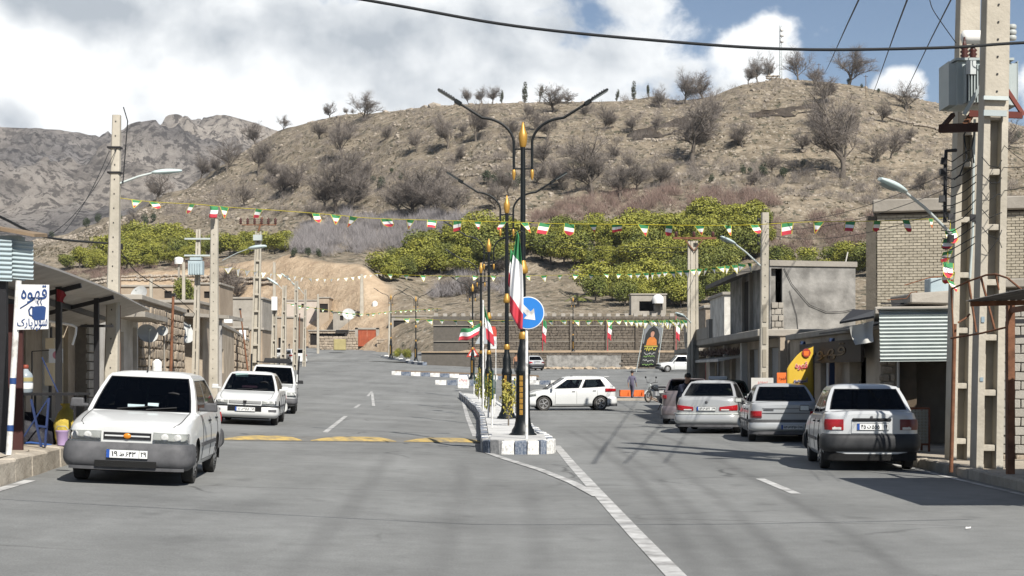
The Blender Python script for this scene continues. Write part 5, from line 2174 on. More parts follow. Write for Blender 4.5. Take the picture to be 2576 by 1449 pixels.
# ---- island planting
st_m=mat('green_fence_stake',(.02,.06,.05),.6)
def island_shrub(x,y,h,w,label,cr):
 t=place_tree('island_shrub',(('trunk',CTR),('crown',cr)),(x,y,G(x,y)+.25),h/2.6,x*9,label,'shrub','young shrubs on the island',w)
SHR=[leaf_crown(80+i,420,.75,1.25,.35,.13,6,mm)for i,mm in enumerate((leaf_mat('yellowing_shrub_leaves',(.20,.20,.04),(.42,.34,.08)),m_citrus,m_citrus))]
island_shrub(-.10,42.6,1.25,.62,'nearest island shrub, yellow-green and leggy beside the lamp base',SHR[0])
island_shrub(.22,43.4,1.05,.5,'shrub hidden half behind the lamp base on the island',SHR[0])
island_shrub(-.80,57,1.5,.5,'tall slim shrub in the middle of the island',SHR[1])
island_shrub(-1.25,70,1.5,.5,'slim shrub between the third and the last island lamp',SHR[2])
island_shrub(-1.6,76,1.4,.5,'last slim shrub near the far end of the island',SHR[1])
for i,(x,y,h)in enumerate([(-.52,41,1.5),(-.75,50,1.35),(-.62,56,1.4),(-1.0,61,1.3),(-1.2,68,1.4),(-1.5,73,1.3),(-1.9,79,1.3),(.05,50,1.3),(-.35,60,1.35)]):
 t=thing('fence_stake',f'green and white stake on the island, {ordinal(i)} counted from the near end' if i<7 else f'green and white stake on the right edge of the island, {"nearer" if i == 7 else "farther"} one','stake',(x,y,G(x,y)+.22),0,'stakes along the island')
 b=MB()
 b.tube([(0,0,0),(.02,0,h*.5)],.028,6)
 b.build('white_foot',m_kwhite,t)
 b=MB()
 b.tube([(.02,0,h*.5),(.03,0,h)],.022,6)
 b.build('green_top',st_m,t)
# ---- road sign on the island nose
def keep_right_sign():
 m_sb=mat('sign_blue',(.012,.16,.50),.45,.04,4,spec=.5)
 t=thing('road_sign','round blue keep-right sign with a white arrow on a white pole','road sign',(.30,32.75,.27))
 b=MB()
 b.lathe([(.032,0),(.032,2.62)],12)
 b.build('pole',m_kwhite,t)
 zc=W(0,788,32.9).z-.27
 R_=.335
 b=MB()
 b.lathe([(R_,-.012),(R_,.012)],40,M=Matrix.Translation((.03,-.045,zc))@Matrix.Rotation(PI/2,4,'X'))
 disc=b.build('disc',mat('sign_rim',(.62,.64,.66),.5),t)
 b=MB()
 b.lathe([(R_-.018,0),(R_-.018,.005)],40,M=Matrix.Translation((.03,-.058,zc))@Matrix.Rotation(PI/2,4,'X'))
 b.build('blue_face',m_sb,disc)
 b=MB()
 A=[(-.055,.22),(.055,.22),(.055,-.02),(.15,-.02),(0,-.21),(-.15,-.02),(-.055,-.02)]
 M=Matrix.Translation((.03,-.068,zc))@Matrix.Rotation(math.radians(-45),4,'Y')
 b.prism(A,0,.004,0,'y',M)
 b.build('white_arrow',m_kwhite,disc)
 b=MB()
 b.box((.01,-.01,zc),(.08,.04,.3))
 b.build('clamp',m_galv,t)
keep_right_sign()
m_fg=mat('flag_green',(.045,.21,.085),.8,.05,3)
m_fw=mat('flag_white',(.74,.74,.74),.8,.03,3)
m_fr=mat('flag_red',(.46,.045,.065),.8,.05,3)
m_emblem=mat('flag_emblem_red',(.45,.02,.04),.8)
FLAG=[m_fg,m_fw,m_fr]
def cloth_flag(t,fn,nu=18,nv=18,name='cloth',cuts=(.333,.667)):
 """a three-band flag: fn(s, q) with s along the bands and q from the green edge to the red one"""
 b=MB()
 for j in range(nv+1):
  for i in range(nu+1):
   b.v.append(tuple(fn(i/nu,j/nv)))
 for j in range(nv):
  for i in range(nu):
   a=j*(nu+1)+i
   b.f.append([a,a+1,a+nu+2,a+nu+1])
   b.m.append(sum((j+.5)/nv>c for c in cuts))
   b.s.append(True)
 o=b.build(name,FLAG,t)
 sol=o.modifiers.new('cloth','SOLIDIFY')
 sol.thickness=.004
 return o
def hanging_flags():
 def limp(name,label,x,y,ztop,zbot,w,side):
  t=thing(name,label,'flag',(x,y,0))
  def fn(s,q):
   z=ztop+(zbot-ztop)*(.08+.92*(s*.35+q*.65))if True else 0
   spread=w*(s*.9+.15)*(.25+.75*math.sin(min(1,q*1.15+.05)*PI*.62))
   xx=side*(s-.25)*spread+.02*math.sin(q*7)
   yy=.07*math.sin(s*11+q*3)*(.3+q)-.05
   return Vector((xx,yy,z))
  cloth_flag(t,fn)
  return t
 y=34.0
 zt,zb=W(0,592,y).z,W(0,833,y).z
 def f1(s,q):
  L_=.03+q**1.0
  z=zt+(zb-zt)*min(1.0,.02+.80*q+.18*s*(.3+q))
  wd=.04+.24*math.sin(min(1.0,q*1.1)*PI*.62)*(1-.25*q)
  x=-.10+wd*(s-.52)+.12*(1-q)*.6+.05*q*s
  return Vector((x+.03,.06*math.sin(s*10+2*q),z))
 t=thing('flag','limp green, white and red flag hanging before the blue road sign','flag',(.13,32.6,0))
 b0=cloth_flag(t,f1,16,24,cuts=(.30,.80))
 b=MB()
 b.tube([(.16,1.95,zt+.1),(.10,.9,zt+.03),(.05,.05,zt-.02)],.012,6)
 b.build('staff',m_lampblack,t)
 zt2,zb2=W(0,625,34.8).z,W(0,742,34.8).z
 def f2(s,q):
  z=zt2+(zb2-zt2)*(.05+.75*q+.2*s)
  return Vector((-.13+.12*s*(1-.3*q)-.05*q,.05*math.sin(s*8+q),z))
 t=thing('flag','limp flag seen edge-on behind the near one, red showing at the left','flag',(.10,34.2,0))
 cloth_flag(t,f2,10,18)
 b=MB()
 b.tube([(.09,.6,zt2+.1),(-.05,0,zt2-.05)],.012,6)
 b.build('staff',m_lampblack,t)
 y=60
 z0,z1=W(0,765,y).z,W(0,872,y).z
 def f3(s,q):
  z=z0+(z1-z0)*(.03+.8*q+.17*s)
  return Vector((.05+.30*s*(.3+.7*math.sin(q*PI*.6))+.10*q,.05*math.sin(s*9),z))
 t=thing('flag','limp flag hanging on the white staff in the middle of the island','flag',(W(1214,0,y).x,y,0))
 cloth_flag(t,f3,12,20)
 b=MB()
 b.tube([(.02,0,G(-1,y)+.25),(.02,0,z0+.15)],.035,8)
 b.build('staff',m_kwhite,t)
 y=62
 a=W(1210,812,y)
 def f4(s,q):
  p=a+Vector((-.78*s,0,-.32*s-.05*math.sin(s*5)))+Vector((-.10,0,-.46))*q+Vector((0,.10*math.sin(s*7+q*2),.03*math.sin(s*8)))
  return p
 t=thing('flag','flag streaming out to the left above the island','flag',(0,0,0))
 cloth_flag(t,f4,20,12)
 b=MB()
 b.tube([a+Vector((.0,0,-.9)),a+Vector((.02,0,.15))],.018,6)
 b.tube([a+Vector((.0,0,-.9)),Vector((a.x+.05,y,G(a.x,y)+.2))],.018,6)
 b.build('staff',m_lampblack,t)
 for i,(u,v0,v1,lb)in enumerate(((1367,800,865,'narrow red and white flag before the tall dark wall, behind the road sign'),(1531,808,858,'narrow red and white flag in the middle of the tall dark wall'),(1703,800,860,'narrow red and white flag beside the double concrete pole'))):
  y=172
  p,q=W(u,v0,y),W(u,v1,y)
  t=thing('wall_flag',lb,'flag',(p.x,y,0),0,'narrow flags on the dark wall')
  b=MB()
  b.tube([(-.1,0,4.0),(-.1,0,p.z+.2)],.03,6)
  b.build('staff',m_fr,t)
  def f5(s,qq,p=p,q=q):
   return Vector((-.08+.40*s+.05*math.sin(qq*6),.06*math.sin(s*7),p.z+(q.z-p.z)*(qq*.85+.15*s)))
  cloth_flag(t,f5,6,14)
hanging_flags()
t=thing('warning_sign','back of a grey triangular road sign on a white pole behind the island','road sign',(W(1222,0,92).x,92,G(-1.5,92)))
b=MB()
b.lathe([(.035,0),(.035,2.6)],8)
b.build('pole',m_kwhite,t)
b=MB()
z=W(0,850,92).z-G(-1.5,92)
b.prism([(-.62,z-.35),(.62,z-.35),(0,z+.75)],-.06,-.04)
b.build('plate',mat('sign_back_grey',(.30,.32,.33),.6),t)
t=thing('red_board','small red and white board on posts behind the island flags','sign',(W(1238,0,118).x,118,G(-1.5,118)))
b=MB()
for q in(-.28,.28):
 b.box((q,0,1.2),(.05,.05,2.4))
b.build('post',m_kwhite,t)
z0=W(0,862,118).z-G(-1.5,118)
b=MB()
b.box((0,-.04,z0),(.66,.04,.9))
b.build('white_board',m_kwhite,t)
b=MB()
b.prism([(-.33,z0+.45),(.33,z0+.45),(.33,z0+.9),(.22,z0+1.2),(-.22,z0+1.2),(-.33,z0+.9)],-.06,-.02)
b.build('red_top',mat('board_red',(.45,.06,.04),.7),t)
t=thing('hazard_triangle','small red and white warning triangle low behind the island','road sign',(W(1190,0,120).x,120,G(-3,120)))
z0=W(0,888,120).z-G(-3,120)
b=MB()
b.prism([(-.5,z0-.3),(.5,z0-.3),(0,z0+.55)],-.02,0)
b.build('red_rim',mat('board_red',(.45,.06,.04),.7),t)
b=MB()
b.prism([(-.32,z0-.2),(.32,z0-.2),(0,z0+.32)],-.03,-.025)
b.build('white_centre',m_kwhite,t)
b=MB()
b.lathe([(.035,0),(.035,z0-.3)],8)
b.build('pole',m_galv,t)
# ---- concrete poles
m_pole=mat('pale_concrete_pole',(.31,.285,.235),.92,.08,1.6,.3,18,col2=(.45,.415,.35),detail=9)
m_ins=mat('brown_insulator',(.06,.022,.018),.35,.15,8)
m_lum=mat('pale_green_luminaire',(.42,.50,.50),.45,.06,4)
m_wire=mat('black_wire',(.012,.014,.016),.7,.1,3)
def solid_pole(label,x,y,h,w0,w1,z0=None,lean=0.0,rz=0.0,group='square concrete poles',holes=True):
 z0=G(x,y)+.2 if z0 is None else z0
 t=thing('concrete_pole',label,'pole',(x,y,z0),rz,group)
 b=MB()
 n=8
 for i in range(n):
  a,c=i/n,(i+1)/n
  wa,wb=w0+(w1-w0)*a,w0+(w1-w0)*c
  xa_,xb_=lean*h*a,lean*h*c
  vs_=[]
  for(w,xx,zz)in((wa,xa_,h*a-(.4 if i==0 else 0)),(wb,xb_,h*c)):
   k=w*.38
   for px,py in((-w/2,-k),(-k,-w/2),(k,-w/2),(w/2,-k),(w/2,k),(k,w/2),(-k,w/2),(-w/2,k)):
    vs_.append((xx+px,py,zz))
  b.add(vs_,[(q,(q+1)%8,8+(q+1)%8,8+q)for q in range(8)])
  if i==n-1:
   b.add(vs_[8:],[tuple(range(8))])
 b.build('shaft',m_pole,t)
 if holes:
  b=MB()
  for i in range(int(h/.3)):
   z=.6+i*.3
   if z<h-.1:
    w=w0+(w1-w0)*z/h
    b.box((lean*z,-w/2-.001,z),(.022,.012,.03))
  b.build('bolt_hole',m_black,t,kind='stuff')
 return t
def ladder_pole(label,x,y,h,w,dep,z0=None,lean=0.0,step=.75,solid_to=.0,rz=0.0,group='ladder-shaped concrete poles',taper=.75,web=True,flip=1):
 """two chords joined by rungs, with a thin web behind them"""
 z0=G(x,y)+.15 if z0 is None else z0
 t=thing('ladder_pole',label,'pole',(x,y,z0),rz,group)
 for sgn in(-1,1):
  b=MB()
  n=6
  for i in range(n):
   a,c=i/n,(i+1)/n
   vs_=[]
   for s in(a,c):
    k=1-(1-taper)*s
    cx=sgn*(w*k/2-.055*k)+lean*h*s
    cw=.055*k
    zz=h*s-(.4 if s==0 else 0)
    for px,py in((-cw,-dep/2*k),(cw,-dep/2*k),(cw,dep/2*k),(-cw,dep/2*k)):
     vs_.append((cx+px,py,zz))
   b.add(vs_,[(q,(q+1)%4,4+(q+1)%4,4+q)for q in range(4)])
   if i==n-1:
    b.add(vs_[4:],[(0,1,2,3)])
  b.build('chord',m_pole,t)
 zr=.35
 me_=MB()
 me_.box((0,0,0),(1,1,1))
 rung=bevel_mesh(me_.mesh('rung',m_pole),.08,1)
 while zr<h-.1:
  k=1-(1-taper)*zr/h
  link('rung',rung,t,loc=(lean*zr,0,zr),scale=((w-.2)*k,dep*k*.82,.10))
  zr+=step
 if web:
  b=MB()
  k=taper
  b.add([(-w/2+.1,dep*.18,-.2),(w/2-.1,dep*.18,-.2),(w/2*k-.08+lean*h,dep*.18*k,h-.05),(-w/2*k+.08+lean*h,dep*.18*k,h-.05)],[(0,1,2,3)])
  o=b.build('web',m_pole,t)
  o.modifiers.new('thick','SOLIDIFY').thickness=.03
 return t
def cobra_head(label,base,tip,group='street lights on concrete poles',ln=.62,r=.10,name='street_light'):
 """a bracket arm with a long oval luminaire at its end"""
 base,tip=Vector(base),Vector(tip)
 t=thing(name,label,'street light',base,0,group)
 v_=tip-base
 d=v_.normalized()
 b=MB()
 mid=v_*.55+Vector((0,0,v_.length*.03))
 b.tube([(0,0,0),mid,v_],[.028,.025,.022],6)
 b.build('bracket_arm',m_galv,t)
 b=MB()
 dd=(d+Vector((0,0,-.25))).normalized()
 x=dd
 y=Vector((0,0,1)).cross(x).normalized()
 z=x.cross(y)
 M=Matrix((x,y,z)).transposed().to_4x4()
 M.translation=v_
 n,m=9,12
 for i in range(n):
  s=i/(n-1)
  k=max(.05,math.sin(PI*(.10+.84*s))**.6)if i not in(0,n-1)else .45
  for j in range(m):
   a=2*PI*j/m
   zz=math.sin(a)*r*.62*k
   if zz<0:
    zz*=.75
   b.v.append(tuple(M@Vector((s*ln-.05,math.cos(a)*r*k,zz))))
 for i in range(n-1):
  for j in range(m):
   b.f.append([i*m+j,i*m+(j+1)%m,(i+1)*m+(j+1)%m,(i+1)*m+j])
   b.m.append(0)
   b.s.append(True)
 b.f.append(list(range(m))[::-1])
 b.f.append(list(range((n-1)*m,n*m)))
 b.m+=[0,0]
 b.s+=[False,False]
 h_=b.build('luminaire',m_lum,t)
 b=MB()
 b.grid(lambda s,q:M@Vector((.15+s*ln*.6,(q-.5)*r*1.2,-.055+.02*math.cos(s*3-1.5)*-1)),4,3)
 b.build('glass_bowl',m_lens,h_)
 return t
def left_poles():
 x=W(279,0,33).x
 t=solid_pole('tall square concrete pole on the left pavement, nearest and highest',x,33,W(0,290,33).z-G(x,33)-.2,.30,.16,lean=.019)
 b=MB()
 for v in(372,435):
  p=W(289,v,33)
  b.box((p.x-x,0,p.z-G(x,33)-.2),(.27,.24,.035))
 b.build('steel_band',m_black,t)
 b=MB()
 p=W(300,345,33)
 b.tube([(p.x-x+.1,-.1,5.0),(p.x-x+.2,-.1,6.3),(p.x-x+.1,-.05,6.6)],.012,5)
 b.build('dangling_lead',m_wire,t)
 cobra_head('pale street light on the tall left pole',W(300,462,33),W(388,434,33.2))
 q=W(298,0,34)
 t=thing('rusty_pipe','rusty pipe standing beside the tall left pole','pipe',(q.x,34,G(q.x,34)))
 b=MB()
 b.tube([(0,0,0),(.02,0,W(0,620,34).z-G(q.x,34))],.035,7)
 b.build('pipe',m_rust,t)
 b=MB()
 b.box((.02,0,W(0,620,34).z-G(q.x,34)),(.12,.1,.12))
 b.build('cap',m_black,t)
 x=W(537,0,50).x
 solid_pole('square concrete pole in front of the slab canopy, a flag at its head',x,50,W(0,552,50).z-G(x,50)-.2,.30,.22,lean=.006)
 x=W(490,0,58).x
 t=ladder_pole('thin ladder pole with a small grey transformer, left of the flag pole',x,58,W(0,574,58).z-G(x,58)-.2,.26,.2,lean=.022,taper=.6)
 b=MB()
 for v in(598,640):
  p=W(500,v,58)
  z=p.z-G(x,58)-.2
  b.box((.022*z,-.12,z),(.95,.06,.06))
 b.build('crossarm',m_galv,t)
 b=MB()
 z=W(0,672,58).z-G(x,58)-.2
 b.box((.10,-.25,z),(.52,.36,.50))
 b.box((.10,-.25,z+.33),(.40,.3,.10))
 for k in range(5):
  b.box((-.08+.09*k,-.45,z-.02),(.02,.06,.40))
 b.build('transformer_tank',m_bluegrey,t)
 x=W(641,0,85).x
 t=ladder_pole('wide ladder pole with a crown of insulators at the top',x,85,W(0,580,85).z-G(x,85)-.2,.52,.3,lean=.024,taper=.6,step=.9)
 zt=W(0,580,85).z-G(x,85)-.2
 b=MB()
 b.tube([(.024*zt,0,zt),(.024*zt+.2,0,zt+.75)],.05,6)
 b.tube([(.024*zt-.9,0,zt+.35),(.024*zt+.95,0,zt+.35)],.03,6)
 b.build('crossarm',m_rust,t)
 for i in range(6):
  b=MB()
  xx=.024*zt-.95+.37*i
  dx=(-.10,.10)[i%2]
  b.lathe([(.03,0),(.09,.06),(.05,.1),(.09,.16),(.05,.2),(.09,.26),(.04,.30),(.02,.36)],8,c=(xx,0,zt+.38))
  b.build('insulator',m_ins,t)
 b=MB()
 b.box((.024*zt*.95,-.2,zt-.35),(.45,.3,.3))
 b.build('junction_box',m_galv,t)
 cobra_head('pale street light on the ladder pole with insulators',W(560,655,83),W(628,625,82.5),ln=1.0,r=.2)
 for i,(u,v0,d,w,hd)in enumerate(((688,760,100,.40,0),(712,718,112,.42,(688,720)),(742,706,128,.42,(724,712)),(765,728,142,.30,(748,735)),(690,660,135,.30,0),(800,740,185,.3,0),(910,690,205,.5,0),(980,760,178,.3,0),(462,660,90,.22,0),(380,700,80,.2,0))):
  x=W(u,0,d).x
  h=W(0,v0,d).z-land(x,d)-.1
  lb=('ladder pole with a white box near the top, beyond the insulator pole','ladder pole carrying a street light, fourth up the left side','ladder pole carrying a street light, fifth up the left side','thin ladder pole with a street light at the top of the street','plain pole standing against the tan bank','plain pole before the low stone house','tall plain pole on the tan bank behind the red gate','white-footed pole on the far island','plain pole under the white post tank','short plain pole behind the grey canopy')[i]
  if i<4:
   t=ladder_pole(lb,x,d,h,w,.28,lean=.018,taper=.65,step=1.0,z0=land(x,d)+.1)
   if i==0:
    b=MB()
    b.box((.02*h,-.2,h-.1),(.34,.25,.85))
    b.build('white_box',m_tank,t)
  else:
   t=solid_pole(lb,x,d,h,w,w*.7,z0=land(x,d)+.1,holes=False)
  if hd:
   a=W(u,v0+12,d)
   c=W(hd[0],hd[1],d)
   p=W(u-1,v0+2,d)
   cobra_head(f'far street light on the left side, {ordinal(i - 1)} beyond the insulator pole',a,p+Vector((-.35,0,.1)),ln=.95,r=.17)
 for u0,v0,u1,v1,d,lb in((427,935,436,742,52,'red-brown post in front of the rubble stone house'),(626,890,604,778,96,'red-brown leaning post below the ladder pole'),(752,870,754,790,165,'thin red-brown post near the top of the street')):
  a,c=W(u0,v0,d),W(u1,v1,d)
  a.z=G(a.x,d)+.1
  t=thing('leaning_post',lb,'post',a,0,'red-brown posts on the left')
  b=MB()
  b.tube([(0,0,0),c-a],[.06,.045],6)
  b.build('shaft',m_rust,t)
  b=MB()
  b.box(c-a,(.14,.1,.10))
  b.build('head',m_black,t)
left_poles()
def right_poles():
 x=W(1920,0,44).x
 z0=G(x,44)+.15
 hT=W(0,535,44).z-z0
 t=solid_pole('square concrete pole in front of the grey cement room',x,44,hT,.24,.20,z0=z0,lean=.008)
 b=MB()
 for i in range(5):
  z=.4+i*.62
  b.box((.008*z,-.125,z+.28),(.10,.02,.48))
 b.build('recess',mat('shaded_pole_recess',(.25,.225,.18),.95,.08,3),t)
 b=MB()
 for i in range(4):
  b.lathe([(.02,0),(.04,.02),(.04,.08),(.02,.1)],8,c=(-.14,-.05,hT-.25-.22*i))
 b.build('insulator',m_black,t)
 cobra_head('white street light on the pole before the grey cement room',W(1912,668,43.8),W(1847,612,43.5),ln=.5,r=.085)
 D=63
 for i,(u,lb)in enumerate(((1735,'left half of the double ladder pole at the far end of the shops'),(1752,'right half of the double ladder pole at the far end of the shops'))):
  x=W(u,0,D).x
  z0=G(x,D)+.1
  t=ladder_pole(lb,x,D+.2*i,W(0,605,D).z-z0,.24,.24,z0=z0,lean=.004 if i==0 else-.004,step=.62,taper=.85)
  if i==0:
   zt=W(0,600,D).z-z0
   b=MB()
   b.box((.18,-.14,zt),(1.7,.07,.09))
   b.bar((.15,-.14,zt-.5),(-.25,-.14,zt),.04,.04)
   b.bar((.15,-.14,zt-.5),(.55,-.14,zt),.04,.04)
   b.build('crossarm',m_rust,t)
   for q in(-.55,.15,.9):
    b=MB()
    b.lathe([(.03,0),(.08,.05),(.05,.1),(.08,.15),(.03,.22)],8,c=(q,-.14,zt+.05))
    b.build('insulator',m_ins,t)
 cobra_head('white street light low on the double ladder pole',W(1738,812,62.6),W(1722,797,62.3),ln=.62,r=.10)
 dA,dB=27.4,24.9
 xA,xB=W(2411,0,dA).x,W(2480,0,dB).x
 H=10.6
 tA=ladder_pole('left of the two big ladder poles that carry the transformer',xA,dA,H,.40,.36,z0=.12,lean=.021,step=.95,taper=.80)
 tB=ladder_pole('right and nearer of the two big ladder poles that carry the transformer',xB,dB,H,.42,.36,z0=.12,lean=.021,step=.86,taper=.80)
 for t_,w_ in((tA,.33),(tB,.36)):
  b=MB()
  z0_=5.6
  b.add([(-w_/2+.021*z0_,-.165,z0_),(w_/2+.021*z0_,-.165,z0_),(w_/2*.92+.021*H,-.15,H),(-w_/2*.92+.021*H,-.15,H)],[(0,1,2,3)])
  o=b.build('solid_head',m_pole,t_)
  o.modifiers.new('thick','SOLIDIFY').thickness=.28
 b=MB()
 for i in range(9):
  z=5.9+.27*i
  b.box((.021*z,-.172+(.0),z),(.025,.012,.025))
 b.build('bolt_hole',m_black,tB,kind='stuff')
 b=MB()
 for(z,s)in((2.35,1),(1.42,.7)):
  b.box((-.15+.021*z,-.186,z),(.05,.005,.09*s))
 b.build('painted_mark',mat('blue_mark',(.20,.26,.30),.8),tB)
 D=26.2
 p0,p1=W(2376,285,D),W(2546,155,D)
 t=thing('transformer','grey-green finned power transformer hung between the two big poles','transformer',(p0.x,D,p0.z))
 Wd,Hh=p1.x-p0.x,p1.z-p0.z
 m_tr=mat('grey_green_paint',(.30,.345,.345),.55,.05,3,col2=(.36,.40,.40))
 b=MB()
 b.box((Wd/2,0,Hh*.52),(Wd*.80,.62,Hh*.86))
 bevel_mesh(b.build('tank',m_tr,t).data,.015,1)
 fin=MB()
 fin.box((0,0,0),(.018,.16,Hh*.72))
 fm=fin.mesh('fin',m_tr)
 for i in range(15):
  link('fin',fm,t,loc=(Wd*.20+i*Wd*.6/14,-.38,Hh*.48))
 side=MB()
 side.box((0,0,0),(.14,.018,Hh*.80))
 sm=side.mesh('fin',m_tr)
 for i in range(10):
  for sx in(Wd*.06,Wd*.94):
   link('fin',sm,t,loc=(sx,-.28+i*.062,Hh*.50))
 for sx in(-.005,1.0):
  b=MB()
  b.box((Wd*sx,0,Hh*.52),(.012,.6,Hh*.84))
  b.build('fin_cover',m_tr,t)
 b=MB()
 b.box((Wd/2,0,Hh*.97),(Wd*.86,.72,.04))
 b.build('lid',m_tr,t)
 b=MB()
 b.box((Wd*.27,-.475,Hh*.78),(.16,.01,.22))
 b.build('rating_plate',mat('plate_grey',(.46,.49,.49),.6),t)
 for i,q in enumerate((.27,.45,.62,.80)):
  b=MB()
  prof=[(.05,0)]
  for k in range(4):
   prof+=[(.075,.03+.065*k),(.045,.06+.065*k)]
  prof+=[(.02,.33),(.015,.40)]
  b.lathe(prof,10,c=(Wd*q,(-.1,.12,-.1,.12)[i],Hh*.98))
  b.build('bushing',m_ins,t)
 b=MB()
 a,c=W(2420,92,D),W(2540,88,D)
 M=Matrix.Translation((a.x-p0.x,.05,a.z-p0.z))@Matrix.Rotation(PI/2,4,'Y')
 b.lathe([(.05,0),(.11,.03),(.115,.08),(.115,.62),(.11,.68),(.05,.70)],16,M=M)
 b.build('oil_drum',m_tank,t)
 b=MB()
 for k in range(3):
  b.lathe([(.06,k*.09),(.075,k*.09+.02),(.075,k*.09+.06),(.05,k*.09+.08)],10,c=(Wd*.97,-.1,Hh+.33))
 b.build('breather',mat('pale_breather',(.35,.37,.36),.5),t)
 tb=thing('steel_bracket','rusty steel beams bracketing the transformer to the poles','bracket',(0,0,0))
 def beam(nm,A,B,w=.10,h=.10,mm=m_rust):
  b_=MB()
  b_.bar(W(*A),W(*B),w,h)
  b_.build(nm,mm,tb)
 m_dkrust=mat('dark_rust',(.045,.022,.016),.85,.2,5)
 beam('main_beam',(2366,324,25.9),(2478,320,25.3),.12,.13,m_dkrust)
 beam('main_beam',(2366,322,26.8),(2470,318,26.6),.10,.12,m_dkrust)
 beam('strut',(2372,318,25.9),(2398,288,26.2),.06,.06,m_dkrust)
 beam('strut',(2425,318,25.8),(2445,287,26.2),.08,.06,m_rust)
 beam('cross_beam',(2440,286,25.8),(2572,290,25.4),.09,.10,mat('red_oxide',(.16,.05,.04),.8,.15,4))
 beam('brace',(2532,225,25.4),(2575,290,25.4),.06,.06,mat('red_oxide',(.16,.05,.04),.8,.15,4))
 beam('brace',(2425,288,25.7),(2472,210,25.6),.07,.06,m_tr)
 beam('clamp',(2474,246,24.68),(2536,248,24.68),.05,.06,m_galv)
 beam('clamp',(2474,284,24.66),(2532,286,24.66),.05,.09,m_tr)
 tc_=thing('cable_clutter','tangle of black cables and a steel conduit on the left big pole','cables',(0,0,0))
 def run(nm,pts,r_=.010,mm=m_wire,n=5):
  b_=MB()
  b_.tube([W(*q)for q in pts],r_,n)
  b_.build(nm,mm,tc_)
 run('conduit',[(2405,378,26.9),(2380,380,26.8),(2378,420,26.8),(2377,560,26.8)],.032,m_black,8)
 run('conduit',[(2452,300,26.6),(2449,420,26.6),(2447,590,26.6),(2440,700,26.6)],.022,m_galv,6)
 rr=random.Random(4)
 for k in range(12):
  v=395+k*22
  run('cable',[(2372+rr.uniform(-4,6),v+rr.uniform(0,14),26.7),(2395,v+12,26.6),(2425+rr.uniform(-8,8),v-4+rr.uniform(-6,6),26.4),(2450+rr.uniform(-4,14),v-25,26.3)],.009)
  if k%2==0:
   run('cable',[(2470,v,24.6),(2490+rr.uniform(-6,6),v+22,24.5),(2512,v+30*rr.uniform(-.6,1),24.5),(2520,v+8,24.6)],.007)
 for k,(u,v)in enumerate(((2374,405),(2372,432),(2370,500),(2392,545),(2392,600),(2448,548),(2460,556))):
  b=MB()
  c=W(u,v,26.6)
  b.box(c,(.09,.08,.11),r=rr,jitter=.01)
  b.build('cable_clamp',m_black,tc_)
 run('cable',[(2440,306,26.5),(2425,340,26.4),(2432,395,26.4),(2415,440,26.4),(2400,452,26.4)],.014)
 run('cable',[(2452,330,26.0),(2445,370,26.0),(2450,410,26.0)],.014)
 cobra_head('large pale street light reaching left from the big poles',W(2392,588,26.8),W(2273,480,26.2),ln=.62,r=.11)
right_poles()
# ---- wires
def wire(name,label,pts,r=.012,n=5,cat='cable',group=None,sag=0.0):
 P=[Vector(p)for p in pts]
 if sag and len(P)==2:
  a,c=P
  P=[a.lerp(c,i/24)-Vector((0,0,sag*4*(i/24)*(1-i/24)))for i in range(25)]
 b=MB()
 b.tube(P,r,n)
 return tag(b.build(name,m_wire),label,cat,group)
def smooth_path(pts,n=8):
 """Catmull-Rom through the points"""
 out=[]
 P=[pts[0]]+list(pts)+[pts[-1]]
 for i in range(1,len(P)-2):
  a,b_,c,d=P[i-1],P[i],P[i+1],P[i+2]
  for k in range(n):
   t_=k/n
   out.append(.5*((2*b_)+(c-a)*t_+(2*a-5*b_+4*c-d)*t_**2+(3*b_-a-3*c+d)*t_**3))
 out.append(P[-2])
 return out
D=13.0
wire('overhead_cable','thick black cable sagging across the whole sky',smooth_path([W(-900,-460,D),W(200,-120,D),W(920,0,D),W(1300,66,D),(W(1700,106,D)),W(2000,124,D),W(2300,122,D),W(2500,112,D),W(2800,80,D),W(3600,-80,D)]),.0125,8)
for i,(ua,va,ub,vb)in enumerate(((2062,168,2160,0),(2180,205,2282,0),(2228,225,2392,0))):
 d0=330
 a=W(ua,va,d0)
 c0=W(ub,vb,60)
 dr=(c0-a)
 top=Vector((W(2437,0,27).x-.4+.4*i,27.0,10.6+.15*i))
 q=W(ub,vb,34)
 wire('power_line',f'thin power line climbing to the hilltop, {ordinal(i)} from the left',smooth_path([a,a.lerp(q,.5)+Vector((0,0,-1.5-i)),q,W(ub+(60,62,70)[i],vb-120,29)]),.02 if i<2 else .018,4,'power line','power lines to the hilltop')
wire('power_line','thin lead dropping from the sky to the transformer',smooth_path([W(2335,-20,27),W(2345,20,27),W(2372,62,26.8),W(2405,108,26.4)]),.008,4,'power line')
wire('power_line','thin lead beside the head of the right big pole',smooth_path([W(2545,-30,25),W(2538,20,25),W(2530,70,25.2)]),.008,4,'power line')
for i,(a,c,sg)in enumerate(((W(300,360,33),W(110,600,30),.3),(W(275,380,33),W(160,585,31),.15))):
 wire('slack_wire',('slack wire from the tall left pole to the canopy','second slack wire from the tall left pole')[i],(a,c),.008,4,'cable',None,sg)
wire('canopy_cable','dark cable running from the kiosk roof to the tall left pole',smooth_path([W(-120,490,22),W(0,545,23.5),W(120,597,27),W(270,612,33)]),.022,5)
wire('canopy_cable','cable hanging from the rusty pipe to the pole before the slab',smooth_path([W(300,625,34),W(350,690,40),W(440,745,50),W(490,790,58)]),.014,4)
for i,v in enumerate((622,634,680)):
 wire('line_wire',f'pale service wire across the orchard, {ordinal(i)} from the top',smooth_path([W(1735,v,63),W(1560,v-2,95),W(1330,v-18,150)]if i<2 else[W(1752,v+4,63),W(1830,v+6,53),W(1912,v,44)]),.012,4,'cable','service wires')
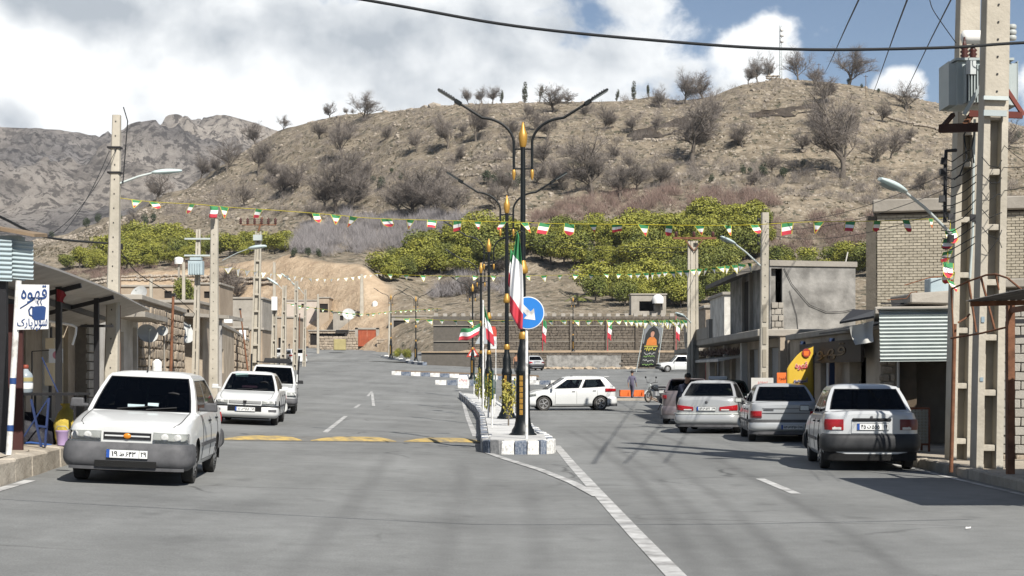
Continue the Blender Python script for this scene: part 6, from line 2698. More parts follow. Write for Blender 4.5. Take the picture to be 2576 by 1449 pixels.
for i,(p,q,sg)in enumerate(((W(1928,560,44),W(2395,430,27),.25),(W(1928,575,44),W(2395,470,27),.25),(W(1928,590,44),W(2400,520,27),.3),(W(2520,420,25),W(2640,400,20),.05),(W(2520,480,25),W(2680,430,20),.05),(W(2520,360,25),W(2640,440,21),.05))):
 wire('line_wire',f'thin service wire strung between right-hand poles, {ordinal(i)} of the fan',(p,q),.006,4,'cable','service wires at the big poles',sg)
for i,(u,v0,v1)in enumerate(((2060,160,206),(2178,190,242),(2287,268,300))):
 p=on_hill(u,v1)
 t=thing('hill_post',f'thin post on the hilltop carrying the power line, {ordinal(i)} from the left','pole',p,0,'posts on the hilltop')
 b=MB()
 h=(v1-v0)*p.y/4000
 b.tube([(0,0,-.5),(0,0,h)],.07,5)
 b.build('shaft',m_wood,t)
 b=MB()
 b.box((0,0,h-.3),(.9,.08,.08))
 b.build('crossarm',m_black,t)
p=on_hill(1975,200)
h=(200-52)*(p.y+6)/4000
t=thing('radio_mast','slim grey lattice radio mast on top of the hill','mast',(p.x,p.y+6,p.z-1))
b=MB()
for a in range(3):
 q=Vector((math.cos(a*2.094)*.34,math.sin(a*2.094)*.34,0))
 b.tube([q,q*.75+Vector((0,0,h+1))],.05,4)
b.build('leg',m_galv,t)
b=MB()
for i in range(16):
 z0,z1=h*i/16,h*(i+1)/16
 for a in range(3):
  p0=Vector((math.cos(a*2.094)*.3,math.sin(a*2.094)*.3,z0+1))
  p1=Vector((math.cos((a+1)*2.094)*.3,math.sin((a+1)*2.094)*.3,z1+1))
  b.tube([p0,p1],.03,3)
b.build('lattice',m_galv,t)
for z,s in((.97,.38),(.88,.5),(.78,.45)):
 b=MB()
 b.lathe([(s*.6,0),(s,.1),(s,.5),(s*.4,.9)],10,c=(.25,-.3,h*z))
 b.build('dish_antenna',m_tank,t)
# ---- strings of pennants
m_string=mat('yellow_string',(.45,.38,.03),.7)
m_frill=mat('yellow_fringe',(.50,.42,.05),.8)
def pennant_mesh(kind,w,h,tilt,r):
 """a small flag of three bands: shield, triangle or folded"""
 b=MB()
 n=6
 def outline(q):
  if kind=='triangle':
   return 1-q
  if kind=='plain':
   return 1-.12*q
  return 1 if q<.55 else math.sqrt(max(0,1-((q-.55)/.47)**2))
 ph=r.uniform(0,6)
 for j in range(n+1):
  q=j/n
  for i in range(5):
   s=i/4-.5
   x=s*w*outline(q)
   b.v.append((x+tilt*q*h,.03*w*8*math.sin(s*4+ph)*q*.25,-q*h))
 for j in range(n):
  for i in range(4):
   a=j*5+i
   b.f.append([a,a+5,a+6,a+1])
   b.m.append(min(2,int(j/2)))
   b.s.append(True)
 o=len(b.v)
 for j in range(n+1):
  q=j/n
  for sg in(-1,1):
   x=sg*.5*w*outline(q)
   b.v.append((x+tilt*q*h,-.004,-q*h))
   b.v.append((x+sg*.05*w+tilt*q*h,-.004,-q*h-.03*h))
 for j in range(n):
  for k in(0,2):
   a=o+j*4+k
   b.f.append([a,a+4,a+5,a+1])
   b.m.append(3)
   b.s.append(False)
 return b.mesh('pennant',[m_fg,m_fw,m_fr,m_frill])
def bunting(label,pts,flags,w,h,kinds,seed,mats=None,r_=.006):
 r=random.Random(seed)
 P=smooth_path([Vector(p)for p in pts],8)
 t=thing('bunting',label,'bunting',(0,0,0))
 b=MB()
 b.tube(P,r_,4)
 b.build('string',m_string,t)
 cum=[0]
 for a,c in zip(P,P[1:]):
  cum.append(cum[-1]+(c-a).length)
 ms=[pennant_mesh(k,w,h,tl,r)for k in kinds for tl in(-.15,.1,.3)]
 if mats:
  for m_ in ms:
   for i,mm in enumerate(mats):
    m_.materials[i]=mm
 for f in flags:
  s=f*cum[-1]
  k=next((i for i in range(len(cum)-1)if cum[i+1]>=s),len(cum)-2)
  p=P[k].lerp(P[k+1],(s-cum[k])/max(1e-6,cum[k+1]-cum[k]))
  link('pennant',ms[r.randrange(len(ms))],t,loc=p,rot=(r.uniform(-.7,.7),r.uniform(-.2,.2),r.uniform(-1.0,1.0)),scale=(r.uniform(.85,1.1),1,r.uniform(.7,1.1)))
GP=[(300,498,33),(385,508,33),(495,514,32.8),(583,522,32.6),(678,528,32.4),(833,540,32),(935,549,31.8),(1085,554,31.4),(1257,558,31),(1378,562,30.6),(1495,564,30.2),(1615,565,29.8),(1743,567,29.4),(1880,566,29),(2017,559,28.6),(2160,557,28.1),(2284,553,27.6),(2392,548,27)]
us=[345,388,495,583,678,833,888,935,1020,1085,1142,1207,1257,1325,1378,1432,1495,1555,1615,1680,1743,1815,1880,1941,2017,2088,2160,2220,2284,2343]
bunting('long string of green, white and red pennants across the whole street',[W(*p)for p in GP],[(u-300)/(2392-300)for u in us],.20,.22,['shield','triangle','plain'],3)
bunting('short tail of pennants hanging down the left big pole',[W(2392,548,26.9),W(2388,600,26.8),W(2384,650,26.8),W(2392,720,26.8)],[.18,.33,.5,.66,.8,.92],.20,.26,['shield'],4)
bunting('string of small white pennants across the street before the orchard',[W(940,688,62),W(1100,694,61),(W(1300,694,60)),W(1500,690,58),W(1600,688,56),W(1700,682,52),W(1800,672,48),W(1905,660,44)],[i/34 for i in range(1,34)],.24,.24,['triangle'],5,[m_fg,m_fw,m_fw,m_frill])
bunting('string of small pennants low before the dark wall',[W(995,800,110),W(1150,806,105),W(1400,806,100),W(1600,806,90),W(1735,806,64)],[i/40 for i in range(1,40)],.40,.40,['triangle'],6,[m_fg,m_fw,m_fw,m_frill],.012)
bunting('faint string of pale pennants before the tan bank',[W(545,670,50),W(700,690,75),W(830,702,100),W(960,688,130)],[i/22 for i in range(1,22)],.26,.26,['triangle'],7,[m_fw,m_fw,m_fw,m_frill])
bunting('string of green and white pennants over the houses at the top of the street',[W(715,762,142),W(800,776,150),W(905,790,160),W(1000,782,172),W(1110,776,190)],[i/26 for i in range(1,26)],.40,.36,['triangle'],8,[m_fg,m_fw,m_fg,m_frill],.015)
p=W(541,522,49.8)
t=thing('pole_flag','small green, white and red flag wrapped over a pole head','flag',(p.x,49.6,p.z))
cloth_flag(t,lambda s,q:Vector((-.12+.24*s+.02*math.sin(q*5),-.05-.04*math.sin(s*5),.02-.36*q-.06*s*(1-s))),8,9)
# ========================== cars
def paint(name,col,metal=0.0):
 return mat(name,col,.32,.025,1.5,spec=.5,metal=metal,coat=.5,detail=3)
m_white_p=paint('white_car_paint',(.53,.54,.535))
m_silver_p=paint('silver_car_paint',(.37,.385,.395),.2)
m_greysilver_p=paint('grey_silver_car_paint',(.35,.36,.365),.2)
m_palesilver_p=paint('pale_silver_car_paint',(.46,.475,.485),.1)
m_mauve_p=paint('dusty_grey_car_paint',(.14,.12,.125),.2)
m_green_p=paint('dark_green_car_paint',(.012,.035,.025))
m_dkplas=mat('dark_grey_bumper',(.055,.056,.060),.62,.22,5,col2=(.10,.10,.105))
m_trim=mat('black_trim',(.012,.012,.013),.5,.1,5)
m_tyre=mat('dusty_tyre',(.028,.027,.026),.9,.2,6,col2=(.055,.052,.048))
m_hub=mat('silver_hubcap',(.30,.30,.30),.42,.08,5,metal=.5)
m_well=mat('wheel_well',(.010,.010,.010),.95)
m_glass=glass_mat('tinted_car_glass',.05)
m_glass_l=glass_mat('lightly_tinted_car_glass',.40)
m_seat=mat('dark_seat_cloth',(.022,.022,.025),.9,.1,6)
m_chrome=mat('chrome_reflector',(.46,.48,.46),.30,.12,14,spec=.6)
m_headlens=glass_mat('headlamp_lens',.92,(1,1,1))
m_red_l=mat('red_tail_lamp',(.30,.008,.012),.22,.08,6,spec=.6)
m_darkred_l=mat('dark_red_tail_lamp',(.10,.006,.008),.3,.08,6,spec=.6)
m_amber=mat('amber_lens',(.55,.20,.02),.3,.05,6)
m_clear_l=mat('clear_lamp',(.55,.54,.52),.25,.05,6)
m_plate=mat('plate_white',(.66,.67,.66),.5,.03,6)
m_pblue=mat('plate_blue',(.02,.07,.30),.5)
m_ink=mat('black_plate_ink',(.015,.015,.015),.6)
FDIG={str(i):chr(0x06F0+i)for i in range(10)}
def fa(s):
 return ''.join(FDIG.get(c,c)for c in s)
def plate_on(t,M,left,letter,mid,reg,w=.52,h=.112,label=None):
 """number plate in the xz plane, facing -y, placed by M"""
 b=MB()
 b.box((0,0,0),(w,.012,h),0,M)
 o=b.build('number_plate',m_plate,t,label=label)
 b=MB()
 b.box((-w/2+.022,-.008,0),(.040,.005,h*.92),0,M)
 b.build('blue_band',m_pblue,o)
 b=MB()
 for x0,x1,z0,z1 in((-w/2,w/2,h/2-.004,h/2),(-w/2,w/2,-h/2,-h/2+.004),(w/2-.004,w/2,-h/2,h/2),(w*.285,w*.285+.004,-h/2,h/2)):
  b.box(((x0+x1)/2,-.008,(z0+z1)/2),(x1-x0,.005,z1-z0),0,M)
 b.build('plate_border',m_ink,o)
 for s,x,ww,hh in((fa(left),-.155*w/.52,.075,.066),(letter,-.065*w/.52,.06,.055),(fa(mid),.045*w/.52,.125,.068),(fa(reg),.205*w/.52,.070,.060)):
  me_=text_fit(s,ww*w/.52,hh,m_ink,.002,.012)
  me_.transform(Matrix.Translation((x,-.009,0)))
  me_.transform(M)
  link('plate_digits',me_,o)
 return o
END=[(0.0,.66),(.012,.78),(.04,.87),(.10,.94),(.22,.985),(.42,1.0)]
def endf(q):
 return interp(q,END)
class Car:
 def __init__(self,sp):
  self.sp=sp
  g=sp.get
  self.L,self.Wd,self.H=sp['L'],sp['W'],sp['H']
  self.top=sp['top']
  self.crown=g('crown',.035)
 def f(self,y):
  q=self.L/2-abs(y)
  return endf(max(0,q))*(1 if abs(y)<self.L*.3 else self.sp.get('pinch',.985)+(1-self.sp.get('pinch',.985))*(1-(abs(y)-self.L*.3)/(self.L*.2)))
 def zb(self,y):
  q=self.L/2-abs(y)
  return .19+.10*(1-smooth(.1,.9,q))
 def zs(self,y):
  return interp(y,self.top)
 def section(self,y):
  w,z0,z1=self.Wd/2*self.f(y),self.zb(y),self.zs(y)
  h=z1-z0
  cab=self.sp['yrb']-.05<y<self.sp['yc']+.05
  cr=0.0 if cab else self.crown
  return[(0,z0),(.78*w,z0),(.93*w,z0+.03),(.975*w,z0+.10),(w,z0+.42*h),(.997*w,z0+.60*h),(.985*w,z0+.74*h),(.962*w,z0+.87*h),(.935*w,z1-.022),(.895*w,z1-.003),(.80*w,z1+.006+cr*.25),(.45*w,z1+.006+cr*.8),(0,z1+.006+cr)]
 def side_x(self,y,z):
  s=self.section(y)[2:10]
  for(xa,za),(xb,zb)in zip(s,s[1:]):
   if za<=z<=zb:
    return xa+(xb-xa)*(z-za)/max(1e-6,zb-za)
  return s[-1][0]if z>s[-1][1]else s[0][0]
 def endpath(self,sgn,n=40):
  """plan outline round one end: list of (x, y) from -x to +x"""
  pts=[]
  qs=[.6,.42,.3,.22,.15,.10,.065,.04,.022,.012,.005,0]
  for q in qs:
   y=self.L/2-q
   pts.append((-self.Wd/2*self.f(y),y))
  xs_=[-.55,-.4,-.2,0,.2,.4,.55]
  e=self.Wd/2*self.f(self.L/2)
  mid=[(x*self.Wd/2,self.L/2+.006)for x in xs_ if abs(x*self.Wd/2)<e]
  out=pts+mid+[(-x,y)for x,y in pts[::-1]]
  return[(x,y*sgn)for x,y in out]
 def wrap(self,b,sgn,x0,x1,z0,z1,off=.008,th=.03,n=10,m=3,mi=0,bulge=0.0,taper=0.0,tuck=0.0):
  """a thin shell that follows the end of the car between two fractions of the half outline (-1..1 along its length)"""
  P=[Vector((x,y,0))for x,y in self.endpath(sgn)]
  cum=[0]
  for a,c in zip(P,P[1:]):
   cum.append(cum[-1]+(c-a).length)
  def at(s):
   q=(s+1)/2*cum[-1]
   k=next((i for i in range(len(cum)-1)if cum[i+1]>=q-1e-9),len(cum)-2)
   return P[k].lerp(P[k+1],(q-cum[k])/max(1e-9,cum[k+1]-cum[k]))
  def nrm(s):
   a,c=at(max(-1,s-.02)),at(min(1,s+.02))
   d=c-a
   v_=Vector((d.y,-d.x,0)).normalized()
   return-v_ if v_.y*sgn<0 and abs(v_.y)>.2 or(abs(v_.y)<=.2 and v_.x*at(s).x<0)else v_
  zf0=z0 if callable(z0)else(lambda s:z0)
  zf1=z1 if callable(z1)else(lambda s:z1)
  o=len(b.v)
  for j in range(m+1):
   for i in range(n+1):
    s=x0+(x1-x0)*i/n
    p,v_=at(s),nrm(s)
    t_=j/m
    z=zf0((i/n))+(zf1((i/n))-zf0((i/n)))*t_
    k=(off-.012)*(1 if taper==0 else 1-taper*smooth(.52,.9,abs(s)))+.012+bulge*math.sin(PI*min(1,.12+.88*t_))*(1-.6*taper*smooth(.6,.95,abs(s)))-tuck*(max(0,1-t_/.34)**2+.35*max(0,(t_-.80)/.20)**2)
    for dd in(k,off-th):
     b.v.append((p.x+v_.x*dd,p.y+v_.y*dd,z))
  W_=(n+1)*2
  for j in range(m):
   for i in range(n):
    a=o+j*W_+i*2
    b.f.append([a,a+2,a+W_+2,a+W_])
    b.f.append([a+1,a+W_+1,a+W_+3,a+3])
    b.m+=[mi,mi]
    b.s+=[True,True]
  for i in range(n):
   for j,fl in((0,0),(m,1)):
    a=o+j*W_+i*2
    b.f.append([a,a+1,a+3,a+2]if not fl else[a,a+2,a+3,a+1])
    b.m.append(mi)
    b.s.append(False)
  for j in range(m):
   for i in(0,n):
    a=o+j*W_+i*2
    b.f.append([a,a+W_,a+W_+1,a+1]if i==0 else[a,a+1,a+W_+1,a+W_])
    b.m.append(mi)
    b.s.append(False)
  self._at,self._nrm=at,nrm
  return b
#  body
 def build_body(self,t,pm):
  sp=self.sp
  L,Wd=self.L,self.Wd
  ys_=set()
  for q in(0,.005,.012,.022,.04,.065,.10,.15,.22,.3,.42):
   ys_.add(round(L/2-q,4))
   ys_.add(round(-L/2+q,4))
  for y,_ in self.top:
   if abs(y)<L/2-.02:
    ys_.add(round(y,4))
  for d in sp['doors']:
   ys_.add(round(d,4))
  k=-L/2+.6
  while k<L/2-.5:
   if min(abs(k-y)for y in ys_)>.09:
    ys_.add(round(k,4))
   k+=.16
  ys_=sorted(ys_)
  b=MB()
  rings=[]
  for y in ys_:
   h=self.section(y)
   ring=[(x,y,z)for x,z in h]+[(-x,y,z)for x,z in h[-2:0:-1]]
   rings.append(ring)
  n=len(rings[0])
  for r_ in rings:
   b.v.extend(r_)
  for i in range(len(rings)-1):
   for j in range(n):
    j2=(j+1)%n
    b.f.append([i*n+j,(i+1)*n+j,(i+1)*n+j2,i*n+j2])
    b.m.append(0)
    b.s.append(True)
  b.f.append(list(range(n)))
  b.f.append(list(range((len(rings)-1)*n,len(rings)*n))[::-1])
  b.m+=[0,0]
  b.s+=[False,False]
  me_=b.mesh('body',[pm,m_well])
  bm=bmesh.new()
  bm.from_mesh(me_)
  bmesh.ops.recalc_face_normals(bm,faces=bm.faces)
  bm.to_mesh(me_)
  bm.free()
  c=MB()
  for y in(sp['yfa'],sp['yra']):
   for s in(-1,1):
    R_=sp['wr']+sp.get('arch',.055)
    M=Matrix.Translation((s*(Wd/2-.26),y,sp['wr']))@Matrix.Rotation(s*PI/2,4,'Y')
    c.lathe([(R_,0),(R_,.6)],28,M=M)
  cm=c.mesh('cutter',[m_well])
  bm=bmesh.new()
  bm.from_mesh(cm)
  bmesh.ops.remove_doubles(bm,verts=bm.verts,dist=1e-5)
  bmesh.ops.recalc_face_normals(bm,faces=bm.faces)
  bm.to_mesh(cm)
  bm.free()
  ob=bpy.data.objects.new('body',me_)
  oc=bpy.data.objects.new('cutter',cm)
  COL.objects.link(ob)
  COL.objects.link(oc)
  md=ob.modifiers.new('arch','BOOLEAN')
  md.operation='DIFFERENCE'
  md.object=oc
  md.solver='EXACT'
  md.material_mode='TRANSFER'
  bpy.context.view_layer.update()
  res=bpy.data.meshes.new_from_object(ob.evaluated_get(bpy.context.evaluated_depsgraph_get()))
  bpy.data.objects.remove(ob)
  bpy.data.objects.remove(oc)
  fix_normals(res,38)
  names=[mm.name if mm else '' for mm in res.materials]
  wi={i for i,nm in enumerate(names)if nm==m_well.name}
  D=sp['doors']
  groups={}
  for p in res.polygons:
   cx,cy,cz=p.center
   key='body'
   if p.material_index not in wi:
    if abs(p.normal.x)>.55 and self.zb(cy)+.07<cz<self.zs(cy)-.004 and D[-1]<cy<D[0]:
     for a,c_ in zip(D,D[1:]):
      if c_<cy<a:
       key=('door',cx>0,round(a,2))
    elif p.normal.z>.6 and cz>self.zs(cy)-.03 and abs(cx)<.82*Wd/2*self.f(cy):
     if cy>sp['yc']-.02:
      key='bonnet'
     elif cy<sp['yrb']and sp.get('boot',True):
      key='boot_lid'
   groups.setdefault(key,[]).append(p.index)
  for key,idx in groups.items():
   q=MB()
   mp={}
   for i in idx:
    p=res.polygons[i]
    f_=[]
    for v_ in p.vertices:
     if v_ not in mp:
      mp[v_]=len(q.v)
      q.v.append(tuple(res.vertices[v_].co))
     f_.append(mp[v_])
    q.f.append(f_)
    q.m.append(1 if p.material_index in wi else 0)
    q.s.append(True)
   nm=key if isinstance(key,str)else 'door'
   o=q.build(nm,[pm,m_well],t)
   fix_normals(o.data,38)
   if nm=='door':
    s=1 if key[1]else-1
    a=key[2]
    y=next(c_ for a_,c_ in zip(D,D[1:])if round(a_,2)==a)+.14
    z=self.zs(y)-sp.get('handle_drop',.13)
    bb=MB()
    bb.box((s*(self.side_x(y,z)+.012),y,z),(.035,.15,.028))
    bevel_mesh(bb.build('handle',sp.get('handle_m',m_trim),o).data,.008,1)
  bb=MB()
  for s in(-1,1):
   for y in D:
    zz=[self.zb(y)+.09+i*(self.zs(y)-self.zb(y)-.10)/7 for i in range(8)]
    bb.tube([(s*(self.side_x(y,z)+.0005),y,z)for z in zz],.0055,4,0)
   zz=self.zb(0)+.095
   bb.tube([(s*(self.side_x(y,self.zb(y)+.095)+.0005),y,self.zb(y)+.095)for y in np.linspace(D[-1],D[0],9)],.005,4,0)
   bb.tube([(s*.80*Wd/2*self.f(y),y,self.zs(y)+.012+self.crown*.25)for y in np.linspace(sp['yc'],L/2-.06,9)],.005,4,0)
  bb.build('panel_gap',m_trim,t,kind='stuff')
  if sp.get('rub'):
   for s in(-1,1):
    bb=MB()
    z=sp['rub']
    yy=np.linspace(sp['yra']+sp['wr']+.08,sp['yfa']-sp['wr']-.08,12)
    for i in range(11):
     bb.bar((s*(self.side_x(yy[i],z)+.006),yy[i],z),(s*(self.side_x(yy[i+1],z)+.006),yy[i+1],z),.02,.05)
    bb.build('side_moulding',m_dkplas if sp.get('rub_dark',1)else pm,t)
 def build_cabin(self,t,pm,glass,glass_side=None):
  sp=self.sp
  yf0,yf1,yr0,yr1=sp['yc'],sp['ywt'],sp['yrb'],sp['yrr']
  z0,z1=self.zs(0)-.012,sp['H']-sp.get('rcrown',.045)
  wb,wr_=sp['wb2'],sp['wr2']
  bf,br=sp.get('bf',.10),sp.get('br',.07)
  zf=sp.get('zcowl',z0)
  zr_=sp.get('zrear',z0)
  def hw(t_):
   return wb+(wr_-wb)*t_+.018*math.sin(PI*t_)
  def side(s,a,t_):
   yr=yr0+(yr1-yr0)*t_
   yf=yf0+(yf1-yf0)*t_
   zz=z0+(zr_-z0)*(1-a)**3+(zf-z0)*a**3
   rr=.022*smooth(.9,1.0,t_)
   return Vector((s*(hw(t_)-rr),yr+(yf-yr)*a,zz+(z1-zz)*t_))
  def front(a,t_):
   p=side(1,1,t_)
   u=2*a-1
   return Vector((p.x*u,p.y+bf*(1-u*u)*(1-.15*t_),p.z))
  def rear(a,t_):
   p=side(1,0,t_)
   u=2*a-1
   return Vector((p.x*u,p.y-br*(1-u*u),p.z))
  shell=MB()
  panes=[]
  def face(fn,aw,t0,t1,nm,flip,sub=5):
   """aw: list of (a0, a1) windows along a"""
   e=.014
   br_={0.0,1.0}
   tb={0.0,1.0,t0,t1,t0-.02,t1+.022,.93,.97}
   for a0,a1 in aw:
    br_|={a0,a1,a0-e,a1+e}
   A=sorted(br_)
   A2=[]
   for p,q in zip(A,A[1:]):
    k=max(1,int(sub*(q-p)*2+.5))
    A2+=[p+(q-p)*i/k for i in range(k)]
   A2.append(1.0)
   T=sorted(x for x in tb if 0<=x<=1)
   T2=[]
   for p,q in zip(T,T[1:]):
    k=3 if q-p>.3 else 1
    T2+=[p+(q-p)*i/k for i in range(k)]
   T2.append(1.0)
   gl={i:MB()for i in range(len(aw))}
   for p,q in zip(A2,A2[1:]):
    for u,v_ in zip(T2,T2[1:]):
     ca,ct=(p+q)/2,(u+v_)/2
     pts=[fn(p,u),fn(q,u),fn(q,v_),fn(p,v_)]
     if flip:
      pts=pts[::-1]
     hit=next((i for i,(a0,a1)in enumerate(aw)if a0<ca<a1 and t0<ct<t1),None)
     if hit is not None:
      gl[hit].add(pts,[(0,1,2,3)],0,True)
     else:
      seal=any(a0-e<ca<a1+e and t0-.02<ct<t1+.022 for a0,a1 in aw)
      shell.add(pts,[(0,1,2,3)],1 if seal else 0,True)
   for g_ in gl.values():
    panes.append((nm,g_))
  for s in(-1,1):
   face(lambda a,t_:side(s,a,t_),sp['side_win'],.075,sp.get('wint',.84),'side_window',s<0)
  face(front,[(.055,.945)],.05,.90,'windscreen',True,10)
  face(rear,[(.06,.94)],sp.get('rw0',.10),.88,'rear_window',False,10)
  n,m=10,14
  rb=[]
  def roof(a,b_):
   u,v_=2*a-1,2*b_-1
   pf,pr=front(a,1.0),rear(a,1.0)
   p=pr.lerp(pf,b_)
   edge=(1-u**4)*(1-v_**4)
   p.z+=sp.get('rcrown',.045)*edge**.6
   return p
  shell.grid(roof,n,m,0)
  o=shell.build('cabin_shell',[pm,m_trim],t)
  fix_normals(o.data,40)
  for nm,g_ in panes:
   if not g_.f:
    continue
   o=g_.build(nm,(glass_side or glass)if nm=='side_window' else glass,t)
   fix_normals(o.data,60)
  zi=min(z0,zf,zr_)+.004
  b=MB()
  b.add([(-wb+.03,yr0+.03,zi),(wb-.03,yr0+.03,zi),(wb-.03,yf0-.01,zi+.0),(-wb+.03,yf0-.01,zi)],[(0,1,2,3)])
  b.build('cabin_floor',m_trim,t)
  b=MB()
  b.box((0,yf0-.22,zi+.025),(wb*1.8,.34,.07))
  bevel_mesh(b.build('dashboard',m_seat,t).data,.03,1)
  for s in(-1,1):
   b=MB()
   ys=(yf1+yr1)/2+.02
   b.box((s*.36,ys,zi+.12),(.46,.13,.30),taper=.85)
   b.box((s*.36,ys-.03,zi+.33),(.24,.08,.16),taper=.85)
   bevel_mesh(b.build('front_seat',m_seat,t).data,.03,1)
  b=MB()
  b.box((0,yr1+.06,zi+.09),(wb*1.7,.14,.20))
  bevel_mesh(b.build('rear_seat',m_seat,t).data,.03,1)
  b=MB()
  M=Matrix.Translation((-.36,yf0-.38,zi+.10))@Matrix.Rotation(math.radians(65),4,'X')
  ring=[(M@Vector((.18*math.cos(a),.18*math.sin(a),0)))for a in np.linspace(0,2*PI,17)]
  b.tube(ring,.014,5,caps=False)
  b.build('steering_wheel',m_trim,t)
  b=MB()
  c_=front(.5,.86)
  b.box((0,c_.y-.06,c_.z-.03),(.2,.03,.055))
  b.build('rear_view_mirror',m_trim,t)
  if sp.get('wipers',True):
   for s in(-.1,.5):
    p,q=front(.5+s*.45,.055),front(.5+s*.45-.28,.13)
    b=MB()
    b.tube([p+Vector((0,.012,.01)),q+Vector((0,.012,.01))],.009,4)
    b.build('wiper',m_trim,t)
  self.front,self.rear,self.side=front,rear,side
 def build_wheels(self,t,style='hub',rim_m=None):
  sp=self.sp
  R_,tw=sp['wr'],sp.get('tw',.17)
  rm=rim_m or m_hub
  ty=MB()
  ty.lathe([(R_*.62,-tw/2*.8),(R_*.86,-tw/2),(R_*.965,-tw/2*.9),(R_,-tw/2*.62),(R_,tw/2*.62),(R_*.965,tw/2*.9),(R_*.86,tw/2),(R_*.62,tw/2*.8)],28)
  ty.v=[(z,x,y)for x,y,z in ty.v]
  tm=ty.mesh('tyre',m_tyre)
  fix_normals(tm,40)
  ri=MB()
  if style=='hub':
   ri.lathe([(R_*.66,0),(R_*.64,.018),(R_*.5,.022),(R_*.34,.012),(R_*.18,.026),(.01,.030)],24)
   for k in range(10):
    a=2*PI*k/10
    M=Matrix.Rotation(a,4,'Z')@Matrix.Translation((R_*.5,0,.019))
    ri.box((0,0,0),(R_*.16,R_*.10,.012),1,M)
  else:
   ri.lathe([(R_*.68,-.02),(R_*.68,.02),(R_*.62,.022),(R_*.60,-.03),(.01,-.035)],26,1)
   ri.lathe([(R_*.70,0),(R_*.69,.024),(R_*.62,.024),(R_*.61,0)],26,0)
   for k in range(5):
    for dd in(-.13,.13):
     a=2*PI*k/5+dd
     M=Matrix.Rotation(a,4,'Z')@Matrix.Translation((R_*.36,0,.008))
     ri.box((0,0,0),(R_*.56,R_*.085,.025),0,M)
   ri.lathe([(R_*.15,0),(R_*.14,.024),(.005,.028)],12,0)
  ri.v=[(z,x,y)for x,y,z in ri.v]
  rmesh=ri.mesh('rim',[rm,m_well])
  back=MB()
  back.lathe([(R_*.64,0),(.01,0.002)],16)
  back.v=[(z,x,y)for x,y,z in back.v]
  for y in(sp['yfa'],sp['yra']):
   for s in(-1,1):
    x=s*(self.Wd/2-tw/2-.025)
    w_=link('wheel',back.mesh('wheel',m_well),t,loc=(x,y,R_))
    link('tyre',tm,w_)
    link('rim',rmesh,w_,loc=(s*(tw/2-.022),0,0),scale=(s,1,1))
 def mirrors(self,t,mm,y=None,z=None):
  y=self.sp['yc']-.20 if y is None else y
  for s in(-1,1):
   z_=(self.zs(0)+.075)if z is None else z
   x=s*(self.Wd/2+.085)
   b=MB()
   b.box((x,y,z_),(.19,.09,.12),taper=.85)
   b.box((s*(self.Wd/2-.02),y+.02,z_-.035),(.10,.05,.05))
   o=b.build('wing_mirror',mm,t)
   bevel_mesh(o.data,.022,2)
   b=MB()
   b.box((x,y-.047,z_),(.15,.004,.085))
   b.build('mirror_glass',m_chrome,o)
 def underbody(self,t):
  b=MB()
  b.box((0,0,.20),(self.Wd*.72,self.L*.86,.08))
  b.tube([(.35,-self.L/2+.9,.20),(.35,-self.L/2-.02,.22)],.025,8)
  b.build('underbody',m_well,t)
def spec_pride():
 return dict(L=3.94,W=1.605,H=1.455,wr=.275,tw=.165,yfa=1.20,yra=-1.145,yc=.90,ywt=.20,yrr=-1.00,yrb=-1.50,top=[(-1.97,.925),(-1.90,.972),(-1.50,.985),(-1.2,.945),(.6,.915),(.90,.905),(1.4,.84),(1.85,.765),(1.97,.712)],wb2=.715,wr2=.555,doors=[.62,-.28,-1.12],side_win=[(.055,.10),(.12,.485),(.525,.905)],rub=.50,bf=.09,br=.06,zcowl=.905,zrear=.992,crown=.03,rw0=.08)
def spec_405():
 return dict(L=4.41,W=1.70,H=1.405,wr=.30,tw=.18,yfa=1.34,yra=-1.33,yc=.88,ywt=.12,yrr=-1.02,yrb=-1.66,top=[(-2.2,.86),(-2.12,.93),(-1.66,.945),(-1.3,.905),(.6,.88),(.88,.87),(1.5,.80),(2.05,.70),(2.2,.64)],wb2=.755,wr2=.575,doors=[.60,-.32,-1.22],side_win=[(.10,.20),(.215,.49),(.525,.90)],rub=.50,bf=.11,br=.08,zcowl=.87,zrear=.955,crown=.03,rw0=.07)
def spec_samand():
 d=spec_405()
 d.update(L=4.50,W=1.72,H=1.46,top=[(-2.25,.90),(-2.17,.98),(-1.70,1.0),(-1.3,.95),(.6,.92),(.88,.905),(1.5,.83),(2.1,.73),(2.25,.66)],zcowl=.905,zrear=1.005,yrb=-1.70,yrr=-1.0,rub=.52,rub_dark=0)
 return d
def spec_hatch():
 return dict(L=3.96,W=1.66,H=1.50,wr=.305,tw=.19,yfa=1.22,yra=-1.28,yc=1.05,ywt=.18,yrr=-1.45,yrb=-1.86,top=[(-1.98,.98),(-1.9,1.04),(-1.5,1.03),(-1.0,.99),(.6,.93),(1.05,.91),(1.5,.86),(1.88,.72),(1.98,.62)],wb2=.735,wr2=.585,doors=[.72,-.22,-1.14],side_win=[(.13,.475),(.545,.90)],boot=False,bf=.12,br=.08,zcowl=.91,zrear=1.05,crown=.03,rw0=.12,arch=.07,wint=.80)
def spec_pickup():
 return dict(L=4.5,W=1.68,H=1.62,wr=.31,tw=.18,yfa=1.45,yra=-1.35,yc=1.0,ywt=.42,yrr=-.42,yrb=-.62,top=[(-2.25,.92),(-.66,.93),(-.6,.95),(.6,.95),(1.0,.96),(1.6,.90),(2.1,.84),(2.25,.74)],wb2=.76,wr2=.62,doors=[.80,-.40],side_win=[(.12,.90)],boot=False,bf=.07,br=.02,zcowl=.96,crown=.03,rub=None)
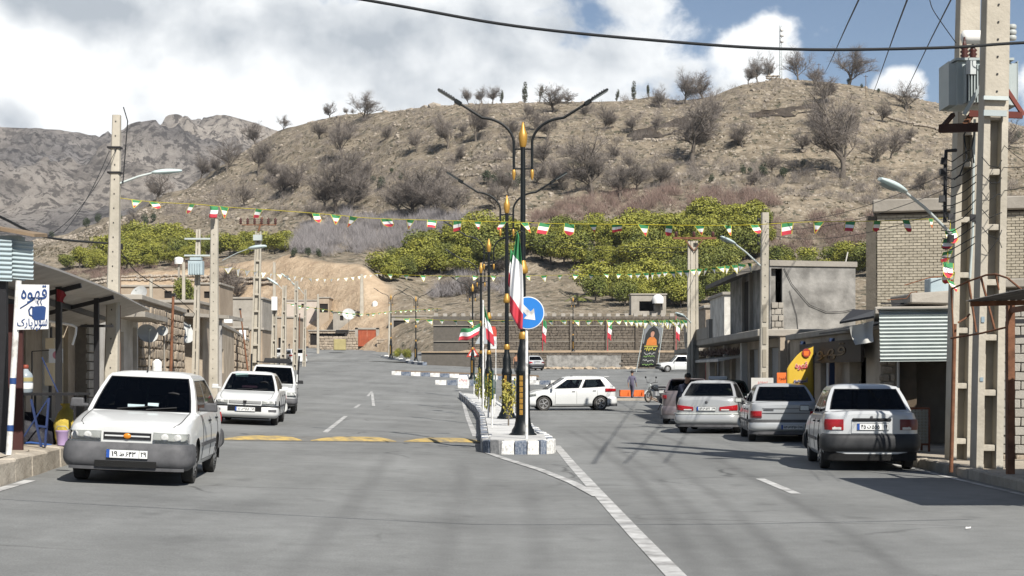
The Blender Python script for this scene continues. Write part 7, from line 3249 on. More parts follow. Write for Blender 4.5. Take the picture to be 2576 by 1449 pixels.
def place_car(t,x,y,hx,hy):
 """heading (hx, hy); wheels on the road even where it tilts"""
 a=math.atan2(-hx,hy)
 fx,fy=hx/math.hypot(hx,hy),hy/math.hypot(hx,hy)
 zf,zr=G(x+fx*1.2,y+fy*1.2),G(x-fx*1.2,y-fy*1.2)
 rx,ry=fy,-fx
 zl,zrr=G(x-rx*.7,y-ry*.7),G(x+rx*.7,y+ry*.7)
 F_=Vector((fx,fy,(zf-zr)/2.4)).normalized()
 R_=Vector((rx,ry,(zrr-zl)/1.4)).normalized()
 U=R_.cross(F_).normalized()
 R_=F_.cross(U).normalized()
 M=Matrix((R_,F_,U)).transposed().to_4x4()
 M.translation=(x,y,(zf+zr)/2)
 t.matrix_world=M
 t.rotation_mode='XYZ'
FM=Matrix.Rotation(PI,4,'Z')
def bumper(c,t,sgn,z0,z1,mm,off=.05,span=.85,name=None,bulge=.03):
 b=MB()
 c.wrap(b,sgn,-span,span,z0,z1,off,.09,44,9,0,bulge,.92,.075)
 o=b.build(name or('front_bumper' if sgn>0 else 'rear_bumper'),mm,t)
 fix_normals(o.data,50)
 return o
def shell_part(c,t,name,sgn,s0,s1,z0,z1,mm,off=.012,bulge=.0,n=10,th=.03,m=3):
 b=MB()
 c.wrap(b,sgn,s0,s1,z0,z1,off,th,n,m,0,bulge)
 o=b.build(name,mm,t)
 fix_normals(o.data,50)
 return o
def headlamp(c,t,s0,s1,z0,z1,off=.012,amber=None):
 o=shell_part(c,t,'headlight',1,s0,s1,z0,z1,m_chrome,off-.004,0,10)
 zz0=z0 if callable(z0)else(lambda s:z0)
 zz1=z1 if callable(z1)else(lambda s:z1)
 shell_part(c,o,'lens',1,s0,s1,z0,z1,m_headlens,off+.012,.012,10,.008)
 for q in(.36,.70):
  s=s0+(s1-s0)*q
  p,v_=c._at(s),c._nrm(s)
  z=(zz0(q)+zz1(q))/2
  b=MB()
  M=Matrix.Translation((p.x+v_.x*(off+.002),p.y+v_.y*(off+.002),z))@Matrix.Rotation(-PI/2,4,'X')
  b.lathe([(.050,0),(.042,.006),(.012,.002)],14,M=M)
  b.build('reflector_bowl',m_plate,o)
 if amber:
  shell_part(c,o,'indicator',1,amber[0],amber[1],z0,z1,m_amber if amber[2]else m_clear_l,off+.006,0,3)
 return o
def build_pride(label,pm,plate,bump=None,group=None):
 bump=bump or m_dkplas
 sp=spec_pride()
 c=Car(sp)
 t=thing('parked_car',label,'car',(0,0,0),0,group)
 c.build_body(t,pm)
 c.build_cabin(t,pm,m_glass)
 c.build_wheels(t)
 c.mirrors(t,m_dkplas)
 c.underbody(t)
 bumper(c,t,1,.20,.545,bump,.045)
 bumper(c,t,-1,.315,.625,bump,.045)
 shell_part(c,t,'rear_valance',-1,-.7,.7,.18,.34,m_well,-.01,0,24,.04,2)
 zt=.690
 headlamp(c,t,-.62,-.255,.562,lambda s:zt-.012+.012*s,.010)
 headlamp(c,t,.255,.62,.562,lambda s:zt-.012*s,.010)
 g=shell_part(c,t,'grille',1,-.232,.232,.585,.672,m_trim,.010,0,10)
 for z in(.620,):
  shell_part(c,g,'grille_bar',1,-.22,.22,z,z+.018,pm,.018,0,10,.02,1)
 b=MB()
 M=Matrix.Translation((0,c.L/2+.030,.629))@Matrix.Rotation(-PI/2,4,'X')@Matrix.Diagonal((1.35,1,1,1))
 b.lathe([(.036,0),(.030,.008),(.004,.010)],16,M=M)
 b.build('badge',m_amber,g)
 shell_part(c,t,'lower_intake',1,-.30,.30,.235,.315,m_well,.078,0,10,.03)
 shell_part(c,t,'bumper_lip',1,-.55,.55,.195,.235,m_dkplas,.045,0,20,.05,2)
 plate_on(t,Matrix.Translation((-.02,c.L/2+.098,.405))@FM,*plate)
 for s in(-1,1):
  o=shell_part(c,t,'tail_light',-1,s*.36,s*.625,.690,.868,m_red_l if s<0 else m_darkred_l,.010,.012,8)
  shell_part(c,o,'reverse_lamp',-1,s*.39,s*.50,.697,.745,m_clear_l,.020,0,4)
 b=MB()
 b.box((0,-c.L/2-.018,.862),(.64,.04,.05))
 bevel_mesh(b.build('boot_handle_strip',m_trim,t).data,.012,1)
 b=MB()
 M=Matrix.Translation((0,-c.L/2-.012,.905))@Matrix.Rotation(PI/2,4,'X')
 b.lathe([(.024,0),(.02,.006),(.003,.008)],12,M=M)
 b.build('badge',m_dkplas,t)
 b=MB()
 b.box((0,-c.L/2-.006,.735),(.66,.012,.20))
 b.build('plate_recess',pm,t)
 plate_on(t,Matrix.Translation((0.02,-c.L/2-.018,.745)),*plate)
 b=MB()
 p=c.front(.5,1.0)
 b.tube([(.05,p.y-.05,p.z+.03),(.05,p.y-.09,p.z+.10)],.012,5)
 b.build('aerial_stub',m_trim,t)
 return t,c
def build_405(label,pm,plate,group=None):
 c=Car(spec_405())
 t=thing('parked_car',label,'car',(0,0,0),0,group)
 c.build_body(t,pm)
 c.build_cabin(t,pm,m_glass)
 c.build_wheels(t)
 c.mirrors(t,m_trim)
 c.underbody(t)
 bumper(c,t,1,.23,.50,pm,.055)
 bumper(c,t,-1,.25,.53,pm,.06)
 shell_part(c,t,'bumper_strip',-1,-.84,.84,.475,.545,m_dkplas,.078,0,44,.04,2)
 shell_part(c,t,'rear_valance',-1,-.85,.85,.19,.262,m_dkplas,.035,0,30,.04,2)
 for s in(-1,1):
  o=shell_part(c,t,'tail_light',-1,s*.43,s*.68,.585,.745,m_red_l,.012,.008,8)
  shell_part(c,o,'dark_lower_lamp',-1,s*.43,s*.60,.585,.63,m_darkred_l,.022,0,5)
  headlamp(c,t,s*.36,s*.66,.545,.66)
 shell_part(c,t,'boot_crease',-1,-.42,.42,.69,.705,m_dkplas,.010,0,12,.012,1)
 shell_part(c,t,'boot_crease',-1,-.42,.42,.80,.812,m_dkplas,.008,0,12,.010,1)
 shell_part(c,t,'badge_strip',-1,-.40,-.22,.755,.785,m_dkplas,.010,0,6,.012,1)
 shell_part(c,t,'grille',1,-.33,.33,.56,.65,m_trim,.010,0,10)
 plate_on(t,Matrix.Translation((.14,-c.L/2-.088,.365)),*plate)
 return t,c
def build_samand(label,pm,plate,group=None):
 c=Car(spec_samand())
 t=thing('parked_car',label,'car',(0,0,0),0,group)
 c.build_body(t,pm)
 c.build_cabin(t,pm,glass_mat('greenish_car_glass',.30,(.6,.8,.8)))
 c.build_wheels(t)
 c.mirrors(t,pm)
 c.underbody(t)
 bumper(c,t,1,.23,.52,pm,.055)
 bumper(c,t,-1,.25,.56,pm,.07)
 shell_part(c,t,'bumper_strip',-1,-.84,.84,.535,.575,m_chrome,.088,0,44,.03,2)
 shell_part(c,t,'bumper_strip',1,-.84,.84,.44,.49,m_dkplas,.08,0,44,.03,2)
 for s in(-1,1):
  o=shell_part(c,t,'tail_light',-1,s*.27,s*.66,lambda q:.635+.01*q,lambda q:.735+.06*q,m_red_l,.014,.012,10)
  shell_part(c,o,'reverse_lamp',-1,s*.30,s*.46,.642,.672,m_clear_l,.026,0,5)
  headlamp(c,t,s*.34,s*.66,.55,.68)
 shell_part(c,t,'grille',1,-.30,.30,.57,.67,m_trim,.010,0,10)
 b=MB()
 M=Matrix.Translation((0,-c.L/2-.012,.865))@Matrix.Rotation(PI/2,4,'X')
 b.lathe([(.04,0),(.034,.008),(.003,.010)],14,M=M)
 b.build('badge',m_dkplas,t)
 plate_on(t,Matrix.Translation((0,-c.L/2-.026,.690)),*plate)
 shell_part(c,t,'rear_valance',-1,-.8,.8,.19,.255,m_dkplas,.045,0,30,.04,2)
 return t,c
def build_pars(label,pm,plate):
 c=Car(spec_405())
 t=thing('oncoming_car',label,'car',(0,0,0),0)
 c.build_body(t,pm)
 c.build_cabin(t,pm,m_glass_l,m_glass)
 c.build_wheels(t)
 c.mirrors(t,pm)
 c.underbody(t)
 bumper(c,t,1,.20,.52,pm,.06,bulge=.03)
 bumper(c,t,-1,.25,.53,pm,.06)
 shell_part(c,t,'bumper_strip',1,-.84,.84,.50,.528,m_trim,.078,0,44,.03,2)
 shell_part(c,t,'lower_intake',1,-.33,.33,lambda s:.365,lambda s:.485,m_well,.094,0,14,.03)
 for s in(-1,1):
  headlamp(c,t,s*.335,s*.64,lambda q:.555+.01*q,lambda q:.645+.006*q)
  shell_part(c,t,'fog_light',1,s*.46,s*.58,.37,.43,m_dkplas,.096,.004,5)
  shell_part(c,t,'tail_light',-1,s*.43,s*.68,.60,.745,m_red_l,.012,.008,8)
 g=shell_part(c,t,'grille',1,-.31,.31,.565,.64,m_dkplas,.010,0,12)
 for z in(.578,.602,.626):
  shell_part(c,g,'grille_bar',1,-.30,.30,z,z+.010,pm,.018,0,10,.02,1)
 b=MB()
 M=Matrix.Translation((0,c.L/2+.030,.602))
 b.prism([(-.045,.045),(.045,.045),(.04,-.02),(0,-.055),(-.04,-.02)],-.004,.008,0,'y',M)
 b.build('badge',m_trim,g)
 plate_on(t,Matrix.Translation((-.02,c.L/2+.115,.425))@FM,*plate)
 b=MB()
 p=c.front(.45,.12)
 b.box((.02,p.y-.30,p.z+.05),(.42,.10,.07))
 bevel_mesh(b.build('pink_cloth',mat('pink_cloth',(.35,.14,.19),.9),t).data,.02,1)
 b=MB()
 p=c.front(.72,.86)
 b.box((p.x,p.y-.02,p.z),(.34,.006,.10))
 b.build('sun_strip',mat('pale_sun_strip',(.30,.42,.42),.6),t)
 return t,c
def build_hatch(label,pm,name='crossing_car',side_glass=None,group=None):
 c=Car(spec_hatch())
 t=thing(name,label,'car',(0,0,0),0,group)
 c.build_body(t,pm)
 c.build_cabin(t,pm,m_glass,side_glass or m_glass)
 c.build_wheels(t,'alloy')
 c.mirrors(t,pm)
 c.underbody(t)
 bumper(c,t,1,.20,.56,pm,.045,bulge=.03)
 bumper(c,t,-1,.22,.60,pm,.045,bulge=.03)
 shell_part(c,t,'lower_intake',1,-.5,.5,.24,.40,m_trim,.078,0,14)
 shell_part(c,t,'rear_valance',-1,-.8,.8,.19,.30,m_dkplas,.072,0,30,.04,2)
 for s in(-1,1):
  headlamp(c,t,s*.42,s*.86,lambda q:.60+.07*q,lambda q:.68+.07*q)
  shell_part(c,t,'tail_light',-1,s*.52,s*.92,lambda q:.84-.01*q,lambda q:.95+.02*q,m_red_l,.014,.012,8)
 b=MB()
 p=c.rear(.5,1)
 b.box((0,p.y-.06,p.z+.015),(1.05,.22,.03))
 bevel_mesh(b.build('roof_spoiler',pm,t).data,.01,1)
 return t,c
def build_pickup(label,pm):
 c=Car(spec_pickup())
 t=thing('pickup_truck',label,'pickup truck',(0,0,0),0)
 c.build_body(t,pm)
 c.build_cabin(t,pm,m_glass)
 c.build_wheels(t)
 c.mirrors(t,m_trim,None,1.06)
 c.underbody(t)
 bumper(c,t,1,.30,.52,m_dkplas,.05)
 for s in(-1,1):
  headlamp(c,t,s*.40,s*.66,.58,.72)
  b=MB()
  b.box((s*.78,-1.42,1.12),(.05,1.6,.36))
  b.build('bed_side',pm,t)
  b=MB()
  b.tube([(s*.80,-.72,.95),(s*.82,-.72,1.95)],.035,6)
  b.build('stake',m_black,t)
 shell_part(c,t,'grille',1,-.36,.36,.58,.72,m_trim,.012,0,10)
 b=MB()
 for y in(-.35,.05,.38):
  b.bar((-.60,y,1.68),(.60,y,1.68),.04,.04)
 for s in(-.58,.58):
  b.bar((s,-.75,1.70),(s,.45,1.70),.04,.04)
 b.box((-.1,-.2,1.76),(.9,.8,.10),jitter=.03)
 b.build('roof_rack',m_trim,t)
 return t,c
def cars():
 t,c=build_pride('white saloon with a grey bumper driving towards the camera, largest car on the left',m_white_p,('19','ط','643','29'))
 t.name='oncoming_car'
 hx,hy=.075,-1.0
 n_=math.hypot(hx,hy)
 fx,fy=W(313,0,20.2).x,20.25
 place_car(t,fx-hx/n_*1.97,fy-hy/n_*1.97,hx,hy)
 b=MB()
 p=c.front(.5,.7)
 b.tube([(0,p.y-.08,p.z),(.01,p.y-.07,p.z-.22)],.015,5)
 b.lathe([(.02,0),(.04,.05),(.01,.14)],8,c=(.01,p.y-.07,p.z-.36))
 b.build('hanging_charm',mat('pale_green_charm',(.25,.42,.36),.7),t)
 b=MB()
 p=c.front(.4,.06)
 b.box((.08,p.y-.10,p.z+.045),(.22,.10,.05))
 b.box((-.14,p.y-.12,p.z+.06),(.14,.08,.07))
 b.build('tissue_box',mat('pale_blue_box',(.45,.55,.58),.7),t)
 t,c=build_pars('second oncoming white car, black stripe on its bumper, left',m_white_p,('76','س','988','79'))
 hx,hy=.085,-1
 fx,fy=W(612,0,41.5).x,41.6
 place_car(t,fx-hx*2.2,fy+2.2,hx,hy)
 t,c=build_pickup('white pickup with a loaded roof rack behind the second white car',m_white_p)
 place_car(t,W(672,0,54).x+.1,54.5,.12,-1)
 t,c=build_pride('pale silver saloon with a shade-darkened bumper parked nearest on the right',m_palesilver_p,('45','ن','555','24'),mat('shade_dark_bumper',(.016,.017,.019),.55,.25,5,col2=(.035,.036,.038)))  # bumper colour darkened to carry the shade it stands in
 hx,hy=.10,1
 place_car(t,W(2193,0,26.5).x+hx*1.97,26.5+1.97,hx,hy)
 t,c=build_405('grey silver saloon with square red lamps, middle of the right-hand row',m_silver_p,('83','ص','216','78'))
 hx,hy=.075,1
 place_car(t,W(1977,0,37.9).x+hx*2.2,37.9+2.2,hx,hy)
 t,c=build_samand('silver saloon with wide red lamps and a greenish window, third in the right-hand row',m_greysilver_p,('83','س','572','49'))
 hx,hy=.235,1
 place_car(t,W(1777,0,43.4).x+hx*2.2,43.4+2.2,hx,hy)
 t,c=build_hatch('dusty dark hatchback half hidden beyond the silver saloons',m_mauve_p,'parked_car')
 place_car(t,W(1735,0,53).x,53.5,.12,1)
 t,c=build_pride('dark green car with a white roof sign hidden beyond the silver saloons',m_green_p,('29','ب','318','49'))
 place_car(t,W(1822,0,52.5).x+.2,53.5,.1,1)
 b=MB()
 b.box((-.28,.1,1.50),(.62,.16,.12))
 bevel_mesh(b.build('roof_sign',m_tank,t).data,.02,1)
 t,c=build_hatch('white hatchback crossing the junction behind the island, driver at the wheel',m_white_p,'crossing_car',m_glass_l)
 place_car(t,W(1431,0,70).x,70.0,-1,-.12)
 b=MB()
 zi=c.zs(0)
 px,py=-.36,-.05
 prof=[(.17,-.02),(.21,.10),(.19,.20),(.09,.26),(.055,.30),(.06,.33),(.085,.37),(.10,.44),(.09,.51),(.05,.55),(.01,.56)]
 b.lathe(prof,14,c=(px,py,zi))
 b.tube([(px-.17,py,zi+.16),(px-.16,py+.28,zi+.06),(px-.05,py+.48,zi+.14)],[.05,.045,.035],7)
 o=b.build('person',mat('dark_silhouette',(.03,.03,.035),.9,.1,5),None)  # cabin shade put into one dark colour for head and clothes
 tag(o,'driver in dark silhouette seen through the side window of the white hatchback','person')
 o.matrix_world=t.matrix_world.copy()
 src=[o_ for o_ in bpy.data.objects if o_.get('label','').startswith('pale silver saloon')][0]
 f1=copy_tree(src,(0,0,0),0,'small white saloon parked far off before the low stone wall')
 for ch in f1.children:
  pass
 place_car(f1,W(1338,0,158).x,158,-.25,1)
 t,c=build_hatch('white hatchback parked far up the left side of the street',m_white_p,'far_car')
 place_car(t,W(734,0,152).x,152,-.55,1)
 f2=copy_tree(t,(0,0,0),0,'white car partly hidden by poles, farthest up the left side')
 place_car(f2,W(682,0,162).x,162,-1,.25)
 pk=[o_ for o_ in bpy.data.objects if o_.get('category')=='pickup truck'][0]
 f3=copy_tree(pk,(0,0,0),0,'white pickup parked by the stone wall beside the double pole')
 place_car(f3,W(1712,0,150).x,150,-1,-.15)
cars()
# ========================== people and small things
m_skin=mat('warm_skin',(.30,.17,.11),.6,.06,6)
m_hair=mat('black_hair',(.012,.010,.009),.7,.1,8)
def person(label,loc,rz,scale,J,shirt,trousers,hair=True,group=None):
 """one skinned figure: J holds joint positions for a 1.75 m body facing -y"""
 names=['pelvis','waist','chest','neck','chin','crown']
 V,E,R_=[],[],[]
 idx={}
 def add(n,p,r,par=None):
  idx[n]=len(V)
  V.append(Vector(p))
  R_.append(r)
  if par is not None:
   E.append((idx[par],idx[n]))
 add('pelvis',J['pelvis'],(.135,.105))
 add('waist',J['waist'],(.125,.095),'pelvis')
 add('chest',J['chest'],(.155,.115),'waist')
 add('collar',J['collar'],(.085,.075),'chest')
 add('neck',J['neck'],(.055,.055),'collar')
 add('jaw',J['jaw'],(.078,.085),'neck')
 add('brow',J['brow'],(.085,.098),'jaw')
 add('crown',J['crown'],(.060,.066),'brow')
 for s in 'lr':
  add('sho'+s,J['sho'+s],(.068,.068),'chest')
  add('elb'+s,J['elb'+s],(.046,.046),'sho'+s)
  add('wri'+s,J['wri'+s],(.030,.030),'elb'+s)
  w,e=V[idx['wri'+s]],V[idx['elb'+s]]
  d=(w-e).normalized()
  add('palm'+s,w+d*.075,(.036,.022),'wri'+s)
  x=Vector((0,1,0))if abs(d.y)<.8 else Vector((1,0,0))
  for k in range(4):
   o=(k-1.5)*.019
   ln_=(.075,.088,.082,.062)[k]
   add(f'f{s}{k}',w+d*.115+x*o,(.010,.010),'palm'+s)
   add(f'g{s}{k}',w+d*(.115+ln_)+x*o*1.1+Vector((0,-.012,0)),(.008,.008),f'f{s}{k}')
  add(f't{s}',w+d*.07+x*-.055,(.011,.011),'palm'+s)
  add(f'u{s}',w+d*.115+x*-.062,(.009,.009),f't{s}')
  add('hip'+s,J['hip'+s],(.095,.098),'pelvis')
  add('kne'+s,J['kne'+s],(.064,.066),'hip'+s)
  add('ank'+s,J['ank'+s],(.046,.048),'kne'+s)
  a=V[idx['ank'+s]]
  add('toe'+s,a+Vector(J.get('toe'+s,(0,-.16,-.055))),(.042,.030),'ank'+s)
 me_=bpy.data.meshes.new('body')
 me_.from_pydata([tuple(p)for p in V],E,[])
 ob=bpy.data.objects.new('body',me_)
 COL.objects.link(ob)
 ob.modifiers.new('skin','SKIN')
 for i,(a,b_)in enumerate(R_):
  me_.skin_vertices[0].data[i].radius=(a,b_)
  me_.skin_vertices[0].data[i].use_root=i==0
 sb=ob.modifiers.new('sub','SUBSURF')
 sb.levels=sb.render_levels=1
 bpy.context.view_layer.update()
 res=bpy.data.meshes.new_from_object(ob.evaluated_get(bpy.context.evaluated_depsgraph_get()))
 bpy.data.objects.remove(ob)
 res.materials.clear()
 for mm in(m_skin,shirt,trousers,m_trim):
  res.materials.append(mm)
 kind={}
 for n,i in idx.items():
  kind[i]=0 if n[:3]in('nec','jaw','bro','cro','pal','wri')or n[0]in 'fgtu' and n[:3]not in('toe',)else 3 if n.startswith('toe')else 2 if n[:3]in('pel','hip','kne','ank')else 1
 for p in res.polygons:
  c=p.center
  best,bi=9,1
  for a,b_ in E:
   pa,pb=V[a],V[b_]
   d=pb-pa
   t_=max(0,min(1,(c-pa).dot(d)/max(1e-9,d.length_squared)))
   q=(pa+d*t_-c).length
   if q<best:
    best,bi=q,kind[b_]if t_>.45 else kind[a]
  p.material_index=bi
  p.use_smooth=True
 t=thing('person',label,'person',loc,rz,group)
 t.scale=(scale,)*3
 link('body',res,t)
 c,j=Vector(J['brow']),Vector(J['jaw'])
 up=(c-j).normalized()
 fwd=Vector(J.get('face',(0,-1,0))).normalized()
 b=MB()
 side_=up.cross(fwd).normalized()
 M=Matrix((side_,-fwd,up)).transposed().to_4x4()
 M.translation=c+up*.025-fwd*.012
 prof=[(.098,-.05),(.104,.0),(.098,.04),(.075,.075),(.035,.095),(.004,.10)]
 b.lathe(prof,14,M=M)
 b.build('hair',m_hair,t)
 b=MB()
 b.add([c-up*.055+fwd*.105,c+up*.0+fwd*.086,c-up*.055+fwd*.08+side_*.018,c-up*.055+fwd*.08-side_*.018],[(0,1,2),(0,3,1),(0,2,3)])
 b.build('nose',m_skin,t)
 for s in(-1,1):
  b=MB()
  p=c-up*.005+fwd*.088+side_*s*.034
  b.box(p,(.024,.012,.012))
  b.build('eye',m_hair,t)
  b=MB()
  b.box(c-up*.03+side_*s*.092,(.016,.03,.055))
  b.build('ear',m_skin,t)
 return t
def stand(**k):
 J=dict(pelvis=(0,0,.94),waist=(0,0,1.08),chest=(0,0,1.29),collar=(0,.005,1.43),neck=(0,.0,1.50),jaw=(0,-.02,1.56),brow=(0,-.015,1.66),crown=(0,0,1.73),shol=(.175,0,1.37),elbl=(.24,.03,1.10),wril=(.25,-.03,.86),shor=(-.175,0,1.37),elbr=(-.24,.03,1.10),wrir=(-.25,-.03,.86),hipl=(.09,0,.88),knel=(.10,-.02,.48),ankl=(.10,.02,.09),hipr=(-.09,0,.88),kner=(-.10,-.02,.48),ankr=(-.10,.02,.09))
 J.update(k)
 return J
x=W(1590,0,86).x
person('boy in a mauve-grey shirt and trousers walking across the square',(x,86,G(x,86)),PI*.86,.86,stand(knel=(.09,-.16,.50),ankl=(.09,-.12,.10),kner=(-.09,.02,.48),ankr=(-.09,.22,.13),elbl=(.23,.10,1.12),wril=(.22,.08,.88),elbr=(-.23,-.03,1.11),wrir=(-.22,-.16,.90)),mat('mauve_shirt',(.12,.11,.16),.9,.1,8),mat('mauve_trousers',(.10,.09,.125),.9,.1,8))
x=W(1298,0,150).x
person('man in an orange-brown shirt and black trousers standing far off behind the lamp',(x,150,G(x,150)),.2,1.0,stand(),mat('orange_brown_shirt',(.34,.17,.10),.9,.1,8),mat('black_trousers',(.02,.02,.022),.9,.1,8))
x=W(1722,0,47.5).x
person('man in a dark jacket leaning between the parked cars, hand near his chin',(x,47.5,G(x,47.5)),.55,.98,stand(pelvis=(.0,.22,.92),waist=(0,.16,1.06),chest=(0,0,1.24),collar=(0,-.07,1.37),neck=(0,-.11,1.43),jaw=(0,-.16,1.48),brow=(0,-.17,1.58),crown=(0,-.15,1.65),shol=(.17,-.03,1.31),elbl=(.22,-.20,1.08),wril=(.07,-.30,1.27),shor=(-.17,-.03,1.31),elbr=(-.24,-.18,1.08),wrir=(-.12,-.38,1.02),hipl=(.09,.20,.87),hipr=(-.09,.20,.87),knel=(.10,.10,.47),kner=(-.10,.14,.47),ankl=(.10,.12,.09),ankr=(-.10,.26,.09)),mat('navy_jacket',(.018,.022,.040),.9,.1,8),mat('black_trousers',(.02,.02,.022),.9,.1,8))
# ---- things on the square
def square_things():
 m_or=mat('orange_plastic',(.62,.13,.025),.6,.08,6)
 for i,(u,lb)in enumerate(((1572,'orange slatted plastic crate lying left of the walking boy'),(1606,'orange slatted plastic crate lying right of the walking boy'))):
  d=87.5
  x_=W(u,0,d).x
  t=thing('plastic_crate',lb,'crate',(x_,d,G(x_,d)+.06),.1,'orange crates on the square')
  b=MB()
  b.box((0,0,.02),(.56,.40,.04))
  b.build('bottom',m_or,t)
  for k in range(4):
   for yy in(-.2,.2):
    b=MB()
    b.box((-.21+.14*k,yy,.19),(.09,.025,.30))
    b.build('slat',m_or,t)
  b=MB()
  for yy in(-.2,.2):
   b.box((0,yy,.345),(.58,.03,.03))
  for xx in(-.28,.28):
   b.box((xx,0,.20),(.025,.36,.32))
  b.build('rim',m_or,t)
 xa_,xb_=W(1540,0,83).x,W(1720,0,83).x
 b=MB()
 b.box(((xa_+xb_)/2,83,G(8,83)+.02),(xb_-xa_,.3,.20))
 tag(b.build('low_kerb',m_kerb),'low stone kerb in front of the boy and the motorcycle','kerb')
 d=80
 x_=W(1650,0,d).x
 t=thing('motorcycle','small motorcycle with a round headlamp parked beyond the dark hatchback','motorcycle',(x_,d,G(x_,d)),-.75)
 for y in(-.62,.62):
  w_=MB()
  n=20
  ring=[Vector((0,y+.26*math.cos(a),.30+.26*math.sin(a)))for a in np.linspace(0,2*PI,n+1)]
  w_.tube(ring,.045,6,caps=False)
  o=w_.build('wheel',m_tyre,t)
  sp_=MB()
  for k in range(8):
   a=2*PI*k/8
   sp_.bar((0,y,.30),(0,y+.24*math.cos(a),.30+.24*math.sin(a)),.008,.008)
  sp_.lathe([(.05,-.05),(.05,.05)],10,M=Matrix.Translation((0,y,.3))@Matrix.Rotation(PI/2,4,'Y'))
  sp_.build('spokes',m_hub,o)
 b=MB()
 for s in(-.07,.07):
  b.tube([(s,-.62,.30),(s,-.42,.82)],.022,6)
  b.tube([(s,.62,.30),(s,.15,.42),(s,.0,.62)],.020,6)
 b.tube([(0,-.42,.80),(0,-.1,.62),(0,.5,.64)],.03,6)
 b.build('frame',m_trim,t)
 b=MB()
 b.box((0,.02,.42),(.26,.34,.28),taper=.8)
 bevel_mesh(b.build('engine',m_hub,t).data,.03,1)
 b=MB()
 b.lathe([(.05,0),(.13,.08),(.14,.25),(.10,.40),(.03,.44)],12,M=Matrix.Translation((0,.14,.76))@Matrix.Rotation(PI/2,4,'X'))
 b.build('fuel_tank',mat('dark_tank_paint',(.03,.035,.04),.3),t)
 b=MB()
 b.box((0,.42,.76),(.24,.62,.10),taper=.9)
 bevel_mesh(b.build('saddle',m_seat,t).data,.03,1)
 b=MB()
 b.lathe([(.09,0),(.095,.06),(.04,.13)],14,M=Matrix.Translation((0,-.56,.86))@Matrix.Rotation(-PI/2,4,'X'))
 b.build('headlight',m_chrome,t)
 b=MB()
 b.tube([(-.36,-.30,1.02),(-.2,-.40,1.0),(0,-.42,.95),(.2,-.40,1.0),(.36,-.30,1.02)],.014,6)
 b.build('handlebar',m_trim,t)
 for s in(-1,1):
  b=MB()
  b.tube([(s*.25,-.38,1.0),(s*.32,-.40,1.22)],.008,4)
  b.lathe([(.05,0),(.055,.015)],10,M=Matrix.Translation((s*.33,-.40,1.26))@Matrix.Rotation(PI/2,4,'X'))
  b.build('mirror',m_trim,t)
 b=MB()
 b.grid(lambda s,q:(.10*(q-.5),-.62-.30*math.cos(.4+s*2.0)*1,.30+.32*math.sin(.4+s*2.0)),6,2)
 b.build('mudguard',m_chrome,t)
 d=70
 x_=W(1678,0,d).x
 t=thing('wheelbarrow','grey wheelbarrow tipped forward behind the dark hatchback','wheelbarrow',(x_,d,G(x_,d)),1.2)
 b=MB()
 b.add([(-.22,-.35,.30),(.22,-.35,.30),(.22,.25,.30),(-.22,.25,.30),(-.36,-.62,.66),(.36,-.62,.66),(.36,.45,.62),(-.36,.45,.62)],[(0,3,2,1),(0,1,5,4),(1,2,6,5),(2,3,7,6),(3,0,4,7)])
 o=b.build('tray',m_dkplas,t)
 o.modifiers.new('thick','SOLIDIFY').thickness=.015
 b=MB()
 ring=[Vector((0,-.62+.17*math.cos(a),.19+.17*math.sin(a)))for a in np.linspace(0,2*PI,15)]
 b.tube(ring,.04,6,caps=False)
 b.build('wheel',m_tyre,t)
 b=MB()
 for s in(-1,1):
  b.tube([(s*.05,-.62,.19),(s*.2,.2,.30),(s*.3,.85,.58)],.018,6)
  b.tube([(s*.2,.2,.30),(s*.24,.35,0)],.018,6)
 b.build('handles',m_rust,t)
 d=150
 a,c,e,f_=W(1624,815,d),W(1668,817,d),W(1606,932,d),W(1648,930,d)
 t=thing('banner','tall dark printed banner with an orange figure, leaning on stakes before the wall','banner',(0,0,0))
 def P(s,q,off=0.0):
  return(a.lerp(c,s)).lerp(e.lerp(f_,s),q)+Vector((0,-.02-off+.25*q*0,0))
 b=MB()
 b.grid(lambda s,q:P(s,q*.93),6,10,flip=True)
 o=b.build('cloth',mat('banner_black',(.022,.024,.024),.7),t)
 o.modifiers.new('thick','SOLIDIFY').thickness=.01
 def shape(nm,pts,mm,off):
  b_=MB()
  b_.add([P(s,q,off)for s,q in pts],[tuple(range(len(pts)))[::-1]])
  b_.build(nm,mm,t)
 grey=mat('banner_grey',(.16,.17,.18),.8)
 shape('grey_field',[(0,0),(1,0),(1,.42),(0,.42)],grey,.012)
 shape('dark_arch',[(.08,.42),(.10,.22),(.25,.10),(.5,.03),(.75,.10),(.90,.22),(.92,.42)],mat('banner_black',(.022,.024,.024),.7),.02)
 shape('orange_figure',[(.22,.46),(.24,.34),(.36,.28),(.62,.28),(.78,.34),(.84,.46)],mat('banner_orange',(.48,.16,.035),.8),.03)
 shape('head_shape',[(.40,.26),(.38,.19),(.44,.14),(.54,.14),(.60,.19),(.58,.26),(.5,.29)],mat('banner_skin',(.38,.20,.14),.8),.036)
 shape('hair_shape',[(.38,.19),(.40,.13),(.5,.115),(.59,.13),(.61,.19),(.55,.155),(.44,.155)],m_hair,.04)
 shape('gold_band',[(.12,.465),(.90,.465),(.90,.495),(.12,.495)],mat('banner_gold',(.30,.26,.05),.8),.03)
 yl_=mat('banner_yellow',(.55,.50,.08),.8)
 r=random.Random(9)
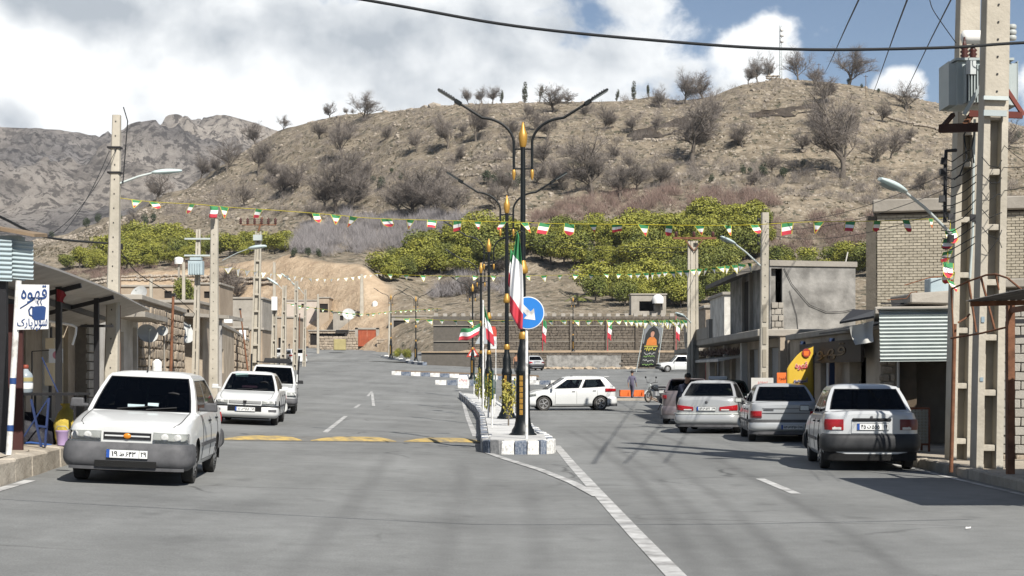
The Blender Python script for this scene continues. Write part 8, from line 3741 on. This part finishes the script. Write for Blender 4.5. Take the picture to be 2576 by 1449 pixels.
 for row,(q0,hh,mm)in enumerate(((.55,.05,yl_),(.645,.03,mat('banner_white',(.6,.6,.6),.8)),(.70,.018,mat('banner_green',(.30,.50,.16),.8)),(.80,.028,mat('banner_white',(.6,.6,.6),.8)),(.88,.018,mat('banner_green',(.30,.50,.16),.8)))):
  s=.16
  b_=MB()
  pts=[]
  while s<.84:
   pts.append(P(s,q0+r.uniform(-hh,hh),.03))
   s+=.045
  b_.tube(pts,.035 if row==0 else .02,4)
  b_.build('lettering',mm,t)
 b=MB()
 b.tube([a+Vector((-.05,.02,.1)),W(1600,938,d)],.04,6)
 b.tube([c+Vector((.05,.02,.1)),W(1655,915,d)],.04,6)
 b.build('stake',m_galv,t)
square_things()
# ---- right pavement
def right_things():
 d=40.5
 p=W(2048,870,d)
 x0=p.x
 z0=G(x0,d)+.15
 t=thing('feather_banner','yellow sail-shaped coffee banner with red and blue lettering, behind the silver cars','banner',(x0,d,z0),.12)
 Ht=p.z-z0
 b=MB()
 b.tube([(.0,.02,0),(.0,.02,Ht*.8),(-.01,.02,Ht)],.016,6)
 b.build('pole',m_black,t)
 def edge(q):
  """half outline: width at a height fraction from the top"""
  return .70*min(1,(q/.30))**.55
 b=MB()
 b.grid(lambda s,q:(-edge(q)*s-.02,.015*math.sin(q*9+s*3),Ht-q*(Ht-.25)-.0),8,24)
 o=b.build('cloth',mat('banner_yellow_cloth',(.50,.33,.035),.75,.05,3),t)
 o.modifiers.new('thick','SOLIDIFY').thickness=.004
 b=MB()
 pts=[(-edge(q)-.02,0,Ht-q*(Ht-.25))for q in np.linspace(0,1,24)]
 b.tube(pts,.012,5)
 b.build('black_hem',m_black,t)
 mr_=mat('banner_red',(.42,.02,.03),.7)
 mb_=mat('banner_navy',(.03,.04,.16),.7)
 mw_=mat('banner_outline_white',(.70,.66,.62),.7)
 s_=d/4000
 def at(u,v):
  return((u-2048)*s_,-.035,p.z-z0-(v-870)*s_)
 for(txt,u,v,w_,h_,m1,m2)in(('قهوه',2014,921,.33,.22,mr_,mw_),('اسپرسو',2012,958,.36,.17,mb_,mw_)):
  me1=text_fit(AR[txt],w_,h_,m2,.004,.05)
  me2=text_fit(AR[txt],w_*.96,h_*.94,m1,.004,.015)
  X=at(u,v)
  o1=link('lettering_outline',me1,t,loc=X)
  link('lettering',me2,t,loc=(X[0],X[1]-.008,X[2]))
 X=at(2027,888)
 b=MB()
 b.lathe([(.115,0),(.115,.004)],9,M=Matrix.Translation((X[0],X[1],X[2]))@Matrix.Rotation(PI/2,4,'X'))
 b.build('red_splash',mat('banner_dark_red',(.26,.03,.02),.7),t)
 b=MB()
 b.prism([(X[0]-.08,X[2]+.05),(X[0]+.07,X[2]+.05),(X[0]+.05,X[2]-.07),(X[0]-.06,X[2]-.07)],X[1]-.012,X[1]-.008)
 b.build('cup_mark',mat('banner_orange_mark',(.55,.12,.02),.7),t)
 d=41.5
 a,c=W(1955,968,d),W(1981,944,d)
 t=thing('orange_board','orange board with dark painted marks on a stand beside the yellow banner','sign',((a.x+c.x)/2,d,G(7,d)+.1))
 zc=(a.z+c.z)/2-G(7,d)-.1
 b=MB()
 b.box((0,0,zc-.12),(.29,.03,.62))
 bevel_mesh(b.build('board',mat('orange_board',(.62,.14,.03),.7),t).data,.01,1)
 link('lettering',text_fit(AR['قهوه'],.19,.11,mat('dark_brown_ink',(.08,.02,.01),.7)),t,loc=(0,-.018,zc+.04))
 b=MB()
 for q in(-.1,.1):
  b.box((q,.03,zc/2-.2),(.03,.03,zc-.3))
 b.build('leg',m_black,t)
 d=43
 a,c=W(1890,985,d),W(1945,953,d)
 t=thing('white_board','dusty white board with faint red lettering standing behind the silver car','sign',((a.x+c.x)/2,d,G(7,d)+.1))
 zc=(a.z+c.z)/2-G(7,d)-.1
 b=MB()
 b.box((0,0,zc-.1),(.60,.03,.60))
 b.build('board',mat('dusty_white_board',(.48,.47,.44),.8,.1,3),t)
 link('lettering',text_fit(AR['سوپر'],.28,.10,mat('faint_red_ink',(.45,.12,.12),.8)),t,loc=(0,-.018,zc+.06))
 b=MB()
 for q in(-.25,.25):
  b.box((q,.03,zc/2-.2),(.03,.03,zc-.3))
 b.build('leg',m_black,t)
 d=30.2
 a=W(2287,0,d)
 t=thing('mesh_crate','tall rusty crate with wire mesh sides on the pavement behind the silver saloon','crate',(a.x,d,G(a.x,d)+.15),.1)
 Wd,H=.39,.82
 b=MB()
 for x_ in(0,Wd):
  for y in(0,.4):
   b.box((x_,y,H/2),(.035,.035,H))
 for z in(.14,H):
  b.box((Wd/2,0,z),(Wd,.035,.035))
  b.box((Wd/2,.4,z),(Wd,.035,.035))
  b.box((0,.2,z),(.035,.36,.035))
  b.box((Wd,.2,z),(.035,.36,.035))
 b.build('frame',mat('red_brown_frame',(.15,.055,.03),.85,.2,5),t)
 b=MB()
 for k in range(1,14):
  b.box((Wd*k/14,-.005,H/2+.07),(.006,.006,H-.16))
 for k in range(1,24):
  b.box((Wd/2,-.012,.14+(H-.14)*k/24),(Wd,.006,.006))
 b.build('wire_mesh',m_galv,t,kind='stuff')
 b=MB()
 b.box((Wd/2,.2,H/2+.05),(Wd-.06,.34,H-.2),jitter=.01)
 b.build('contents',mat('brown_sacking',(.20,.165,.105),.95,.3,12,.3,40),t)
 for i,(u,v)in enumerate(((2392,1172),(2125,1100),(2435,1332))):
  X=plan(u,v,.0)
  b=MB()
  k_=(.12,.09,.03)if i<2 else(.05,.02,.012)
  b.box((0,0,.012),k_,r=rnd,jitter=k_[2]*.6)
  o=b.build('paper_scrap',m_tank)
  o.location=(X[0]-(.12 if i==0 else 0),X[1],G(*X)+.01)
  tag(o,('scrap of white paper against the right kerb','scrap of white paper on the road between the parked cars','scrap of white paper on the road near the camera')[i],'litter')
right_things()
# ---- left pavement
def left_things():
 m_sign=mat('hand_painted_white_board',(.62,.63,.63),.6,.04,4)
 m_navy=mat('navy_brush_paint',(.018,.05,.16),.6,.1,8)
 d=20.9
 b0=W(22,1140,d)
 z0=G(b0.x,d)+.27
 t=thing('shop_sign','white hand-painted board with blue lettering and a cup, on a white pole','sign',(b0.x,d,z0))
 top=W(47,706,d)
 b=MB()
 b.tube([(0,0,0),(top.x-b0.x,0,top.z-z0)],.040,10)
 b.build('pole',m_kwhite,t)
 b=MB()
 for v in(955,1072):
  s=(1140-v)/(1140-706)
  c=Vector((0,0,0)).lerp(Vector((top.x-b0.x,0,top.z-z0)),s)
  b.lathe([(.044,-.04),(.044,.04)],10,c=c)
 b.build('blue_band',m_navy,t)
 def at(u,v,y=0.0):
  q=W(u,v,d)
  return Vector((q.x-b0.x,y,q.z-z0))
 b=MB()
 P=[at(48,716),at(126,717),at(124,828),at(46,830)]
 b.add([p+Vector((0,-.05,0))for p in P]+[p+Vector((0,-.03,0))for p in P],[(3,2,1,0),(4,5,6,7),(0,1,5,4),(1,2,6,5),(2,3,7,6),(3,0,4,7)])
 bd=b.build('board',m_sign,t)
 link('lettering',text_fit(AR['قهوه'],.34,.24,m_navy,.003,.012),bd,loc=at(89,741,-.056))
 link('lettering',text_fit(AR['سوپر'],.19,.16,m_navy,.003),bd,loc=at(104,818,-.056))
 link('lettering',text_fit(AR['پارک'],.20,.14,m_navy,.003),bd,loc=at(66,815,-.056))
 b=MB()
 b.add([at(84,776,-.056),at(84,800,-.056),at(90,806,-.056),at(116,805,-.056),at(119,774,-.056),at(112,770,-.056),at(92,771,-.056)],[(0,1,2,3,4,5,6)])
 b.tube([at(86,796,-.056),at(78,792,-.056),at(76,780,-.056),at(82,772,-.056),at(88,774,-.056)],.010,5)
 b.tube([at(54,776,-.056),at(70,766,-.056),at(88,754,-.056)],.008,4)
 b.tube([at(100,768,-.056),at(97,760,-.056),at(101,752,-.056)],.006,4)
 b.tube([at(108,768,-.056),at(105,760,-.056),at(109,752,-.056)],.006,4)
 b.build('cup_drawing',m_navy,bd)
 b=MB()
 for v in(725,822):
  b.bar(at(40,v),at(60,v,-.03),.03,.03)
 b.build('bracket',m_kwhite,t)
 d=23.6
 a,c=W(48,992,d),W(198,996,d)
 zt=a.z
 zg=G(-7,d)+.28
 t=thing('metal_table','dark thin-legged metal table at the kerb under the coffee sign','table',(a.x,d,zg))
 Wd=c.x-a.x
 b=MB()
 b.box((Wd/2,.3,zt-zg),(Wd,.7,.035))
 b.build('tabletop',m_black,t)
 for x_,y in((.06,0),(Wd-.06,0),(.06,.6),(Wd-.06,.6)):
  b=MB()
  b.bar((x_,y,-.0),(x_,y,zt-zg-.02),.03,.03)
  b.build('leg',m_black,t)
 b=MB()
 b.bar((.06,0,.1),(Wd*.5,0,zt-zg-.05),.02,.02)
 b.bar((Wd*.06,.0,zt-zg+.03),(Wd*.05,.0,zt-zg+.5),.015,.015)
 b.bar((Wd*.62,.1,zt-zg+.03),(Wd*.35,.1,zt-zg+.55),.015,.015)
 b.build('brace',mat('blue_painted_steel',(.02,.035,.10),.6),t)
 t=thing('water_jug','large clear blue water jug with a red cap and yellow label on the table','jug',(a.x+.06,d+.12,zt+.02))
 b=MB()
 b.lathe([(.09,0),(.105,.02),(.105,.25),(.09,.29),(.05,.33),(.035,.36)],18)
 b.build('jug_body',mat('milky_blue_plastic',(.27,.31,.34),.3,.05,6,spec=.5),t)
 b=MB()
 b.lathe([(.107,.17),(.108,.175),(.108,.225),(.107,.23)],18)
 b.build('yellow_label',mat('yellow_label',(.34,.29,.13),.6),t)
 b=MB()
 b.lathe([(.107,.06),(.1085,.065),(.1085,.14),(.107,.145)],18)
 b.build('white_label',m_tank,t)
 b=MB()
 b.lathe([(.04,.36),(.045,.365),(.045,.41),(.03,.42)],14)
 b.build('red_cap',mat('red_cap',(.22,.05,.03),.5),t)
 X=W(168,0,d+.5)
 t=thing('yellow_sack','bulging yellow sack under the metal table','sack',(X.x,d+.45,zg))
 b=MB()
 b.lathe([(.12,0),(.17,.08),(.17,.30),(.13,.46),(.05,.54),(.07,.60)],14)
 b.v=[(x_+.02*math.sin(z*17+y*9),y+.02*math.sin(x_*15+z*11),z)for x_,y,z in b.v]
 b.build('cloth',mat('yellow_sackcloth',(.42,.32,.06),.9,.2,6,.4,25),t)
 t=thing('lilac_bucket','small lilac plastic bucket on the kerb beside the yellow sack','bucket',(W(160,0,d-.2).x,d-.25,zg))
 b=MB()
 b.lathe([(.075,0),(.10,.20),(.108,.21),(.10,.215),(.08,.18),(.06,.02)],16)
 b.build('pail',mat('lilac_plastic',(.34,.25,.42),.5),t)
 b=MB()
 b.tube([(-.10,0,.2),(-.06,-.06,.28),(.06,-.06,.28),(.10,0,.2)],.006,4)
 b.build('handle',m_galv,t)
 X=W(46,0,d+.2)
 t=thing('covered_heap','heap under a black tarpaulin behind the white sign pole','heap',(X.x,d+.5,zg-.02))
 b=MB()
 def tarp(s,q):
  aa=2*PI*s
  rr=.50*math.cos(q*PI/2)**.8
  zz=.42*math.sin(q*PI/2)*(1+.2*math.sin(aa*3))
  return Vector((rr*math.cos(aa)*(1+.12*math.sin(aa*5)),rr*.55*math.sin(aa),zz+.02*math.sin(aa*9)))
 b.grid(tarp,32,10)
 b.build('tarpaulin',mat('black_tarpaulin',(.012,.012,.018),.6,.2,5,.5,12),t)
 b=MB()
 b.tube([(-.3,-.28,.0),(.2,-.33,.04),(.5,-.3,.0)],.018,6)
 b.build('rope',mat('blue_rope',(.03,.08,.25),.8),t)
 X=W(96,0,22.9)
 t=thing('blue_trestle','blue steel trestle leaning at the kerb below the coffee sign','trestle',(X.x,22.9,zg))
 for(p,q)in(((-.10,0,.68),(.06,-.05,0)),((.14,.05,.70),(.10,.0,0)),((-.02,0,.30),(.13,0,.28))):
  b=MB()
  b.bar(p,q,.03,.03)
  b.build('leg',mat('blue_painted_steel',(.02,.035,.10),.6),t)
 t=thing('white_pipe','bent white plastic pipe hanging before the block pier','pipe',(0,0,0))
 b=MB()
 b.tube([W(120,808,29),W(182,818,29),W(192,824,29),W(190,842,29),W(182,868,29)],.022,8)
 b.build('pipe',m_tank,t)
 b=MB()
 b.bar(W(120,806,29),W(118,780,29.5),.02,.02)
 b.build('hanger',m_black,t)
 d=27.5
 a,c=W(124,913,d),W(158,877,d)
 t=thing('picture_board','small white board with a pink picture hung by the canopy post','board',(a.x,d,a.z))
 b=MB()
 b.box(((c.x-a.x)/2,0,(c.z-a.z)/2),(c.x-a.x,.02,c.z-a.z))
 b.build('board',m_sign,t)
 b=MB()
 b.lathe([(.075,0),(.07,.004)],14,M=Matrix.Translation(((c.x-a.x)*.58,-.012,(c.z-a.z)*.55))@Matrix.Rotation(PI/2,4,'X'))
 b.build('pink_picture',mat('pink_print',(.48,.20,.24),.7),t)
 b=MB()
 b.bar((-.30,.0,.20),(.05,.0,.22),.015,.015)
 b.bar((-.30,.0,.20),(-.30,.0,-1.1),.02,.02)
 b.build('wire_stand',m_black,t)
 d=28.4
 for i,(ua,va,ub,vb)in enumerate(((113,970,137,912),(115,878,138,850))):
  a,c=W(ua,va,d),W(ub,vb,d)
  t=thing('cream_panel',('tall cream panel leaning below the picture board','cream box hung above the picture board')[i],'panel',(a.x,d,a.z))
  b=MB()
  b.box(((c.x-a.x)/2,0,(c.z-a.z)/2),(c.x-a.x,.05,c.z-a.z))
  bevel_mesh(b.build('panel',m_cream,t).data,.006,1)
  b=MB()
  if i==0:
   b.box(((c.x-a.x)/2,.03,-.28),(.05,.05,.60))
  else:
   b.box(((c.x-a.x)/2,.05,.28),(.03,.05,.22))
  b.build('support',m_black,t)
 for i,(u,v,dd)in enumerate(((610,843,98),(470,846,66))):
  p=W(u,v,dd)
  t=thing('meter_box',('white meter box on a post below the insulator pole','pale meter box before the blue-door house')[i],'box',p)
  b=MB()
  b.box((0,0,0),(.42,.25,.62))
  bevel_mesh(b.build('case',m_tank,t).data,.03,1)
  b=MB()
  b.box((0,.1,-.3-(p.z-G(p.x,dd))/2),(.08,.08,p.z-G(p.x,dd)-.0))
  b.build('post',m_cement,t)
 p=W(855,880,186)
 t=thing('concrete_block','yellowish concrete block standing before the rubble yard house','block',(p.x,186,p.z))
 b=MB()
 b.box((0,0,.6),(1.4,.8,1.3))
 bevel_mesh(b.build('block',mat('yellowish_cement',(.36,.31,.15),.9,.15,2),t).data,.06,1)
left_things()
# ========================== thin air between here and the mountains
hz=bpy.data.materials.new('thin_haze')
hz.use_nodes=True
hz.node_tree.nodes.clear()
ho=hz.node_tree.nodes.new('ShaderNodeOutputMaterial')
hv=hz.node_tree.nodes.new('ShaderNodeVolumePrincipled')
hv.inputs['Color'].default_value=(.80,.88,1.0,1)
hv.inputs['Density'].default_value=0.00008
hz.node_tree.links.new(hv.outputs[0],ho.inputs['Volume'])
b=MB()
b.box((0,0,238.5),(6000,6000,482))
b.build('haze',hz,None,kind='stuff')
SC.cycles.volume_bounces=0
